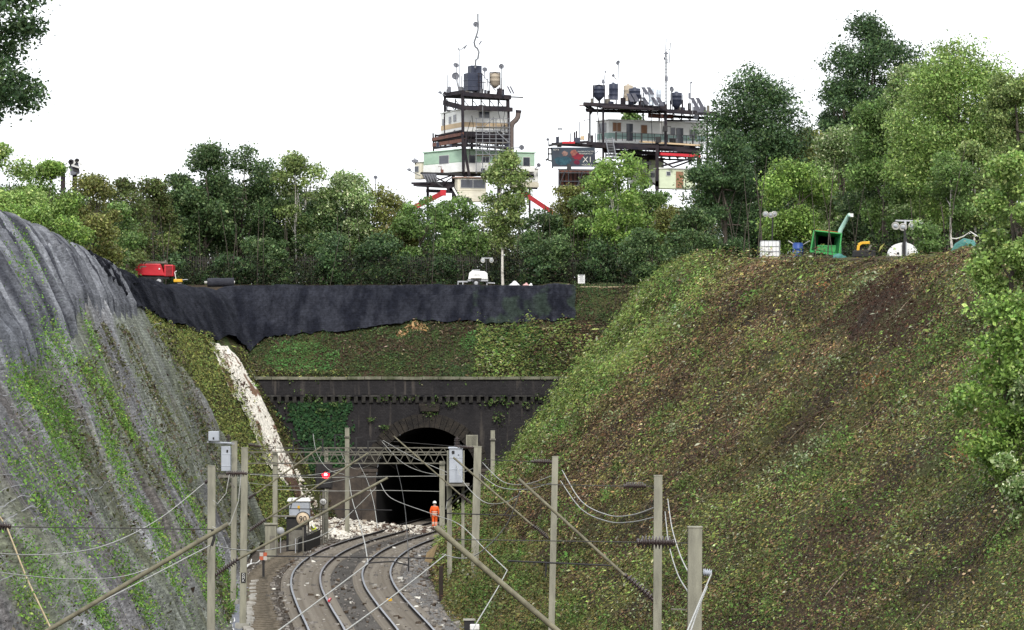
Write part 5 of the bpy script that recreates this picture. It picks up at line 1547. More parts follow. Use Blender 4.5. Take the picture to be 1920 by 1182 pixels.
# ------------------------------------------------------------------ the worker
def worker():
    D = 227.0
    foot = P(815, 991, D)
    M_skin = mat('skin', (.50, .30, .22), (.45, .27, .2), rough=.6)
    M_hv = mat('hi_vis_orange', (.85, .13, .02), (.70, .10, .018), rough=.7, scale=5)
    M_refl = mat('reflective_tape', (.75, .72, .62), (.65, .62, .52), rough=.35)
    M_boot = mat('boot_leather', (.03, .022, .016), (.05, .035, .025), rough=.7)
    root = thing('person', 'person in an orange hi-vis suit and white helmet standing at the tunnel mouth', 'person', foot)
    def skin(name, verts, edges, radii, material, sub=2, parent=root):
        me = bpy.data.meshes.new(name); me.from_pydata(verts, edges, []); me.materials.append(material)
        o = bpy.data.objects.new(name, me); COL.objects.link(o); o.parent = parent; o.location = (0, 0, 0)
        sk = o.modifiers.new('skin', 'SKIN'); sk.use_smooth_shade = True
        for i, r in enumerate(radii):
            v = me.skin_vertices[0].data[i]; v.radius = (r, r) if not isinstance(r, tuple) else r
            v.use_root = (i == 0)
        s = o.modifiers.new('sub', 'SUBSURF'); s.levels = sub; s.render_levels = sub
        return o
    # the person walks away from the camera: +Y is forward; x to the right
    V = []; E = []; Rr = []
    def add(p, r, link=None):
        V.append(p); Rr.append(r)
        if link is not None: E.append((link, len(V) - 1))
        return len(V) - 1
    pel = add((0, 0, .95), (.15, .11)); sp = add((0, .01, 1.15), (.145, .10), pel); ch = add((0, .015, 1.36), (.165, .11), sp); nk = add((0, .02, 1.50), .062, ch)
    hd = add((0, .03, 1.60), (.075, .09), nk); add((0, .035, 1.71), (.07, .085), hd)
    hands = []
    for s in (-1, 1):
        sh = add((s * .19, .01, 1.42), .068, ch); el = add((s * .265, -.03 if s < 0 else .0, 1.14), .048, sh)
        wr = add((s * .25, .07 if s > 0 else .02, .90), .032, el); pm = add((s * .245, wr and (.09 if s > 0 else .03), .82), (.042, .02), wr)
        y = .09 if s > 0 else .03
        for i in range(4):
            a = add((s * (.245), y - .03 + .02 * i, .765), .010, pm); c = add((s * .235, y - .027 + .018 * i, .725 - .006 * (i in (1, 2))), .009, a); add((s * .222, y - .025 + .017 * i, .695 - .008 * (i in (1, 2))), .008, c)
        a = add((s * .235, y + .048, .80), .012, pm); add((s * .225, y + .065, .765), .010, a)
        hip = add((s * .09, 0, .88), .105, pel); ky = .05 if s > 0 else -.02
        kn = add((s * .10, ky, .48), .062, hip); an = add((s * .095, ky - (.10 if s > 0 else .0), .09), .042, kn); add((s * .11, ky + (.02 if s > 0 else .14), .035), (.035, .03), an)
    skin('body', V, E, Rr, M_skin)
    # jacket: torso and sleeves
    JV = [(0, 0, .86), (0, .01, 1.10), (0, .015, 1.34), (0, .02, 1.46)]; JE = [(0, 1), (1, 2), (2, 3)]; JR = [(.19, .14), (.18, .125), (.19, .13), (.10, .085)]
    for s in (-1, 1):
        k = len(JV); JV += [(s * .19, .01, 1.40), (s * .275, -.03 if s < 0 else 0, 1.14), (s * .255, .02 if s < 0 else .06, .92)]; JE += [(2, k), (k, k + 1), (k + 1, k + 2)]; JR += [.092, .075, .062]
    jk = skin('jacket', JV, JE, JR, M_hv)
    TV = [(0, 0, .93)]; TE = []; TR = [(.165, .13)]
    for s in (-1, 1):
        ky = .05 if s > 0 else -.02; k = len(TV)
        TV += [(s * .095, 0, .82), (s * .10, ky, .48), (s * .095, ky - (.09 if s > 0 else 0), .12)]; TE += [(0, k), (k, k + 1), (k + 1, k + 2)]; TR += [.115, .092, .088]
    tr = skin('trousers', TV, TE, TR, M_hv)
    for s in (-1, 1):
        ky = .05 if s > 0 else -.02; yy = ky - (.09 if s > 0 else 0)
        skin('boot', [(s * .095, yy - .02, .11), (s * .095, yy - .01, .05), (s * .105, yy + .15, .04)], [(0, 1), (1, 2)], [.066, .062, .05], M_boot)
        b = MB()
        for z in (.30, .40):
            t = (.48 - z) / .36; cy = ky + (yy - ky) * t
            b.lathe(foot + Vector((s * .097, cy, z - .025)), foot + Vector((s * .097, cy, z + .025)), [(0, .098), (1, .098)], 14)
        b.build('reflective_band', M_refl, tr)
    b = MB()
    for z, r in ((.98, .193), (1.10, .19)):
        b.add([(foot.x + r * 1.03 * cos(a), foot.y + .01 + r * .72 * sin(a), foot.z + zz) for zz in (z - .025, z + .025) for a in [2 * pi * i / 20 for i in range(20)]],
              [(i, (i + 1) % 20, 20 + (i + 1) % 20, 20 + i) for i in range(20)], 0, True)
    b.build('reflective_band', M_refl, jk)
    b = MB(); b.lathe(foot + Vector((0, .035, 1.68)), foot + Vector((0, .035, 1.83)), [(0, .150), (.05, .135), (.2, .125), (.55, .115), (.85, .075), (1, .001)], 20)
    b.box(foot + Vector((0, .16, 1.695)), (.2, .12, .015)); b.build('helmet', M_white, root)
    b = MB(); b.ball(foot + Vector((0, .02, 1.64)), .088, 12, sc=(1, 1, .7)); b.build('hair', M_boot, root)
    b = MB()
    for s in (-1, 1): b.ball(foot + Vector((s * .082, .03, 1.62)), .025, 8, sc=(.5, .8, 1.2)); b.ball(foot + Vector((s * .03, .118, 1.64)), .011, 6)
    b.ball(foot + Vector((0, .125, 1.605)), .016, 6); b.box(foot + Vector((0, .112, 1.565)), (.045, .01, .008)); b.build('face', M_skin, root)
worker()
# ================================================================== equipment on top of the cutting
M_lampg = mat('lamp_glass', (.55, .58, .62), (.45, .48, .52), rough=.2, spec=.6)
M_dirtyw = mat('dirty_white', (.62, .61, .57), (.42, .41, .37), rough=.7, scale=2.5)
M_tarp = mat('green_tarpaulin', (.07, .22, .19), (.03, .12, .11), rough=.5, scale=3, bump=.6)
M_greenp = mat('green_paint', (.06, .36, .10), (.04, .25, .07), rough=.45, scale=2)
M_darkgreen = mat('hopper_green', (.035, .20, .075), (.025, .15, .055), rough=.6, scale=2)
M_paleg = mat('pale_green_paint', (.32, .52, .44), (.25, .42, .36), rough=.5)
M_orange = mat('orange_paint', (.50, .14, .03), (.36, .10, .025), rough=.6)
M_blue = mat('blue_plastic', (.025, .07, .26), (.02, .05, .19), rough=.45)
M_net0 = mat('rolled_net', (.016, .017, .025), (.035, .036, .045), rough=.85, scale=7, stretch=(.3, 1, 1), bump=.5)

def at_ground(x, D):
    X = (x - 960) * D / F
    return Vector((X, D, Hs(X, D)))
def wheel(parent, c, r, w, axis='Y'):
    d = Vector((0, w / 2, 0)) if axis == 'Y' else Vector((w / 2, 0, 0))
    b = MB(); b.lathe(c - d, c + d, [(0, r * .55), (0, r * .93), (.15, r), (.85, r), (1, r * .93), (1, r * .55)], 20); o = b.build('wheel', M_rubber, parent)
    b = MB(); b.lathe(c - d * 1.02, c + d * 1.02, [(0, .001), (.02, r * .3), (.1, r * .56), (.9, r * .56), (.98, r * .3), (1, .001)], 16); b.build('rim', M_galv, o)
def compressor():
    D = 249; s = D / F; g = at_ground(291, D); z = lambda y: HC - (y - YH) * s
    root = thing('compressor', 'red trailer compressor with a black underside standing by the trees', 'compressor', g)
    X = lambda x: (x - 960) * s
    zb = g.z
    b = MB()
    b.hexa([(X(256), D - .8, zb + .78), (X(311), D - .8, zb + .72), (X(311), D + .8, zb + .72), (X(256), D + .8, zb + .78), (X(256), D - .8, zb + 1.62), (X(303), D - .8, zb + 1.60), (X(303), D + .8, zb + 1.60), (X(256), D + .8, zb + 1.62)])
    b.build('body', M_red, root, bevel=.05)
    b = MB(); b.box((X(318), D, zb + 1.11), (17 * s, 1.56, .84)); eng = b.build('engine_cover', M_red, root, bevel=.04)
    b = MB()
    for k in range(8): b.box((X(319), D - .785, zb + .78 + .09 * k), (12 * s, .03, .035))
    b.build('louvre', M_rust, eng)
    b = MB(); b.box((X(288), D, zb + 1.70), (50 * s, 1.2, .16)); b.bar((X(313), D, zb + 1.58), (X(310), D, zb + 1.9), .1); b.build('top_panel', M_mastd, root, bevel=.02)
    b = MB(); b.box((X(288), D, zb + .62), (62 * s, 1.3, .22)); b.bar((X(258), D, zb + .6), (X(250), D, zb + .3), .09); b.build('chassis', M_black, root)
    for x in (270, 300): wheel(root, Vector((X(x), D - .78, zb + .33)), .34, .22)
    b = MB(); b.box((X(254.5), D - .5, zb + 1.1), (.1, .3, .22)); b.build('rear_lamp', M_white, root)
    b = MB(); b.lathe((X(301), D - .80, zb + 1.22), (X(301), D - .83, zb + 1.22), [(0, .001), (0, .07), (1, .07), (1, .001)], 12); b.build('badge', M_white, root)
    b = MB(); b.hexa([(X(265) + i * .0, D - .815, q) for i, q in ()] or [(X(264), D - .82, zb + 1.33), (X(276), D - .82, zb + 1.36), (X(276), D - .80, zb + 1.36), (X(264), D - .80, zb + 1.33), (X(266), D - .82, zb + 1.45), (X(277), D - .82, zb + 1.43), (X(277), D - .80, zb + 1.43), (X(266), D - .80, zb + 1.45)]); b.build('decal', M_mastd, root)
    g = at_ground(334, 247.5); s = 247.5 / F
    root = thing('plate_compactor', 'small yellow machine with a white handle, right of the red compressor', 'compactor', g)
    b = MB(); b.box(g + Vector((0, 0, .42)), (.62, .5, .22)); b.build('body', M_yellow, root, bevel=.04)
    b = MB(); b.box(g + Vector((0, 0, .08)), (.7, .55, .1)); b.box(g + Vector((.1, 0, .22)), (.3, .3, .2)); b.build('base_plate', M_mastd, root)
    b = MB(); b.tube([g + Vector((-.15, -.1, .5)), g + Vector((-.22, -.2, 1.05)), g + Vector((-.08, -.2, 1.12))], .035, 6); b.build('handle', M_white, root)
    b = MB(); b.tube([g + Vector((.2, 0, .48)), g + Vector((.7, 0, .5))], .03, 6); b.build('bar', M_galv, root)
    g = at_ground(414, 247.5)
    root = thing('netting_roll', 'black roll of netting lying at the plateau edge under the trees', 'roll', g)
    b = MB(); L = 25 * s; b.lathe(g + Vector((-L, 0, .30)), g + Vector((L, 0, .32)), [(0, .12), (0, .30), (.02, .315), (.3, .33), (.6, .31), (.97, .325), (1, .3), (1, .1)], 20); b.build('netting', M_net0, root)
    b = MB(); b.lathe(g + Vector((-L - .22, 0, .3)), g + Vector((L + .05, 0, .32)), [(0, .001), (0, .1), (1, .1), (1, .001)], 12); b.build('core', M_dirtyw, root)
compressor()
def lamp_head(root, c, tilt, r, m=None):
    d = Vector((tilt, -.75, -.35)).normalized()
    b = MB(); b.lathe(c - d * r * .9, c + d * r * .55, [(0, .02), (.05, r * .45), (.5, r * .62), (.9, r), (1, r), (1, r * .9), (.9, .02)], 16); o = b.build('lamp', m or M_dirtyw, root)
    b = MB(); b.lathe(c + d * r * .45, c + d * r * .5, [(0, .001), (0, r * .88), (1, r * .88), (1, .001)], 16); b.build('lens', M_lampg, o)
def tower_light():
    D = 247.5; s = D / F; g = at_ground(896, D); X = lambda x: (x - 960) * s; z = lambda y: HC - (y - YH) * s + (g.z - (HC - (541 - YH) * s))
    root = thing('lighting_tower', 'white trailer lighting tower parked on the black netted edge by the birch', 'lighting tower', g)
    b = MB(); yy = .65
    prof = [(878, 527), (915, 527), (914, 516), (909, 512), (885, 511), (880, 515)]
    n = len(prof)
    vs = [(X(x), D - yy, z(y)) for x, y in prof] + [(X(x), D + yy, z(y)) for x, y in prof]
    b.add(vs, [tuple(range(n)), tuple(range(n, 2 * n))[::-1]] + [(i, n + i, n + (i + 1) % n, (i + 1) % n) for i in range(n)])
    b.build('hood', M_white, root, bevel=.03)
    text('LIGHTS', (X(894), D - yy - .02, z(519)), .13, M_galv, root, 'lettering')
    b = MB(); b.box((X(896), D, z(529)), (38 * s, 1.2, .14)); b.bar((X(880), D, z(531)), (X(858), D, z(531)), .1); b.bar((X(912), D, z(533)), (X(928), D, z(534)), .09); b.build('chassis', M_galv, root)
    for x in (859, 868, 913): 
        b = MB(); b.bar((X(x), D - .4, z(531)), (X(x), D - .4, g.z), .07); b.box((X(x), D - .4, g.z + .02), (.18, .18, .04)); b.build('jack_leg', M_galv, root)
    wheel(root, Vector((X(893), D - .72, g.z + .26)), .27, .18)
    b = MB(); b.box((X(893), D - .7, g.z + .6), (.75, .3, .05)); b.build('mudguard', M_mastd, root)
    b = MB(); b.bar((X(912), D, z(530)), (X(912), D, z(489)), .09); b.build('mast', M_black, root)
    b = MB(); b.bar((X(903), D, z(487)), (X(924), D, z(487)), .07); b.build('crossbar', M_galv, root)
    for x, t in ((906, -.3), (921, .3)): lamp_head(root, Vector((X(x), D - .05, z(491))), t, .17)
    b = MB(); b.bar((X(885), D - .3, z(510)), (X(900), D - .3, z(509.5)), .06); b.build('lifting_bar', M_galv, root)
tower_light()
def small_things():
    g = at_ground(965, 247.5); s = 247.5 / F
    M_sack = mat('white_sack', (.70, .70, .70), (.48, .48, .50), rough=.7, scale=4, bump=.8)
    b = MB(); n = 14
    for i, (zz, r) in enumerate(((0, .44), (.18, .40), (.33, .25), (.47, .10))): pass
    vs = []; rings = ((0, .46), (.16, .41), (.32, .25), (.46, .08), (.5, .001))
    for zz, r in rings:
        for j in range(n): vs.append(g + Vector((r * cos(2 * pi * j / n) * rnd.uniform(.88, 1.08), r * .8 * sin(2 * pi * j / n), zz + rnd.uniform(-.02, .02))))
    b.add(vs, [(i * n + j, i * n + (j + 1) % n, (i + 1) * n + (j + 1) % n, (i + 1) * n + j) for i in range(len(rings) - 1) for j in range(n)], 0, True)
    tag(b.build('bulk_bag', M_sack, None, loc=g), 'white heaped bulk bag right of the birch trunk', 'bag')
    for (x, m, lab, sx) in ((986, mat('pink_bag', (.62, .36, .34), (.5, .3, .3), rough=.7), 'small pinkish bag lying on the netted edge', .24), (995, M_white, 'small white bag beside the pinkish bag', .17)):
        g = at_ground(x, 246.3); b = MB(); b.ball(g + Vector((0, 0, .1)), sx, 10, sc=(1, .7, .55)); b.ball(g + Vector((.03, 0, .22)), sx * .45, 8, sc=(1, .7, .8))
        tag(b.build('bag', m, None, loc=g), lab, 'bag')
    D = 247; g = at_ground(1090, D)
    root = thing('notice_board', 'white notice board on two short legs at the netted edge', 'notice board', g)
    M_ink = mat('grey_ink', (.22, .23, .26))
    b = MB(); b.box(g + Vector((0, 0, .58)), (.5, .03, .62)); b.build('board', M_white, root)
    b = MB()
    for sx in (-.2, .2): b.bar(g + Vector((sx, .03, 0)), g + Vector((sx, .03, .6)), .04)
    b.build('legs', M_mastd, root)
    b = MB()
    for k in range(6): b.box(g + Vector((rnd.uniform(-.03, .03), -.02, .78 - .08 * k)), (.26 + .1 * (k % 2), .006, .028))
    b.box(g + Vector((0, -.02, .85)), (.36, .006, .05)); b.build('print', M_ink, root)
    # timber battens pinning the net's upper edge, and stray white offcuts
    for (x0, y0, x1, y1, D0, lab) in ((852, 546, 876, 547, 244.6, 'pale batten pinning the net below the lighting tower'), (928, 549, 962, 548, 244.2, 'pale batten below the white bulk bag'),
                                  (1000, 548, 1068, 546, 244.3, 'long pale batten left of the notice board'), (1088, 549, 1125, 555, 243.9, 'pale pole right of the notice board'), (1120, 554, 1190, 552, 243.8, 'long bent pale pole at the right end of the net'),
                                  (684, 540, 712, 541, 245.0, 'short white offcut lying behind the black net'), (620, 538, 648, 538, 245.2, 'pale offcut lying left of the white offcut'), (752, 543, 790, 543, 244.8, 'thin pale batten in the middle of the net edge')):
        a = at_ground(x0, D0) + Vector((0, 0, .13)); c = at_ground(x1, D0 + .3) + Vector((0, 0, .13)); b = MB(); b.bar(a, c, .07, .06)
        tag(b.build('timber_batten', M_wood if 'white' not in lab else M_dirtyw, None, loc=(a + c) / 2), lab, 'batten', 'battens along the net edge')
    # palisade fence in the shade behind
    D = 257; M_pale = mat('dark_pale', (.035, .033, .03), (.055, .05, .045), rough=.9)
    root = thing('palisade_fence', 'dark palisade fence in the shade under the trees behind the portal', 'fence', at_ground(800, D))
    b = MB(); x = -26.0
    while x < 11:
        g = Hs(x, D); b.bar((x, D, g), (x, D, g + 2.1), .07, .03); b.add([(x - .035, D - .02, g + 2.1), (x + .035, D - .02, g + 2.1), (x, D - .02, g + 2.22), (x, D + .0, g + 2.2)], [(0, 1, 2), (0, 2, 3)]); x += .17
    b.build('pales', M_pale, root)
    b = MB()
    for zz in (.4, 1.8): b.bar((-26, D + .05, TOP + .55 + zz), (11, D + .05, TOP + .55 + zz), .06)
    b.build('rail', M_pale, root)
small_things()
def right_plateau():
    # white water tank in its cage
    D = 187; s = D / F; g = at_ground(1443, D)
    root = thing('water_tank', 'white caged plastic water tank on the right crest', 'water tank', g); w = 36 * s
    b = MB(); b.box(g + Vector((0, 0, .52)), (w * .95, .95, .85)); b.build('tank', M_white, root, bevel=.06)
    b = MB(); c = g
    for k in range(6):
        f = -w / 2 + w * k / 5; b.bar(c + Vector((f, -.51, .1)), c + Vector((f, -.51, .98)), .025)
    for k in range(4): b.bar(c + Vector((-w / 2, -.51, .12 + .28 * k)), c + Vector((w / 2, -.51, .12 + .28 * k)), .025)
    b.build('cage', M_galv, root)
    b = MB(); b.box(g + Vector((0, 0, .05)), (w, 1.0, .1)); b.build('pallet', M_wood, root)
    # blue drum
    D = 184; g = at_ground(1496, D)
    root = thing('drum', 'blue plastic drum right of the white water tank', 'drum', g)
    b = MB(); b.lathe(g, g + Vector((0, 0, .78)), [(0, .001), (0, .27), (.1, .285), (.33, .285), (.35, .3), (.37, .285), (.63, .285), (.65, .3), (.67, .285), (.92, .285), (1, .25), (1, .001)], 20); b.build('body', M_blue, root)
    b = MB(); b.lathe(g + Vector((0, 0, .76)), g + Vector((0, 0, .82)), [(0, .27), (1, .27), (1, .001)], 18); b.build('lid', M_blue, root)
    # wood chipper with its open hopper
    D = 182; s = D / F; g = at_ground(1550, D)
    root = thing('wood_chipper', 'green wood chipper with a big open hopper and raised spout', 'wood chipper', g)
    q = lambda x, y, dy=0: P(x, y, D + dy)
    front = [q(1521, 471, -.6), q(1571, 477, -.6), q(1576, 440, -.6), q(1528, 434, -.6)]
    back = [q(1532, 466, .7), q(1562, 469, .7), q(1565, 446, .7), q(1536, 443, .7)]
    off = [Vector((-.03, 0, -.03)), Vector((.03, 0, -.03)), Vector((.03, 0, .03)), Vector((-.03, 0, .03))]
    b = MB()
    b.add(front + back, [(0, 1, 5, 4), (1, 2, 6, 5), (2, 3, 7, 6), (3, 0, 4, 7), (4, 5, 6, 7)], 0)
    b.build('hopper', M_darkgreen, root)
    b = MB(); fo = [a + o * 1.3 for a, o in zip(front, off)]; bo = [a + o for a, o in zip(back, off)]
    b.add(fo + bo, [(4, 5, 1, 0), (5, 6, 2, 1), (6, 7, 3, 2), (7, 4, 0, 3), (7, 6, 5, 4)]); b.build('hopper_shell', M_orange, root)
    b = MB()
    for i in range(4): b.bar(front[i] + off[i] * 1.6 + Vector((0, -.03, 0)), front[(i + 1) % 4] + off[(i + 1) % 4] * 1.6 + Vector((0, -.03, 0)), .07)
    b.build('hopper_rim', M_greenp, root)
    b = MB(); b.hexa([q(1520, 473, -.9), q(1570, 480, -.9), q(1571, 477, -.6), q(1521, 471, -.6), q(1520, 471.5, -.9), q(1570, 478.5, -.9), q(1571, 475.5, -.6), q(1521, 469.5, -.6)]); b.build('feed_tray', M_greenp, root)
    b = MB(); b.bar(q(1528, 432, -.5), q(1576, 438, -.5), .07); b.bar(q(1529, 432, .3), q(1577, 437, .3), .07); b.build('safety_bar', M_orange, root)
    b = MB(); b.tube([q(1574, 442), q(1576, 432), q(1590, 407), q(1593, 403, -.2)], [.13, .12, .11, .11], 8); b.build('spout', M_paleg, root)
    b = MB(); b.box(q(1595, 404, -.1), (.26, .22, .18)); b.build('deflector', M_white, root)
    b = MB(); b.box(g + Vector((.15, .9, .5)), (1.3, 1.6, .5)); b.build('engine_box', M_greenp, root, bevel=.04)
    for sx in (-.55, .8): wheel(root, g + Vector((sx, .9, .3)), .3, .2, 'X')
    b = MB(); b.bar(q(1540, 476, -.5), (q(1540, 0, -.5).x, D - .5, Hs(q(1540, 0).x, D - .5)), .06); b.build('prop_leg', M_galv, root)
    # small pale green tarpaulin under it
    g = at_ground(1572, 180); b = MB(); b.ball(g + Vector((0, 0, .05)), .34, 12, sc=(1, .6, .75)); b.ball(g + Vector((.25, -.05, .02)), .24, 10, sc=(1, .7, .7))
    tag(b.build('tarpaulin', M_tarp, None, loc=g), 'small green tarpaulin bundle lying under the chipper', 'tarpaulin')
    # yellow digger, partly hidden
    D = 178; s = D / F; g = at_ground(1617, D)
    root = thing('mini_digger', 'yellow mini digger half hidden behind the right crest', 'digger', g)
    z = lambda y: HC - (y - YH) * s; X = lambda x: (x - 960) * s
    b = MB(); b.bar((X(1605), D - .5, z(484)), (X(1608), D - .5, z(461)), .14); b.bar((X(1608), D - .5, z(461)), (X(1614), D - .5, z(456)), .14); b.bar((X(1614), D - .5, z(456.5)), (X(1629), D - .5, z(456)), .14); b.build('canopy_frame', M_yellow, root, bevel=.02)
    b = MB(); b.box((X(1618), D, z(457)), (16 * s, 1.0, .09)); b.build('roof', M_yellow, root, bevel=.02)
    b = MB(); b.box((X(1620), D + .1, z(474)), (22 * s, .9, 12 * s)); b.build('body', M_rust, root, bevel=.04)
    b = MB(); b.box((X(1616), D - .1, z(470)), (.4, .4, .5)); b.build('seat', M_black, root, bevel=.05)
    b = MB(); b.box((X(1620), D, g.z + .2), (1.1, 1.2, .4)); b.build('tracks', M_rubber, root, bevel=.08)
    b = MB(); b.bar((X(1626), D - .3, z(472)), (X(1632), D - .3, z(460)), .1); b.build('boom', M_mastd, root)
    # lighting towers
    D = 166; s = D / F; g = at_ground(1692, D); z = lambda y: HC - (y - YH) * s; X = lambda x: (x - 960) * s
    root = thing('lighting_tower', 'white domed lighting tower with four lamps on the right crest', 'lighting tower', g)
    b = MB(); n = 14
    prof = [(X(1665) + (X(1719) - X(1665)) * (1 - cos(pi * i / n)) / 2, z(483) + (z(456) - z(483)) * sin(pi * i / n) ** .8) for i in range(n + 1)]
    vs = [(x, D - .6, zz) for x, zz in prof] + [(x, D + .6, zz) for x, zz in prof]; k = n + 1
    b.add(vs, [tuple(range(k))[::-1], tuple(range(k, 2 * k))] + [(i, i + 1, k + i + 1, k + i) for i in range(n)] + [(0, k, 2 * k - 1, k - 1)]); b.build('hood', M_white, root, bevel=.02)
    b = MB(); b.box((X(1692), D, (z(483) + g.z) / 2), (60 * s, 1.25, z(483) - g.z + .1)); b.build('base', M_mastd, root, bevel=.03)
    b = MB(); b.bar((X(1694), D - .75, g.z), (X(1694), D - .75, z(424)), .13); b.bar((X(1690), D - .75, g.z), (X(1690), D - .75, z(455)), .08); b.build('mast', M_black, root)
    b = MB(); b.bar((X(1700), D - .72, g.z), (X(1700), D - .72, z(472)), .06); b.bar((X(1695.5), D - .85, g.z), (X(1695.5), D - .85, z(455)), .05); b.build('rail', M_galv, root)
    b = MB(); b.lathe((X(1681), D - .6, z(476)), (X(1681), D - .64, z(476)), [(0, .001), (0, .06), (1, .06), (1, .001)], 10); b.lathe((X(1706), D - .6, z(478)), (X(1706), D - .64, z(478)), [(0, .001), (0, .05), (1, .05), (1, .001)], 10); b.build('vent', M_black, root)
    b = MB(); b.bar((X(1676), D - .7, z(415)), (X(1722), D - .7, z(416)), .07); b.bar((X(1694), D - .75, z(428)), (X(1694), D - .75, z(414)), .1); b.build('crossbar', M_galv, root)
    for x, y, t in ((1677, 424, -.35), (1690, 426, -.1), (1706, 424, .15), (1719, 421, .4)): lamp_head(root, Vector((X(x), D - .75, z(y))), t, .2)
    D = 190; s = D / F; g = at_ground(1447, D)
    root = thing('floodlight_stand', 'thin floodlight stand with white lamps behind the white water tank', 'floodlight', g); z = lambda y: HC - (y - YH) * s; X = lambda x: (x - 960) * s
    b = MB(); b.bar(g, (X(1449), D, z(400)), .07); b.build('pole', M_black, root)
    b = MB(); b.bar((X(1434), D, z(402)), (X(1455), D, z(402)), .05); b.build('crossbar', M_mastd, root)
    for x, y, t in ((1436, 401, -.4), (1445, 403, -.1), (1451, 401, .3)): lamp_head(root, Vector((X(x), D - .1, z(y))), t, .17)
    # big green tarpaulin over a stump
    D = 158; s = D / F; g = at_ground(1808, D); X = lambda x: (x - 960) * s; z = lambda y: HC - (y - YH) * s
    b = MB()
    pts = [(1792, 488, .42), (1794, 476, .42), (1800, 464, .38), (1810, 456, .33), (1820, 458, .30), (1826, 470, .3), (1826, 488, .36)]
    b.tube([(X(x), D + .15 * sin(i), z(y)) for i, (x, y, r) in enumerate(pts)], [r * .75 for _, _, r in pts], 10)
    tag(b.build('tarpaulin', M_tarp, None, loc=g), 'large green tarpaulin draped in an arch below the pale birches', 'tarpaulin')
    c = [P(1782, 447, 160), P(1793, 448, 160), P(1806, 444, 160), P(1820, 435, 160), P(1832, 443, 159), P(1862, 449, 158)]
    b = MB(); b.tube(c, .03, 6); tag(b.build('rope', M_dirtyw, None, loc=c[3]), 'pale rope slung between the birch trunks above the tarpaulin', 'rope')
    c = [P(1478, 452, 186), P(1490, 459, 186), P(1505, 460, 185), P(1518, 452, 184)]
    b = MB(); b.tube(c, .025, 6); tag(b.build('hose', M_dirtyw, None, loc=c[1]), 'pale hose hanging between the drum and the chipper', 'hose')
    # cut tree stumps on the bank
    M_cut = mat('fresh_cut_wood', (.50, .37, .22), (.40, .28, .16), rough=.8, scale=6)
    for i, (x, y) in enumerate(((1812, 1084), (1822, 1078), (1568, 1021), (1866, 958), (1870, 966), (1672, 1132), (1680, 1127), (1655, 704), (1532, 704), (1750, 676), (1400, 935), (1860, 900), (1640, 925), (1585, 926), (1718, 853))):
        hit = None
        for D in np.arange(60, 232, .3):
            q = P(x, y, D)
            if q.z < Hs(q.x, D) + .08: hit = q; break
        if hit is None: continue
        r = rnd.uniform(.045, .08) * hit.y / 110; nrm = Vector((-.5, -.35, .75)).normalized(); a = hit - nrm * .25; e = hit + nrm * .12
        root = thing('tree_stump', ['pair member of small cut stumps low on the right bank', 'freshly sawn stump on the right bank'][1], 'stump', hit, 'sawn stumps on the right bank')
        b = MB(); b.lathe(a, e, [(0, r * 1.2), (1, r)], 10); b.build('stem', M_bark, root)
        b = MB(); b.lathe(e - nrm * .02, e + nrm * .012, [(0, .001), (0, r * .98), (1, r * .95), (1, .001)], 10); b.build('cut_face', M_cut, root)
    # brown dead fern clumps
    Cs = []; 
    for (x, y, k) in ((1840, 850, 420), (1650, 720, 150), (1560, 540, 120)):
        for D in np.arange(60, 232, .3):
            q = P(x, y, D)
            if q.z < Hs(q.x, D) + .08: break
        Cs.append(np.array(q) + rng.normal(size=(k, 3)) * np.array([.38, .3, .26]) * D / 110)
    C = np.concatenate(Cs); o = leaf_cloud('dead_fern', C, np.full(len(C), .2), palette(len(C), [(.24, .12, .05), (.32, .17, .08), (.14, .07, .03)], [3, 2, 2]), M_litter, wid=.3)
    tag(o, 'orange-brown dead fern clumps on the right bank', 'fern', kind='stuff')
right_plateau()
# ================================================================== the caravan towers beyond the trees
DT = 430.0
S = DT / F
M_steel = mat('dark_steel', (.022, .021, .028), (.045, .036, .038), rough=.9, scale=.7, spec=.08)
M_rusty = mat('rusty_steel', (.20, .085, .06), (.10, .05, .045), rough=.9, scale=1.2)
M_scaf = mat('scaffold_tube', (.20, .205, .22), (.14, .145, .155), rough=.6, spec=.1)
M_tankd = mat('dark_tank', (.028, .035, .06), (.045, .05, .075), rough=.5, scale=.8)
M_tankt = mat('tan_tank', (.42, .36, .28), (.32, .27, .21), rough=.7, scale=.9)
M_silver = mat('silver_tank', (.55, .60, .66), (.45, .50, .55), rough=.35, metal=.3)
M_dish = mat('dish_grey', (.17, .175, .20), (.12, .125, .145), rough=.7, spec=.1)
M_panel = mat('solar_panel', (.05, .05, .062), (.075, .075, .09), rough=.5, spec=.15)
M_glass = mat('window_glass', (.035, .04, .055), (.06, .065, .08), rough=.15, spec=.6)
M_frame = mat('window_frame', (.55, .55, .53), (.45, .45, .43), rough=.6)
def cream(n, a, b): return mat(n, a, b, rough=.65, scale=.8, stretch=(1, 1, 2))
M_cw = cream('caravan_white', (.86, .86, .84), (.76, .76, .72)); M_cc = cream('caravan_cream', (.72, .68, .56), (.58, .54, .43))
M_cg = cream('caravan_green', (.40, .55, .42), (.32, .46, .35)); M_ct = cream('caravan_tan', (.60, .45, .28), (.5, .38, .24))
M_cpg = cream('caravan_pale_green', (.58, .64, .46), (.50, .55, .40)); M_pinkroof = cream('pink_roof', (.50, .34, .27), (.42, .28, .23))
M_teal = cream('teal_stripe', (.30, .42, .38), (.25, .36, .33)); M_doorb = mat('brown_door', (.30, .16, .09), (.22, .12, .07), rough=.7)

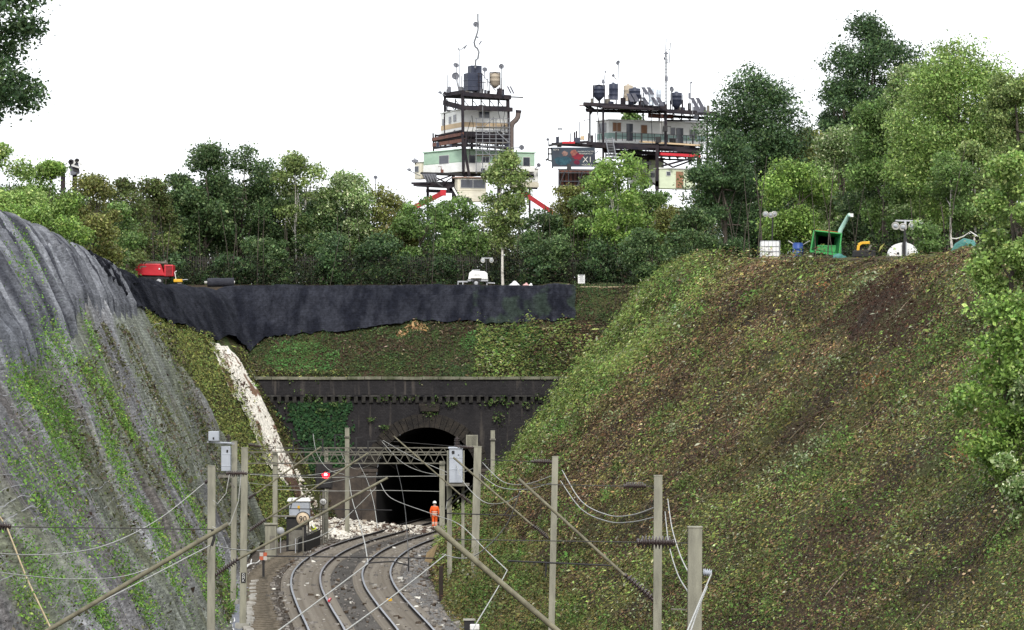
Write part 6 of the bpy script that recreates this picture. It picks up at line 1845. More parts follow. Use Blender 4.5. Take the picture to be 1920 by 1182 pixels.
class Cor:
    """corner-on box: near corner at column xc, left face reaching column xl, right face column xr"""
    def __init__(s, xc, xl, xr, D, th):
        s.th = R(th); s.D = D; s.xc = xc; k = D / F; s.k = k
        s.o = Vector(((xc - 960) * k, D, 0))
        s.U = Vector((cos(s.th), sin(s.th), 0)); s.W = Vector((-sin(s.th), cos(s.th), 0))
        s.ur = (xr - xc) * k / cos(s.th); s.wl = (xc - xl) * k / sin(s.th)
    def z(s, y): return HC - (y - YH) * s.k
    def pt(s, u, w, z): return s.o + s.U * u + s.W * w + Vector((0, 0, z))
    def block(s, m, u0, u1, w0, w1, z0, z1, mi=0):
        return m.hexa([s.pt(u0, w0, z0), s.pt(u1, w0, z0), s.pt(u1, w1, z0), s.pt(u0, w1, z0), s.pt(u0, w0, z1), s.pt(u1, w0, z1), s.pt(u1, w1, z1), s.pt(u0, w1, z1)], mi)
    def ux(s, x): return (x - s.xc) * s.k / cos(s.th)
    def wx(s, x): return (s.xc - x) * s.k / sin(s.th)
def caravan(label, xc, xl, xr, yt, yb, D, th, body, skirt=None, roof=None, stripe=None, wins=(), doors=(), ysk=None, rooflip=.12):
    c = Cor(xc, xl, xr, D, th)
    z0, z1 = c.z(yb), c.z(yt)
    root = thing('caravan', label, 'caravan', c.pt(c.ur / 2, c.wl / 2, z0), 'caravans stacked in the towers')
    zs = c.z(ysk) if ysk else z0
    b = MB(); c.block(b, 0, c.ur, 0, c.wl, zs, z1); b.build('body', body, root, bevel=.10)
    if ysk:
        b = MB(); c.block(b, -.04, c.ur + .04, -.04, c.wl, z0, zs - .004); b.build('skirt', skirt or M_cw, root, bevel=.05)
    b = MB(); c.block(b, -rooflip, c.ur + rooflip, -rooflip, c.wl + rooflip, z1 + .005, z1 + .16); b.build('roof', roof or M_cw, root, bevel=.05)
    if stripe:
        sa, sb, sm = stripe; b = MB(); c.block(b, -.025, c.ur + .025, -.025, c.wl - .1, c.z(sb), c.z(sa)); b.build('stripe', sm, root)
    for wn in wins:
        side, x0, x1, y0, y1 = wn[:5]; gm = wn[5] if len(wn) > 5 else M_glass
        b = MB()
        if side == 'R':
            a0, a1 = c.ux(x0), c.ux(x1); c.block(b, a0 - .06, a1 + .06, -.06, .05, c.z(y1) - .06, c.z(y0) + .06); f = b.build('window', M_frame, root)
            b = MB(); c.block(b, a0, a1, -.075, .02, c.z(y1), c.z(y0)); b.build('pane', gm, f)
            if a1 - a0 > .9:
                b = MB(); c.block(b, (a0 + a1) / 2 - .025, (a0 + a1) / 2 + .025, -.09, -.05, c.z(y1), c.z(y0)); b.build('mullion', M_frame, f)
        else:
            a0, a1 = c.wx(x1), c.wx(x0); c.block(b, -.06, .05, a0 - .06, a1 + .06, c.z(y1) - .06, c.z(y0) + .06); f = b.build('window', M_frame, root)
            b = MB(); c.block(b, -.075, .02, a0, a1, c.z(y1), c.z(y0)); b.build('pane', gm, f)
    for (x0, x1, y0, y1, dm) in doors:
        b = MB(); c.block(b, c.ux(x0), c.ux(x1), -.07, .02, c.z(y1), c.z(y0)); d = b.build('door', dm, root)
        b = MB(); c.block(b, c.ux(x1) - .16, c.ux(x1) - .1, -.11, -.06, c.z((y0 + y1) / 2 + 1), c.z((y0 + y1) / 2 - 1)); b.build('handle', M_frame, d)
    return c
# ---- left tower
ca = caravan('white caravan with a tan stripe at the top of the left tower', 868, 824, 952, 206, 247, DT, 22, M_cw, stripe=(229, 238, M_ct),
             wins=(('R', 898, 906, 209, 220), ('R', 908, 917, 209, 220), ('L', 841, 845, 215, 227), ('L', 850, 855, 213, 225), ('L', 828, 832, 217, 228)))
cb = caravan('green caravan with a white skirt and a dark square window, left side', 868, 791, 960, 281, 322, DT - 2, 35, M_cg, skirt=M_cw, ysk=304, wins=(('L', 823, 841, 289, 304), ('R', 879, 890, 291, 305), ('R', 903, 916, 293, 303)), roof=M_cg)
cc = caravan('pale green caravan end with two windows, right side of the left tower', 962, 952, 1003, 287, 322, DT + 2, 20, M_cg, skirt=M_cw, ysk=311, wins=(('R', 965, 972, 294, 309), ('R', 981, 993, 295, 311)), roof=M_cg)
cd = caravan('small white caravan hanging low at the right of the left tower', 966, 955, 1010, 317, 351, DT + 3, 25, M_cw, skirt=M_cc, ysk=341, wins=(('R', 980, 990, 323, 335),))
ce = caravan('beige caravan with a wide dark window and a pinkish roof lip', 858, 852, 912, 334, 378, DT - 4, 18, M_cc, roof=M_pinkroof, wins=(('R', 864, 909, 337, 352),), rooflip=.25, ysk=358, skirt=M_cc)
cf = caravan('small cream caravan with a rusty corner poking out at the left', 789, 776, 800, 305, 336, DT + 6, 40, M_cc, wins=(('L', 778, 785, 312, 322),))
def tower_frame(name, label, parts_):
    root = thing(name, label, 'steel tower', P(*parts_['base'], DT).to_tuple()[:2] + (TOP - 2,))
    for (x0, y0, x1, y1, w, dy, m) in parts_['columns']:
        b = MB(); b.bar(P(x0, y0, DT + dy), P(x1, y1, DT + dy), w * S); b.build('column', m, root)
    for (x0, y0, x1, y1, w, dy0, dy1, m) in parts_['beams']:
        b = MB(); b.bar(P(x0, y0, DT + dy0), P(x1, y1, DT + dy1), .35, w * S); b.build('beam', m, root)
    for (x0, y0, x1, y1, w, dy, m) in parts_['braces']:
        b = MB(); b.bar(P(x0, y0, DT + dy), P(x1, y1, DT + dy), w * S); b.build('brace', m, root)
    for (pts, dz, m) in parts_['decks']:
        b = MB(); q = [P(x, y, DT + dy) for x, y, dy in pts]; up = Vector((0, 0, dz)); b.hexa([p - up for p in q] + q); b.build('deck', m, root)
    return root
M_red2 = mat('weathered_red', (.36, .022, .028), (.24, .02, .022), rough=.7)
GB = 720       # row where the legs go into the ground, hidden by the trees
left = tower_frame('caravan_tower', 'dark steel frame of the left caravan tower with platforms and legs', dict(base=(890, 500),
  columns=[(834, 172, 835, 278, 4.5, 6, M_steel), (867, 175, 869, 325, 5.5, -4.4, M_steel), (953, 181, 955, 296, 5, 0, M_steel), (949, 200, 950, 300, 3.5, 8, M_steel), (866, 252, 880, 330, 5, -4.8, M_steel),
           (812, 250, 813, 285, 3, 8, M_steel), (872, 320, 872, GB, 6, -1, M_steel), (935, 350, 935, GB, 6, 4, M_steel), (802, 338, 803, GB, 5, 3, M_steel), (993, 345, 994, GB, 4, 5, M_steel), (850, 330, 850, GB, 6, 6, M_steel), (884, 255, 884, 330, 4, 3, M_steel), (959, 250, 960, 350, 5, 4, M_steel)],
  beams=[(833, 178, 868, 173, 7, 6, -4.4, M_steel), (866, 176, 957, 183, 8, -4.6, 0, M_steel), (833, 193, 870, 203, 9, 6, -4.2, M_steel), (868, 202, 960, 206, 8, -4.4, 0, M_steel), (900, 201, 948, 210, 8, -3, 8, M_steel), (834, 181, 950, 186, 6, 7, 8, M_steel),
         (955, 182, 981, 183, 2, 0, 0, M_black), (812, 262, 870, 251, 6, 8, -4.6, M_rusty), (813, 272, 872, 263, 7, 8, -4.6, M_rusty), (820, 255, 868, 245, 3, 7, -4.6, M_steel), (869, 252, 960, 256, 8, -4.6, 2, M_steel), (869, 264, 960, 270, 7, -4.6, 2, M_steel), (871, 272, 962, 280, 4, -4.6, 2, M_steel), (814, 278, 868, 272, 4, 8, -4.2, M_steel),
         (790, 325, 868, 327, 4, 0, -4, M_black), (772, 344, 856, 348, 4, 2, 0, M_steel), (781, 349, 855, 353, 2.5, 1, 0, M_black), (868, 328, 1000, 330, 5, 0, 4, M_steel), (800, 358, 860, 360, 6, 2, 0, M_steel), (955, 352, 1008, 354, 3, 4, 4, M_steel)],
  braces=[(875, 250, 868, 322, 3.5, -5, M_steel), (803, 345, 856, 326, 2.5, 1, M_steel), (805, 327, 855, 352, 2.5, 2, M_steel), (800, 330, 830, 350, 2, 0, M_scaf), (830, 345, 852, 330, 2, 0, M_steel)],
  decks=[([(833, 179, 7), (868, 174, -4.5), (957, 182, 0), (949, 184, 9)], .25, M_steel), ([(812, 263, 8), (870, 255, -4.5), (960, 262, 2), (950, 262, 10)], .25, M_steel), ([(775, 342, 8), (856, 346, -1), (890, 344, 0), (880, 340, 9)], .5, M_steel)]))
for (x0, y0, x1, y1, w, lab) in ((798, 378, 831, 362, 9, 'thick red steel strut at the left foot of the left tower'), (978, 360, 1020, 388, 8, 'red steel strut sloping down at the right foot of the left tower')):
    root = thing('steel_strut', lab, 'strut', P(x0, y0, DT - 5), 'red struts of the left tower')
    b = MB(); b.bar(P(x0 - (25 if x0 < 900 else 0), y0 + (13 if x0 < 900 else 0), DT - 6), P(x1 + (40 if x0 > 900 else 0), y1 + (27 if x0 > 900 else 0), DT - 6), w * S); b.build('strut', M_red2, root)
    b = MB(); b.box(P(x1 if x0 < 900 else x0, y1 if x0 < 900 else y0, DT - 6), (.7, .7, .7)); b.build('joint', M_red, root)
def scaffold():
    root = thing('scaffold', 'grey tube scaffold climbing the front of the left tower', 'scaffold', P(920, 322, DT - 7))
    D = DT - 7
    b = MB()
    for x in (893, 905, 918, 930, 943, 955):
        for dy in (0, 1.2): b.bar(P(x, 200 if x == 905 else 222, D + dy), P(x, 326, D + dy), .09)
    b.build('standards', M_scaf, root)
    b = MB()
    for y in (222, 230, 238, 245, 252, 260, 267, 275, 282, 290, 305, 322): b.bar(P(891, y, D - .05), P(957, y + 1, D - .05), .08)
    b.build('ledgers', M_scaf, root)
    b = MB(); b.bar(P(930, 246, D - .1), P(955, 268, D - .1), .12); b.bar(P(905, 280, D - .1), P(930, 300, D - .1), .1); b.bar(P(925, 222, D - .1), P(905, 240, D - .1), .08); b.build('braces', M_scaf, root)
    for y in (240, 268, 292): 
        b = MB(); b.box(P(924, y, D + .6), (62 * S, 1.1, .08)); b.build('board', M_wood, root)
scaffold()
def chimney():
    root = thing('flue_pipe', 'thick brown flue pipe with a bent top on the right of the left tower', 'flue pipe', P(958, 330, DT + 1))
    b = MB(); b.tube([P(959, 322, DT + 1), P(959, 240, DT + 1), P(961, 231, DT + 1), P(967, 226, DT + 1), P(971, 220, DT + 1), P(972, 210, DT + 1)], [.30] * 2 + [.33] * 4, 12); b.build('pipe', mat('flue_brown', (.16, .125, .11), (.11, .09, .085), rough=.7), root)
    b = MB(); b.lathe(P(972, 212, DT + 1), P(972.4, 207, DT + 1), [(0, .36), (1, .4), (1, .3), (.2, .3)], 14); b.build('rim', M_steel, root)
chimney()
def tank(label, x, yt, yb, r, D, m, cone=0, frame=False, box=False, legs=True, cat='tank'):
    root = thing('storage_tank', label, cat, P(x, yb, D), 'tanks on the tower roofs')
    k = D / F; a = P(x, yb, D); t = P(x, yt, D); rr = r * k
    h = t.z - a.z
    zc = a.z + cone * k
    b = MB()
    if box:
        b.box((a.x, D, (a.z + t.z) / 2), (rr * 2, rr * 2, h), 0, .35)
        for f in (.25, .6): b.box((a.x, D, a.z + h * f), (rr * 2.06, rr * 2.06, .12), 0, .35)
    else:
        prof = [(0, .001)] + ([(0, rr * .15)] if cone else [(0, rr)]) + [(cone * k / h, rr)] + [(cone * k / h + (1 - cone * k / h) * f, rr * q) for f, q in ((.3, 1), (.31, 1.03), (.34, 1), (.65, 1), (.66, 1.03), (.69, 1), (.93, 1), (.97, .93), (1, .55), (1, .001))]
        b.lathe(a, t, prof, 18)
    b.build('body', m, root, bevel=.03 if box else 0)
    if not box:
        b = MB(); b.lathe(t, t + Vector((0, 0, .14)), [(0, rr * .3), (1, rr * .28), (1, .001)], 12); b.build('lid', m, root)
    if frame or cone:
        b = MB()
        for sx in (-1, 1):
            for sy in (-1, 1): b.bar((a.x + sx * rr * 1.02, D + sy * rr * 1.02, a.z - (.2 if not cone else .5)), (a.x + sx * rr * 1.02, D + sy * rr * 1.02, a.z + h * (1.0 if frame else .55)), .09)
        if frame:
            for sy in (-1, 1): b.bar((a.x - rr * 1.02, D + sy * rr * 1.02, t.z), (a.x + rr * 1.02, D + sy * rr * 1.02, t.z), .09)
        b.build('stand', M_steel, root)
def dish(label, x, y, r, D, ax, mounty=None, mx=None, group='satellite dishes on the towers'):
    k = D / F; c = P(x, y, D); d = Vector(ax).normalized(); rr = r * k
    root = thing('satellite_dish', label, 'satellite dish', P(mx if mx is not None else x, mounty if mounty is not None else y + r, D), group)
    b = MB(); b.lathe(c - d * rr * .25, c + d * rr * .15, [(0, .01), (.1, rr * .4), (.4, rr * .75), (1, rr), (.93, rr * .98), (.45, rr * .7), (.2, rr * .35), (.12, .01)], 18); b.build('bowl', M_dish, root)
    b = MB(); f = c + d * rr * .9; b.bar(c - Vector((0, 0, rr)) + d * .0, f, .05); b.ball(f, .09, 8); b.build('feed_arm', M_scaf, root)
    b = MB(); b.tube([c - d * rr * .2, P(mx if mx is not None else x, mounty if mounty is not None else y + r * 1.8, D)], .06, 6); b.build('pole', M_scaf, root)
tank('tall dark blue tank at the back of the left tower roof', 890, 124, 172, 10.5, DT + 5, M_tankd, box=True)
tank('dark blue ribbed tank at the front of the left tower roof', 885, 138, 171, 12.5, DT - 1, M_tankd, box=True)
tank('grey-brown silo with a pointed base on the left tower roof', 928, 137, 166, 9.5, DT + 1, M_tankt, cone=7, frame=True)
dish('round dish at the top of the crooked mast on the left tower', 892, 46, 5, DT, (-.25, -1, .1), 52, 896)
dish('upper dish of the pair on the left of the left tower roof', 855, 123, 5.5, DT + 2, (.3, -1, .6), 172, 861)
dish('largest round dish left of the dark blue tanks', 854, 143, 7, DT, (0, -1, .15), 174, 861)
dish('pale dish between the dark blue tank and the silo', 909, 131, 5, DT + 1, (.2, -1, .5), 172, 906)
dish('round dish at the right end of the left tower roof', 940, 125, 5, DT, (.1, -1, .1), 178, 941)
dish('small pale dish off the left corner of the left tower roof', 825, 174, 4, DT + 4, (0, -.5, 1), 180, 836)
dish('grey dish on an arm right of the scaffold', 978, 277, 5, DT, (.2, -1, .2), 278, 957)
dish('wide dish on the roof of the small cream caravan', 778, 303, 7, DT + 4, (0, -.6, 1), 309, 780)
dish('flat dish low at the far left of the left tower', 767, 319, 4.5, DT + 4, (0, -.5, 1), 330, 788)
dish('small round dish right of the low white caravan', 1010, 310, 4, DT + 3, (.3, -1, .3), 318, 1003)
dish('small dish on a pole above the hedge left of the left tower', 704, 333, 4, DT - 20, (.2, -1, .5), 420, 702)
def crooked():
    root = thing('antenna_mast', 'crooked antenna mast rising above the left tower', 'antenna', P(891, 124, DT + 4))
    b = MB(); b.tube([P(*q, DT + 3) for q in ((891, 128), (892, 113), (896, 110), (898, 98), (895, 91), (891, 88), (889, 80), (893, 68), (896, 58), (897, 46), (896, 38), (896, 26))], [.13] * 8 + [.11] * 4, 6); b.build('pole', M_scaf, root)
    b = MB()
    for (x, y, x1, y1) in ((898, 84, 903, 77), (870, 92, 875, 85), (893, 68, 897, 72)): b.bar(P(x, y, DT + 3), P(x1, y1, DT + 3), .16)
    b.build('aerial', M_dish, root)
    root = thing('antenna_mast', 'thin straight whip antenna left of the tanks on the left tower', 'antenna', P(862, 175, DT + 2))
    b = MB(); b.tube([P(862, 175, DT + 2), P(861, 92, DT + 2)], .05, 6); b.build('pole', M_scaf, root)
    b = MB(); b.bar(P(852, 105, DT + 2), P(862, 105, DT + 2), .05); b.ball(P(860, 92, DT + 2), .13, 6); b.bar(P(862, 95, DT + 2), P(875, 85, DT + 2), .1); b.build('aerial', M_scaf, root)
crooked()
def roof_bits_left():
    root = thing('roof_stair', 'metal stair and rails sloping down by the silo on the left tower roof', 'stair', P(915, 172, DT - 2))
    b = MB()
    for dy in (0, .8): b.bar(P(905, 140, DT - 3 + dy), P(930, 172, DT - 3 + dy), .1)
    b.build('stringer', M_scaf, root)
    b = MB()
    for k in range(9): b.bar(P(905 + 2.8 * k, 140 + 3.5 * k, DT - 3), P(905 + 2.8 * k, 140 + 3.5 * k, DT - 2.2), .06, .12)
    b.build('tread', M_scaf, root)
    b = MB()
    for x in (898, 904, 945): b.bar(P(x, 138 if x < 940 else 150, DT - 2), P(x, 176, DT - 2), .1)
    b.bar(P(895, 138, DT - 2), P(905, 138, DT - 2), .08); b.bar(P(895, 155, DT - 2), P(912, 155, DT - 2), .08); b.build('rail', M_steel, root)
    for i, (x0, y0, x1, y1, lab) in enumerate(((950, 162, 957, 176, 'two leaning panels at the right end of the left tower roof'),)):
        root = thing('solar_panel', lab, 'solar panel', P(x1, y1, DT), 'solar panels on the towers')
        for dx in (0, 5):
            b = MB(); b.hexa([P(x0 + dx, y0, DT + .6), P(x0 + 3 + dx, y0, DT + .6), P(x1 + 3 + dx, y1, DT - .6), P(x1 + dx, y1, DT - .6)] + [P(x0 + dx, y0, DT + .7), P(x0 + 3 + dx, y0, DT + .7), P(x1 + 3 + dx, y1, DT - .5), P(x1 + dx, y1, DT - .5)]); b.build('panel', M_panel, root)
    root = thing('excavator_arm', 'black and white jointed machine arm below the beige caravan', 'machine arm', P(850, 385, DT - 8))
    D = DT - 8
    b = MB(); b.bar(P(838, 356, D), P(848, 352, D), .7); b.bar(P(847, 352, D), P(862, 380, D), .7); b.build('boom', M_steel, root)
    b = MB(); b.bar(P(862, 378, D), P(880, 374, D), .6); b.bar(P(880, 374, D), P(884, 384, D), .5); b.build('stick', M_black, root)
    b = MB(); b.bar(P(849, 352, D - .5), P(863, 377, D - .5), .22); b.build('ram', M_white, root)
    root = thing('rubble_skip', 'tangle of grey panels slung under the green caravan', 'panel stack', P(810, 345, DT - 2))
    b = MB(); b.hexa([P(790, 326, DT - 1), P(818, 326, DT - 3), P(820, 340, DT - 3), P(802, 344, DT - 1), P(790, 326, DT), P(818, 326, DT - 2), P(820, 340, DT - 2), P(802, 344, DT)]); b.build('panel', M_dish, root)
    b = MB()
    for k in range(5): b.bar(P(794 + 5 * k, 327, DT - 3.2), P(800 + 5 * k, 341, DT - 3.2), .12)
    b.build('bar', M_scaf, root)
roof_bits_left()

# ---- right tower
cg = caravan('long white caravan with a green stripe, two dark doors and a balcony', 1141, 1120, 1327, 226, 268, DT, 25, M_cw, stripe=(249, 260, M_teal),
             wins=(('R', 1149, 1164, 230, 246, M_doorb), ('L', 1124, 1137, 230, 247), ('R', 1203, 1214, 233, 248, M_doorb), ('R', 1260, 1268, 236, 250), ('R', 1297, 1310, 239, 254)),
             doors=((1175, 1187, 231, 263, M_glass), (1271, 1284, 236, 266, M_glass)))
ch_ = caravan('pale green caravan with a brown door under the right tower', 1236, 1228, 1306, 317, 354, DT - 3, 22, M_cpg, roof=M_cw, wins=(('R', 1250, 1257, 322, 329),), doors=((1268, 1282, 321, 352, M_doorb),))
ci = caravan('pale caravan half hidden behind the right tower braces', 1186, 1178, 1246, 297, 345, DT + 7, 22, M_cpg, roof=M_cw, wins=(('R', 1192, 1206, 302, 314), ('R', 1220, 1230, 324, 332)), ysk=318, skirt=M_cw)
right = tower_frame('caravan_tower', 'dark steel frame of the right caravan tower with deck and roof platform', dict(base=(1200, 500),
  columns=[(1106, 195, 1106, 264, 3, 4, M_steel), (1131, 199, 1131, 372, 4, -5, M_steel), (1248, 196, 1248, 282, 5, -2, M_steel), (1236, 205, 1236, 290, 3, 5, M_steel), (1232, 262, 1232, 350, 6, -3, M_steel), (1326, 212, 1326, 300, 3.5, 2, M_steel), (1338, 215, 1338, 300, 3, 6, M_steel),
           (1215, 290, 1214, 340, 4, 4, M_steel), (1131, 360, 1131, GB, 6, -4, M_steel), (1232, 340, 1232, GB, 6, -3, M_steel), (1310, 290, 1310, GB, 6, 2, M_steel), (1160, 330, 1160, GB, 6, 6, M_steel), (1060, 340, 1060, GB, 5, 4, M_steel), (1206, 212, 1206, 230, 3, 6, M_steel)],
  beams=[(1094, 195, 1250, 203, 6, -3, -2, M_steel), (1098, 206, 1250, 211, 4, 1, 0, M_steel), (1130, 202, 1250, 206, 5, -5, -2, M_steel), (1248, 208, 1342, 213, 6, -2, 2, M_steel), (1230, 217, 1342, 223, 5, 4, 6, M_steel), (1215, 217, 1262, 219, 8, 3, 3, M_rusty), (1086, 198, 1100, 198, 1.6, 0, 0, M_rusty),
         (1096, 196, 1112, 206, 5, -3, 7, M_steel), (1028, 273, 1052, 270, 3, -4, -4, M_black), (1040, 270, 1110, 266, 4, -2, -2, M_steel), (1100, 269, 1235, 276, 6, -4, -3, M_steel), (1130, 283, 1312, 292, 7, -3, 0, M_steel), (1235, 276, 1312, 280, 5, -3, 1, M_steel), (1200, 266, 1312, 273, 3, -3, 0, M_ct), (1238, 289, 1312, 293, 5, -4, -2, M_red), (1110, 276, 1235, 281, 4, 4, 5, M_steel), (1150, 291, 1235, 296, 4, 4, 4, M_steel), (1046, 318, 1145, 320, 3, -2, -2, M_scaf)],
  braces=[(1185, 300, 1222, 340, 4, -3, M_steel), (1195, 318, 1232, 350, 3, -3, M_steel), (1240, 312, 1308, 294, 3.5, -3, M_steel), (1236, 300, 1262, 314, 3, -3, M_steel), (1140, 296, 1185, 330, 3, 2, M_steel), (1262, 314, 1300, 300, 3, 2, M_steel), (1106, 215, 1114, 205, 3, 4, M_steel)],
  decks=[([(1094, 194, 6), (1130, 199, -6), (1250, 204, -3), (1230, 200, 8)], .25, M_steel), ([(1240, 207, 6), (1250, 209, -3), (1342, 214, 2), (1330, 212, 9)], .25, M_steel), ([(1034, 268, 4), (1130, 272, -6), (1315, 282, 0), (1300, 274, 11)], .35, M_steel)]))
def floor_joists():
    # the open steel floors under the caravans: joists, short posts and pipework
    for (par, rows, x0, x1, dx, y0, y1, dy) in ((right, (278, 284, 291, 297), 1136, 1312, 15, 272, 299, 7), (right, (209,), 1100, 1240, 20, 198, 210, 3), (right, (226,), 1246, 1340, 16, 211, 226, 5), (left, (258, 266, 274), 872, 958, 14, 250, 280, 5), (left, (254, 262, 270), 816, 866, 10, 252, 276, 9), (left, (199, 208), 838, 952, 16, 186, 209, 4)):
        b = MB()
        for y in rows: b.bar(P(x0, y, DT + dy), P(x1, y + (x1 - x0) * .02, DT + dy), .22, .20)
        x = x0
        while x <= x1:
            b.bar(P(x, y0, DT + dy), P(x, y1 + (x - x0) * .02, DT + dy), .16); b.bar(P(x, y0 + 2, DT + dy + .5), P(min(x + dx, x1), y1, DT + dy + .5), .09); x += dx
        b.build('joist', M_steel, par)
    q = random.Random(4)
    for k in range(46):
        lft = k < 22
        par = left if lft else right
        x = q.uniform(818, 956) if lft else q.uniform(1045, 1325)
        y = q.choice([252, 262, 276, 326, 345]) if lft else q.choice([268, 276, 285, 296, 310])
        D = DT + q.uniform(-4, 5)
        b = MB(); w = q.uniform(.2, .9); hh = q.uniform(.2, .8); b.box(P(x, y, D) + Vector((0, 0, hh / 2)), (w, w * .7, hh), 0, q.uniform(-.4, .4))
        if k % 3 == 0: b.tube([P(x, y, D), P(x + q.uniform(-8, 8), y - q.uniform(4, 14), D), P(x + q.uniform(-12, 12), y - q.uniform(10, 18), D)], .05, 5)
        b.build('crate', q.choice([M_steel, M_rusty, M_black, M_scaf, M_tankd, M_mastd]), par)
    for k in range(40):
        lft = k < 18; par = left if lft else right
        x = q.uniform(838, 952) if lft else q.uniform(1100, 1330)
        y = 174 + (x - 838) * .06 if lft else 193 + (x - 1100) * .085
        D = DT + q.uniform(-3, 5); w = q.uniform(.15, .7); hh = q.uniform(.2, 1.1)
        b = MB(); b.box(P(x, y, D) + Vector((0, 0, hh / 2)), (w, w, hh), 0, q.uniform(-.5, .5))
        if k % 2: b.tube([P(x, y, D), P(x + q.uniform(-2, 2), y - q.uniform(12, 34), D)], .05, 5)
        b.build('roof_box', q.choice([M_steel, M_tankd, M_mastd, M_scaf, M_dish]), par)
    for k in range(12):
        par = left if k < 6 else right
        x = q.uniform(870, 955) if k < 6 else q.uniform(1110, 1330); y = q.uniform(185, 230); D = DT - 4.9
        b = MB(); b.tube([P(x, y, D), P(x + q.uniform(-6, 6), y + 20, D), P(x + q.uniform(-4, 8), y + q.uniform(45, 90), D)], .04, 5); b.build('cable', M_black, par)
floor_joists()
def railings():
    root = thing('balcony_railing', 'thin dark balcony railing in front of the long white caravan', 'railing', P(1230, 272, DT - 3.5))
    for k in range(14):
        x = 1155 + 12 * k; D = DT - 4.5 + k * .35; b = MB(); b.bar(P(x, 248 + k * .55, D), P(x, 264 + k * .62, D), .08 if k % 4 else .22); b.build('baluster', M_black, root)
    b = MB()
    for y in (248, 255): b.bar(P(1155, y, DT - 4.5), P(1315, y + 7.5, DT), .06)
    b.build('rails', M_black, root)
    root = thing('steel_stair', 'steep steel stair beside the billboard on the right tower', 'stair', P(1148, 300, DT - 7))
    b = MB()
    for dx in (0, 13): b.bar(P(1135 + dx, 258, DT - 5.5), P(1143 + dx, 300, DT - 7.5), .12)
    b.build('stringer', M_scaf, root)
    b = MB()
    for k in range(13): b.bar(P(1136 + .6 * k, 262 + 3 * k, DT - 5.7 - .14 * k), P(1149 + .6 * k, 262 + 3 * k, DT - 5.7 - .14 * k), .2, .06)
    b.build('tread', M_scaf, root)
    root = thing('deck_clutter', 'dark posts and junk standing on the left end of the right tower deck', 'posts', P(1090, 266, DT - 1))
    for (x, y0, w) in ((1069, 250, .12), (1077, 248, .2), (1081, 246, .2), (1086, 228, .1), (1095, 225, .08), (1103, 250, .15), (1110, 254, .3), (1116, 250, .12)):
        b = MB(); b.bar(P(x, y0, DT - 2), P(x, 268, DT - 2), w); b.build('post', M_steel, root)
    b = MB(); b.box(P(1092, 259, DT - 2), (.5, .5, .45)); b.build('crate', M_ct, root)
    b = MB(); b.box(P(1066, 268, DT - 3), (1.6, .8, .25)); b.build('panel', M_red, root)
    b = MB(); b.tube([P(1095, 226, DT - 2), P(1106, 224, DT)], .04, 5); b.build('bar', M_scaf, root)
    root = thing('antenna_mast', 'pair of thin poles standing behind the left end of the billboard', 'antenna', P(1050, 270, DT))
    for x in (1048, 1052):
        b = MB(); b.tube([P(x, 240, DT), P(x, 272, DT)], .05, 6); b.ball(P(x, 242, DT), .14, 6); b.build('pole', M_scaf, root)
    root = thing('hanging_lamp', 'dark box lamp hanging on the middle column of the right tower', 'lamp', P(1247, 246, DT - 3))
    b = MB(); b.box(P(1247, 242, DT - 3), (.6, .5, .7)); b.build('box', M_black, root, bevel=.04); b = MB(); b.bar(P(1247, 236, DT - 3), P(1258, 238, DT - 2), .06); b.build('arm', M_steel, root)
railings()
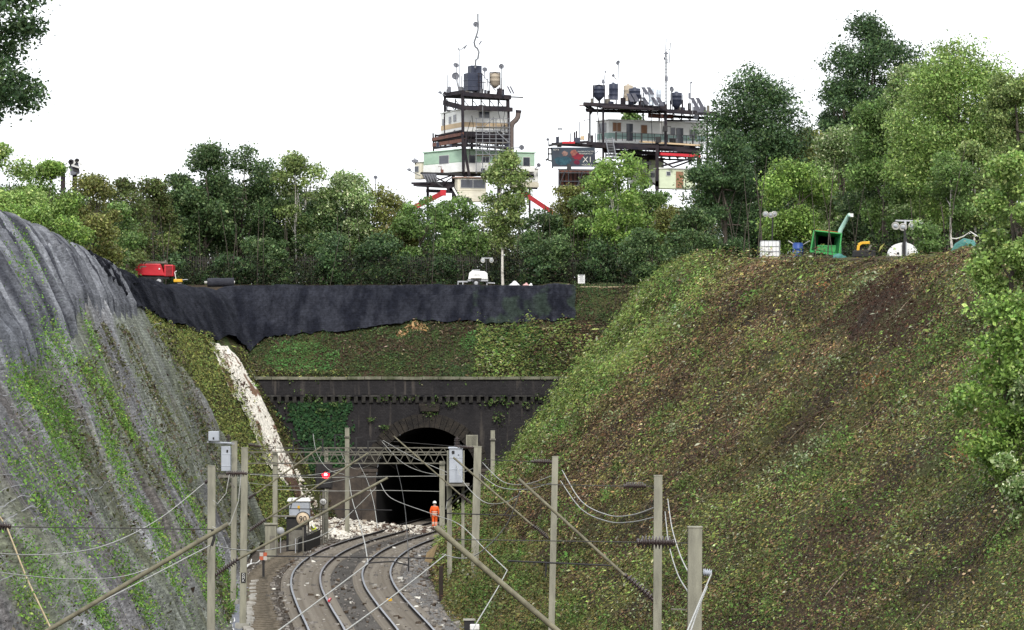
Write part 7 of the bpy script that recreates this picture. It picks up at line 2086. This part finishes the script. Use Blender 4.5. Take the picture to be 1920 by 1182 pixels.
def billboard():
    root = thing('billboard', 'dark billboard with a teal and red picture and the lettering X1', 'billboard', P(1075, 320, DT - 5))
    D = DT - 5.5; k = D / F
    m = bpy.data.materials.new('billboard_print'); m.use_nodes = True; nt = m.node_tree; b_ = nt.nodes['Principled BSDF']; b_.inputs['Roughness'].default_value = .5
    tc = nt.nodes.new('ShaderNodeTexCoord'); mp = nt.nodes.new('ShaderNodeMapping'); nt.links.new(tc.outputs['Object'], mp.inputs['Vector']); mp.inputs['Scale'].default_value = (.55, .55, .8)
    n = nt.nodes.new('ShaderNodeTexNoise'); n.inputs['Scale'].default_value = 1.1; n.inputs['Detail'].default_value = 5; nt.links.new(mp.outputs['Vector'], n.inputs['Vector'])
    r = nt.nodes.new('ShaderNodeValToRGB'); nt.links.new(n.outputs['Fac'], r.inputs['Fac'])
    e = r.color_ramp.elements; e[0].position = .35; e[0].color = (.010, .012, .025, 1); e[1].position = .75; e[1].color = (.022, .045, .065, 1)
    nt.links.new(r.outputs['Color'], b_.inputs['Base Color'])
    b = MB(); c = P(1075, 295, D); w = 80 * k; h = 36 * k; b.box(c, (w, .25, h)); b.build('board', m, root)
    def blob(cx, cz, rx, rz, mt, nm, dy, sd):
        q = random.Random(sd); nn = 22; vs = []
        for y in (-.13 - dy, -.128 - dy + .02):
            vs += [c + Vector((cx + rx * cos(2 * pi * i / nn) * (f := q.uniform(.75, 1.15)), y, cz + rz * sin(2 * pi * i / nn) * f)) for i in range(nn)]
        b = MB(); b.add(vs, [tuple(range(nn)), tuple(range(nn, 2 * nn))[::-1]] + [(i, (i + 1) % nn, nn + (i + 1) % nn, nn + i) for i in range(nn)]); b.build(nm, mt, root)
    blob(.55, .1, .75, .42, mat('print_red', (.24, .02, .03), (.10, .012, .03), scale=2.5), 'red_patch', .004, 1)
    blob(.05, .55, .42, .36, mat('print_orange', (.30, .12, .08), (.16, .05, .05), scale=3), 'orange_patch', .012, 2)
    blob(.45, -.65, .38, .3, mat('print_dark_red', (.14, .012, .03), (.06, .01, .03), scale=3), 'red_patch', .006, 3)
    blob(-1.05, .45, .40, .30, mat('print_tan', (.28, .17, .14), (.10, .06, .06), scale=3), 'tan_patch', .008, 4)
    blob(-1.3, -.5, 1.05, .55, mat('print_teal', (.03, .085, .11), (.015, .04, .06), scale=2.5), 'teal_patch', .003, 5)
    text('X1', c + Vector((1.75, -.16, -.35)), 1.0, M_dirtyw, root, 'lettering', ext=.01)
    text('MAXIMUM TACTIX', c + Vector((1.55, -.16, .68)), .235, M_dirtyw, root, 'lettering', ext=.01)
    text('MAXIMUM PLAY', c + Vector((1.55, -.16, .40)), .235, M_dirtyw, root, 'lettering', ext=.01)
    text('ISOTX', c + Vector((-2.15, -.16, .9)), .26, M_dirtyw, root, 'lettering', ext=.01)
    text('+OCULA', c + Vector((1.7, -.16, -.98)), .34, M_dirtyw, root, 'lettering', ext=.01)
    b = MB()
    for (a, e_) in (((1027, 279), (1035, 279)), ((1027, 289), (1035, 289)), ((1027, 300), (1036, 303)), ((1028, 278), (1028, 301)), ((1030, 274), (1052, 269)), ((1034, 277), (1036, 316)), ((1114, 277), (1116, 320))): b.bar(P(*a, D + .2), P(*e_, D + .2), .16)
    b.build('frame', M_black, root)
    b = MB(); b.box(P(1067, 313, D - .4), (.6, .5, .7), taper=.7); b.bar(P(1023, 301, D), P(1028, 298, D), .2); b.build('lamp', M_black, root)
billboard()
def containers():
    root = thing('shipping_container', 'rusty brown container with white scaffold rails under the billboard', 'container', P(1095, 352, DT))
    b = MB(); b.box(P(1096, 340, DT), (98 * S, 2.6, 38 * S)); b.build('body', M_rusty, root, bevel=.03)
    b = MB()
    for k in range(12): b.box(P(1050 + 8 * k, 338, DT) + Vector((0, -1.34, 0)), (.18, .1, 30 * S))
    b.build('rib', M_rust, root)
    root = thing('scaffold', 'pale scaffold rails around the rusty container', 'scaffold', P(1095, 352, DT - 2))
    b = MB()
    for y in (319, 324, 340, 348): b.bar(P(1047, y, DT - 2), P(1147, y + 1, DT - 2), .11)
    b.build('ledgers', M_scaf, root)
    b = MB()
    for x in (1048, 1066, 1086, 1106, 1126, 1145): b.bar(P(x, 318, DT - 2), P(x, 372, DT - 2), .08)
    b.build('standards', M_scaf, root)
    b = MB()
    for x in (1048, 1082, 1122): b.bar(P(x, 350, DT - 2.1), P(x + 12, 320, DT - 2.1), .09)
    b.build('braces', M_scaf, root)
containers()
tank('dark framed tank with a pointed base, leftmost on the right tower roof', 1123, 161, 190, 10.5, DT - 2, M_tankd, cone=9, frame=True)
tank('plain dark cylindrical tank, second from the left on the right tower roof', 1150, 157, 187, 8.5, DT, M_tankd)
tank('tan ribbed tank on the right tower roof', 1178, 160, 190, 9, DT + 5, M_tankt)
tank('wide dark blue tank in front of the tan tank', 1190, 166, 196, 11, DT + 2, M_tankd, cone=12)
tank('silvery tank, left of two, by the tall lattice antenna', 1221, 165, 198, 5, DT + 3, M_silver)
tank('silvery tank, right of two, by the tall lattice antenna', 1235, 167, 200, 4.5, DT + 3, M_silver)
tank('dark silo with a sharp cone base at the right end of the roof', 1268, 174, 206, 11, DT, M_tankd, cone=12)
for i, (x, y0, y1, n_, lab) in enumerate(((1174, 176, 191, 2, 'pair of dark solar panels in front of the tan tank'), (1202, 164, 178, 2, 'pair of solar panels raised behind the dark blue tank'), (1202, 183, 196, 1, 'single solar panel in the middle of the right tower roof'),
                                        (1220, 183, 198, 2, 'pair of solar panels below the silvery tanks'), (1294, 184, 211, 2, 'pair of long leaning solar panels at the right end of the roof'))):
    root = thing('solar_panel', lab, 'solar panel', P(x + 8, y1, DT - 4), 'solar panels on the towers')
    for j in range(n_):
        dx = 10 * j; sl = 8 if y1 - y0 < 20 else 14
        q = [P(x + dx, y0, DT - 3), P(x + 7 + dx, y0, DT - 3), P(x + 8 + sl + dx, y1, DT - 4.4), P(x + sl + dx, y1, DT - 4.4)]
        b = MB(); b.hexa(q + [v + Vector((0, .12, .03)) for v in q]); b.build('panel', M_panel, root)
        b = MB(); b.bar((q[0] + q[1]) / 2 + Vector((0, .1, -.1)), Vector((q[0].x + .3, DT - 2.8, q[2].z - .1)), .08); b.build('stand', M_scaf, root)
dish('dish on a thin pole above the plain dark tank', 1159, 118, 4.5, DT + 1, (-.8, -1, .3), 188, 1158)
dish('small dark dish below the pole-top dish on the right tower', 1150, 142, 3, DT + 1, (-.4, -1, .3), 150, 1156)
dish('tilted dish beside the sharp-coned silo', 1259, 168, 5.5, DT - 1, (.9, -1, .1), 206, 1261)
dish('dish high on the tall lattice antenna', 1249, 101, 4.5, DT, (0, -.6, 1), 106, 1248)
dish('dark dish hanging below the right end of the roof', 1305, 220, 5, DT - 2, (0, -1, .2), 212, 1305)
dish('small pale bird-like dish far left of the billboard', 1027, 262, 3, DT, (.3, -1, .6), 275, 1030)
def lattice():
    root = thing('antenna_mast', 'tall pale lattice antenna above the right tower roof', 'antenna', P(1248, 200, DT + 1))
    b = MB()
    for dx in (0, 3):
        b.tube([P(1247 + dx, 200, DT + 1), P(1247.5 + dx * .8, 104, DT + 1)], .06, 6)
    b.tube([P(1248, 104, DT + 1), P(1249, 73, DT + 1)], .06, 6); b.tube([P(1255, 118, DT + 1), P(1257, 80, DT + 1)], .06, 6); b.build('pole', M_scaf, root)
    b = MB()
    for k in range(16): b.bar(P(1247, 198 - 6 * k, DT + 1), P(1250, 195 - 6 * k, DT + 1), .05)
    for (a, e_) in (((1248, 93), (1256, 93)), ((1249, 118), (1255, 118)), ((1249, 132), (1252, 110))): b.bar(P(*a, DT + 1), P(*e_, DT + 1), .06)
    b.build('brace', M_scaf, root)
    b = MB(); b.box(P(1250, 148, DT + 1), (.3, .3, .6)); b.box(P(1246, 110, DT + 1), (.2, .2, .3)); b.build('aerial', M_dish, root)
    root = thing('antenna_mast', 'short antenna with small boxes at the right end of the right tower roof', 'antenna', P(1293, 190, DT))
    b = MB(); b.tube([P(1293, 205, DT), P(1295, 154, DT)], .06, 6); b.build('pole', M_scaf, root)
    b = MB(); b.box(P(1293, 180, DT), (.3, .3, .7)); b.ball(P(1296, 155, DT), .15, 6); b.build('aerial', M_dish, root)
    root = thing('antenna_mast', 'short antenna on the leftmost framed tank', 'antenna', P(1130, 162, DT - 2))
    b = MB(); b.tube([P(1131, 164, DT - 2), P(1135, 134, DT - 2)], .05, 6); b.build('pole', M_scaf, root)
    b = MB(); b.box(P(1131, 153, DT - 2), (.45, .3, .5), taper=.6); b.ball(P(1135, 135, DT - 2), .13, 6); b.build('aerial', M_dish, root)
lattice()
tree('broad_tree', 'small tree showing over the roof of the long white caravan', 'tree', 1185, 207, 300, 60, DT + 14, 'mid', 900, leaf=.4, base_z=TOP)
# wreck poking above the trees on the left
def wreck():
    D = 400; k = D / F
    root = thing('wrecked_vehicle', 'dark wreck of a vehicle sticking up above the trees at upper left', 'wreck', P(140, 345, D))
    c = P(143, 314, D)
    b = MB(); b.hexa([P(132, 330, D), P(150, 326, D), P(150, 326, D + 2), P(132, 330, D + 2), P(130, 303, D), P(146, 299, D), P(146, 299, D + 2), P(130, 303, D + 2)]); b.build('body', M_dish, root, bevel=.08)
    for (x, y, r) in ((133, 304, 5.5), (144, 301, 4)):
        b = MB(); q = P(x, y, D - .4); b.lathe(q, q + Vector((0, .6, 0)), [(0, r * k * .4), (0, r * k * .9), (.2, r * k), (.8, r * k), (1, r * k * .9), (1, r * k * .4)], 18); b.build('tyre', M_rubber, root)
    b = MB(); b.hexa([P(137, 312, D - .1), P(149, 316, D - .1), P(147, 324, D - .1), P(137, 320, D - .1), P(137, 312, D), P(149, 316, D), P(147, 324, D), P(137, 320, D)]); b.build('grille', M_black, root)
    b = MB(); b.bar(P(134, 310, D - .3), P(150, 315, D - .3), .2); b.bar(P(146, 303, D - .3), P(153, 310, D - .3), .2); b.bar(P(136, 309, D - .2), P(142, 301, D - .2), .35); b.build('bumper', M_frame, root)
    b = MB(); b.hexa([P(108, 318, D), P(127, 315, D), P(127, 315, D + 3), P(108, 318, D + 3), P(112, 309, D), P(122, 311, D), P(122, 311, D + 3), P(112, 309, D + 3)]); b.build('cab', M_mastd, root)
    for x in (118, 140): 
        b = MB(); b.bar(P(x, 326, D + 1), (P(x, 0, D).x, D + 1, TOP - 1), .5); b.build('leg', M_steel, root)
wreck()
EXPOSURE = 0.95
# ================================================================== light, sky, camera
def world():
    w = bpy.data.worlds.new('World'); SC.world = w; w.use_nodes = True
    nt = w.node_tree
    bg = nt.nodes['Background']
    sky = nt.nodes.new('ShaderNodeTexSky'); sky.sky_type = 'NISHITA'; sky.sun_disc = False
    sky.sun_elevation = R(40); sky.sun_rotation = R(176); sky.dust_density = 3.0; sky.air_density = 1.2
    tc = nt.nodes.new('ShaderNodeTexCoord')
    n = nt.nodes.new('ShaderNodeTexNoise'); n.inputs['Scale'].default_value = 1.6; n.inputs['Detail'].default_value = 5
    nt.links.new(tc.outputs['Generated'], n.inputs['Vector'])
    mr = nt.nodes.new('ShaderNodeMapRange'); mr.inputs['From Min'].default_value = .3; mr.inputs['From Max'].default_value = .75
    mr.inputs['To Min'].default_value = 1.0; mr.inputs['To Max'].default_value = .88
    nt.links.new(n.outputs['Fac'], mr.inputs['Value'])
    mx = nt.nodes.new('ShaderNodeMix'); mx.data_type = 'RGBA'
    mx.inputs['B'].default_value = (8.4, 8.65, 9.0, 1)
    nt.links.new(mr.outputs['Result'], mx.inputs['Factor'])
    nt.links.new(sky.outputs['Color'], mx.inputs['A'])
    nt.links.new(mx.outputs['Result'], bg.inputs['Color'])
    bg.inputs['Strength'].default_value = 0.10
world()
sun = bpy.data.lights.new('sun', 'SUN'); sun.energy = 1.5; sun.angle = R(10); sun.color = (1, .96, .9)
so = bpy.data.objects.new('sun', sun); COL.objects.link(so)
so.rotation_euler = (R(50), 0, R(4)); so.location = (0, 0, 80)
cam = bpy.data.cameras.new('camera'); cam.sensor_width = 36; cam.lens = F / 1920 * 36
cam.shift_y = (YH - 591) / 1920.0
cam.clip_start = 1; cam.clip_end = 4000
co = bpy.data.objects.new('camera', cam); COL.objects.link(co)
co.location = (0, 0, HC); co.rotation_euler = (R(90), 0, 0)
SC.camera = co
SC.view_settings.view_transform = 'Standard'; SC.view_settings.look = 'None'
SC.view_settings.exposure = EXPOSURE; SC.view_settings.gamma = 1
SC.cycles.max_bounces = 5
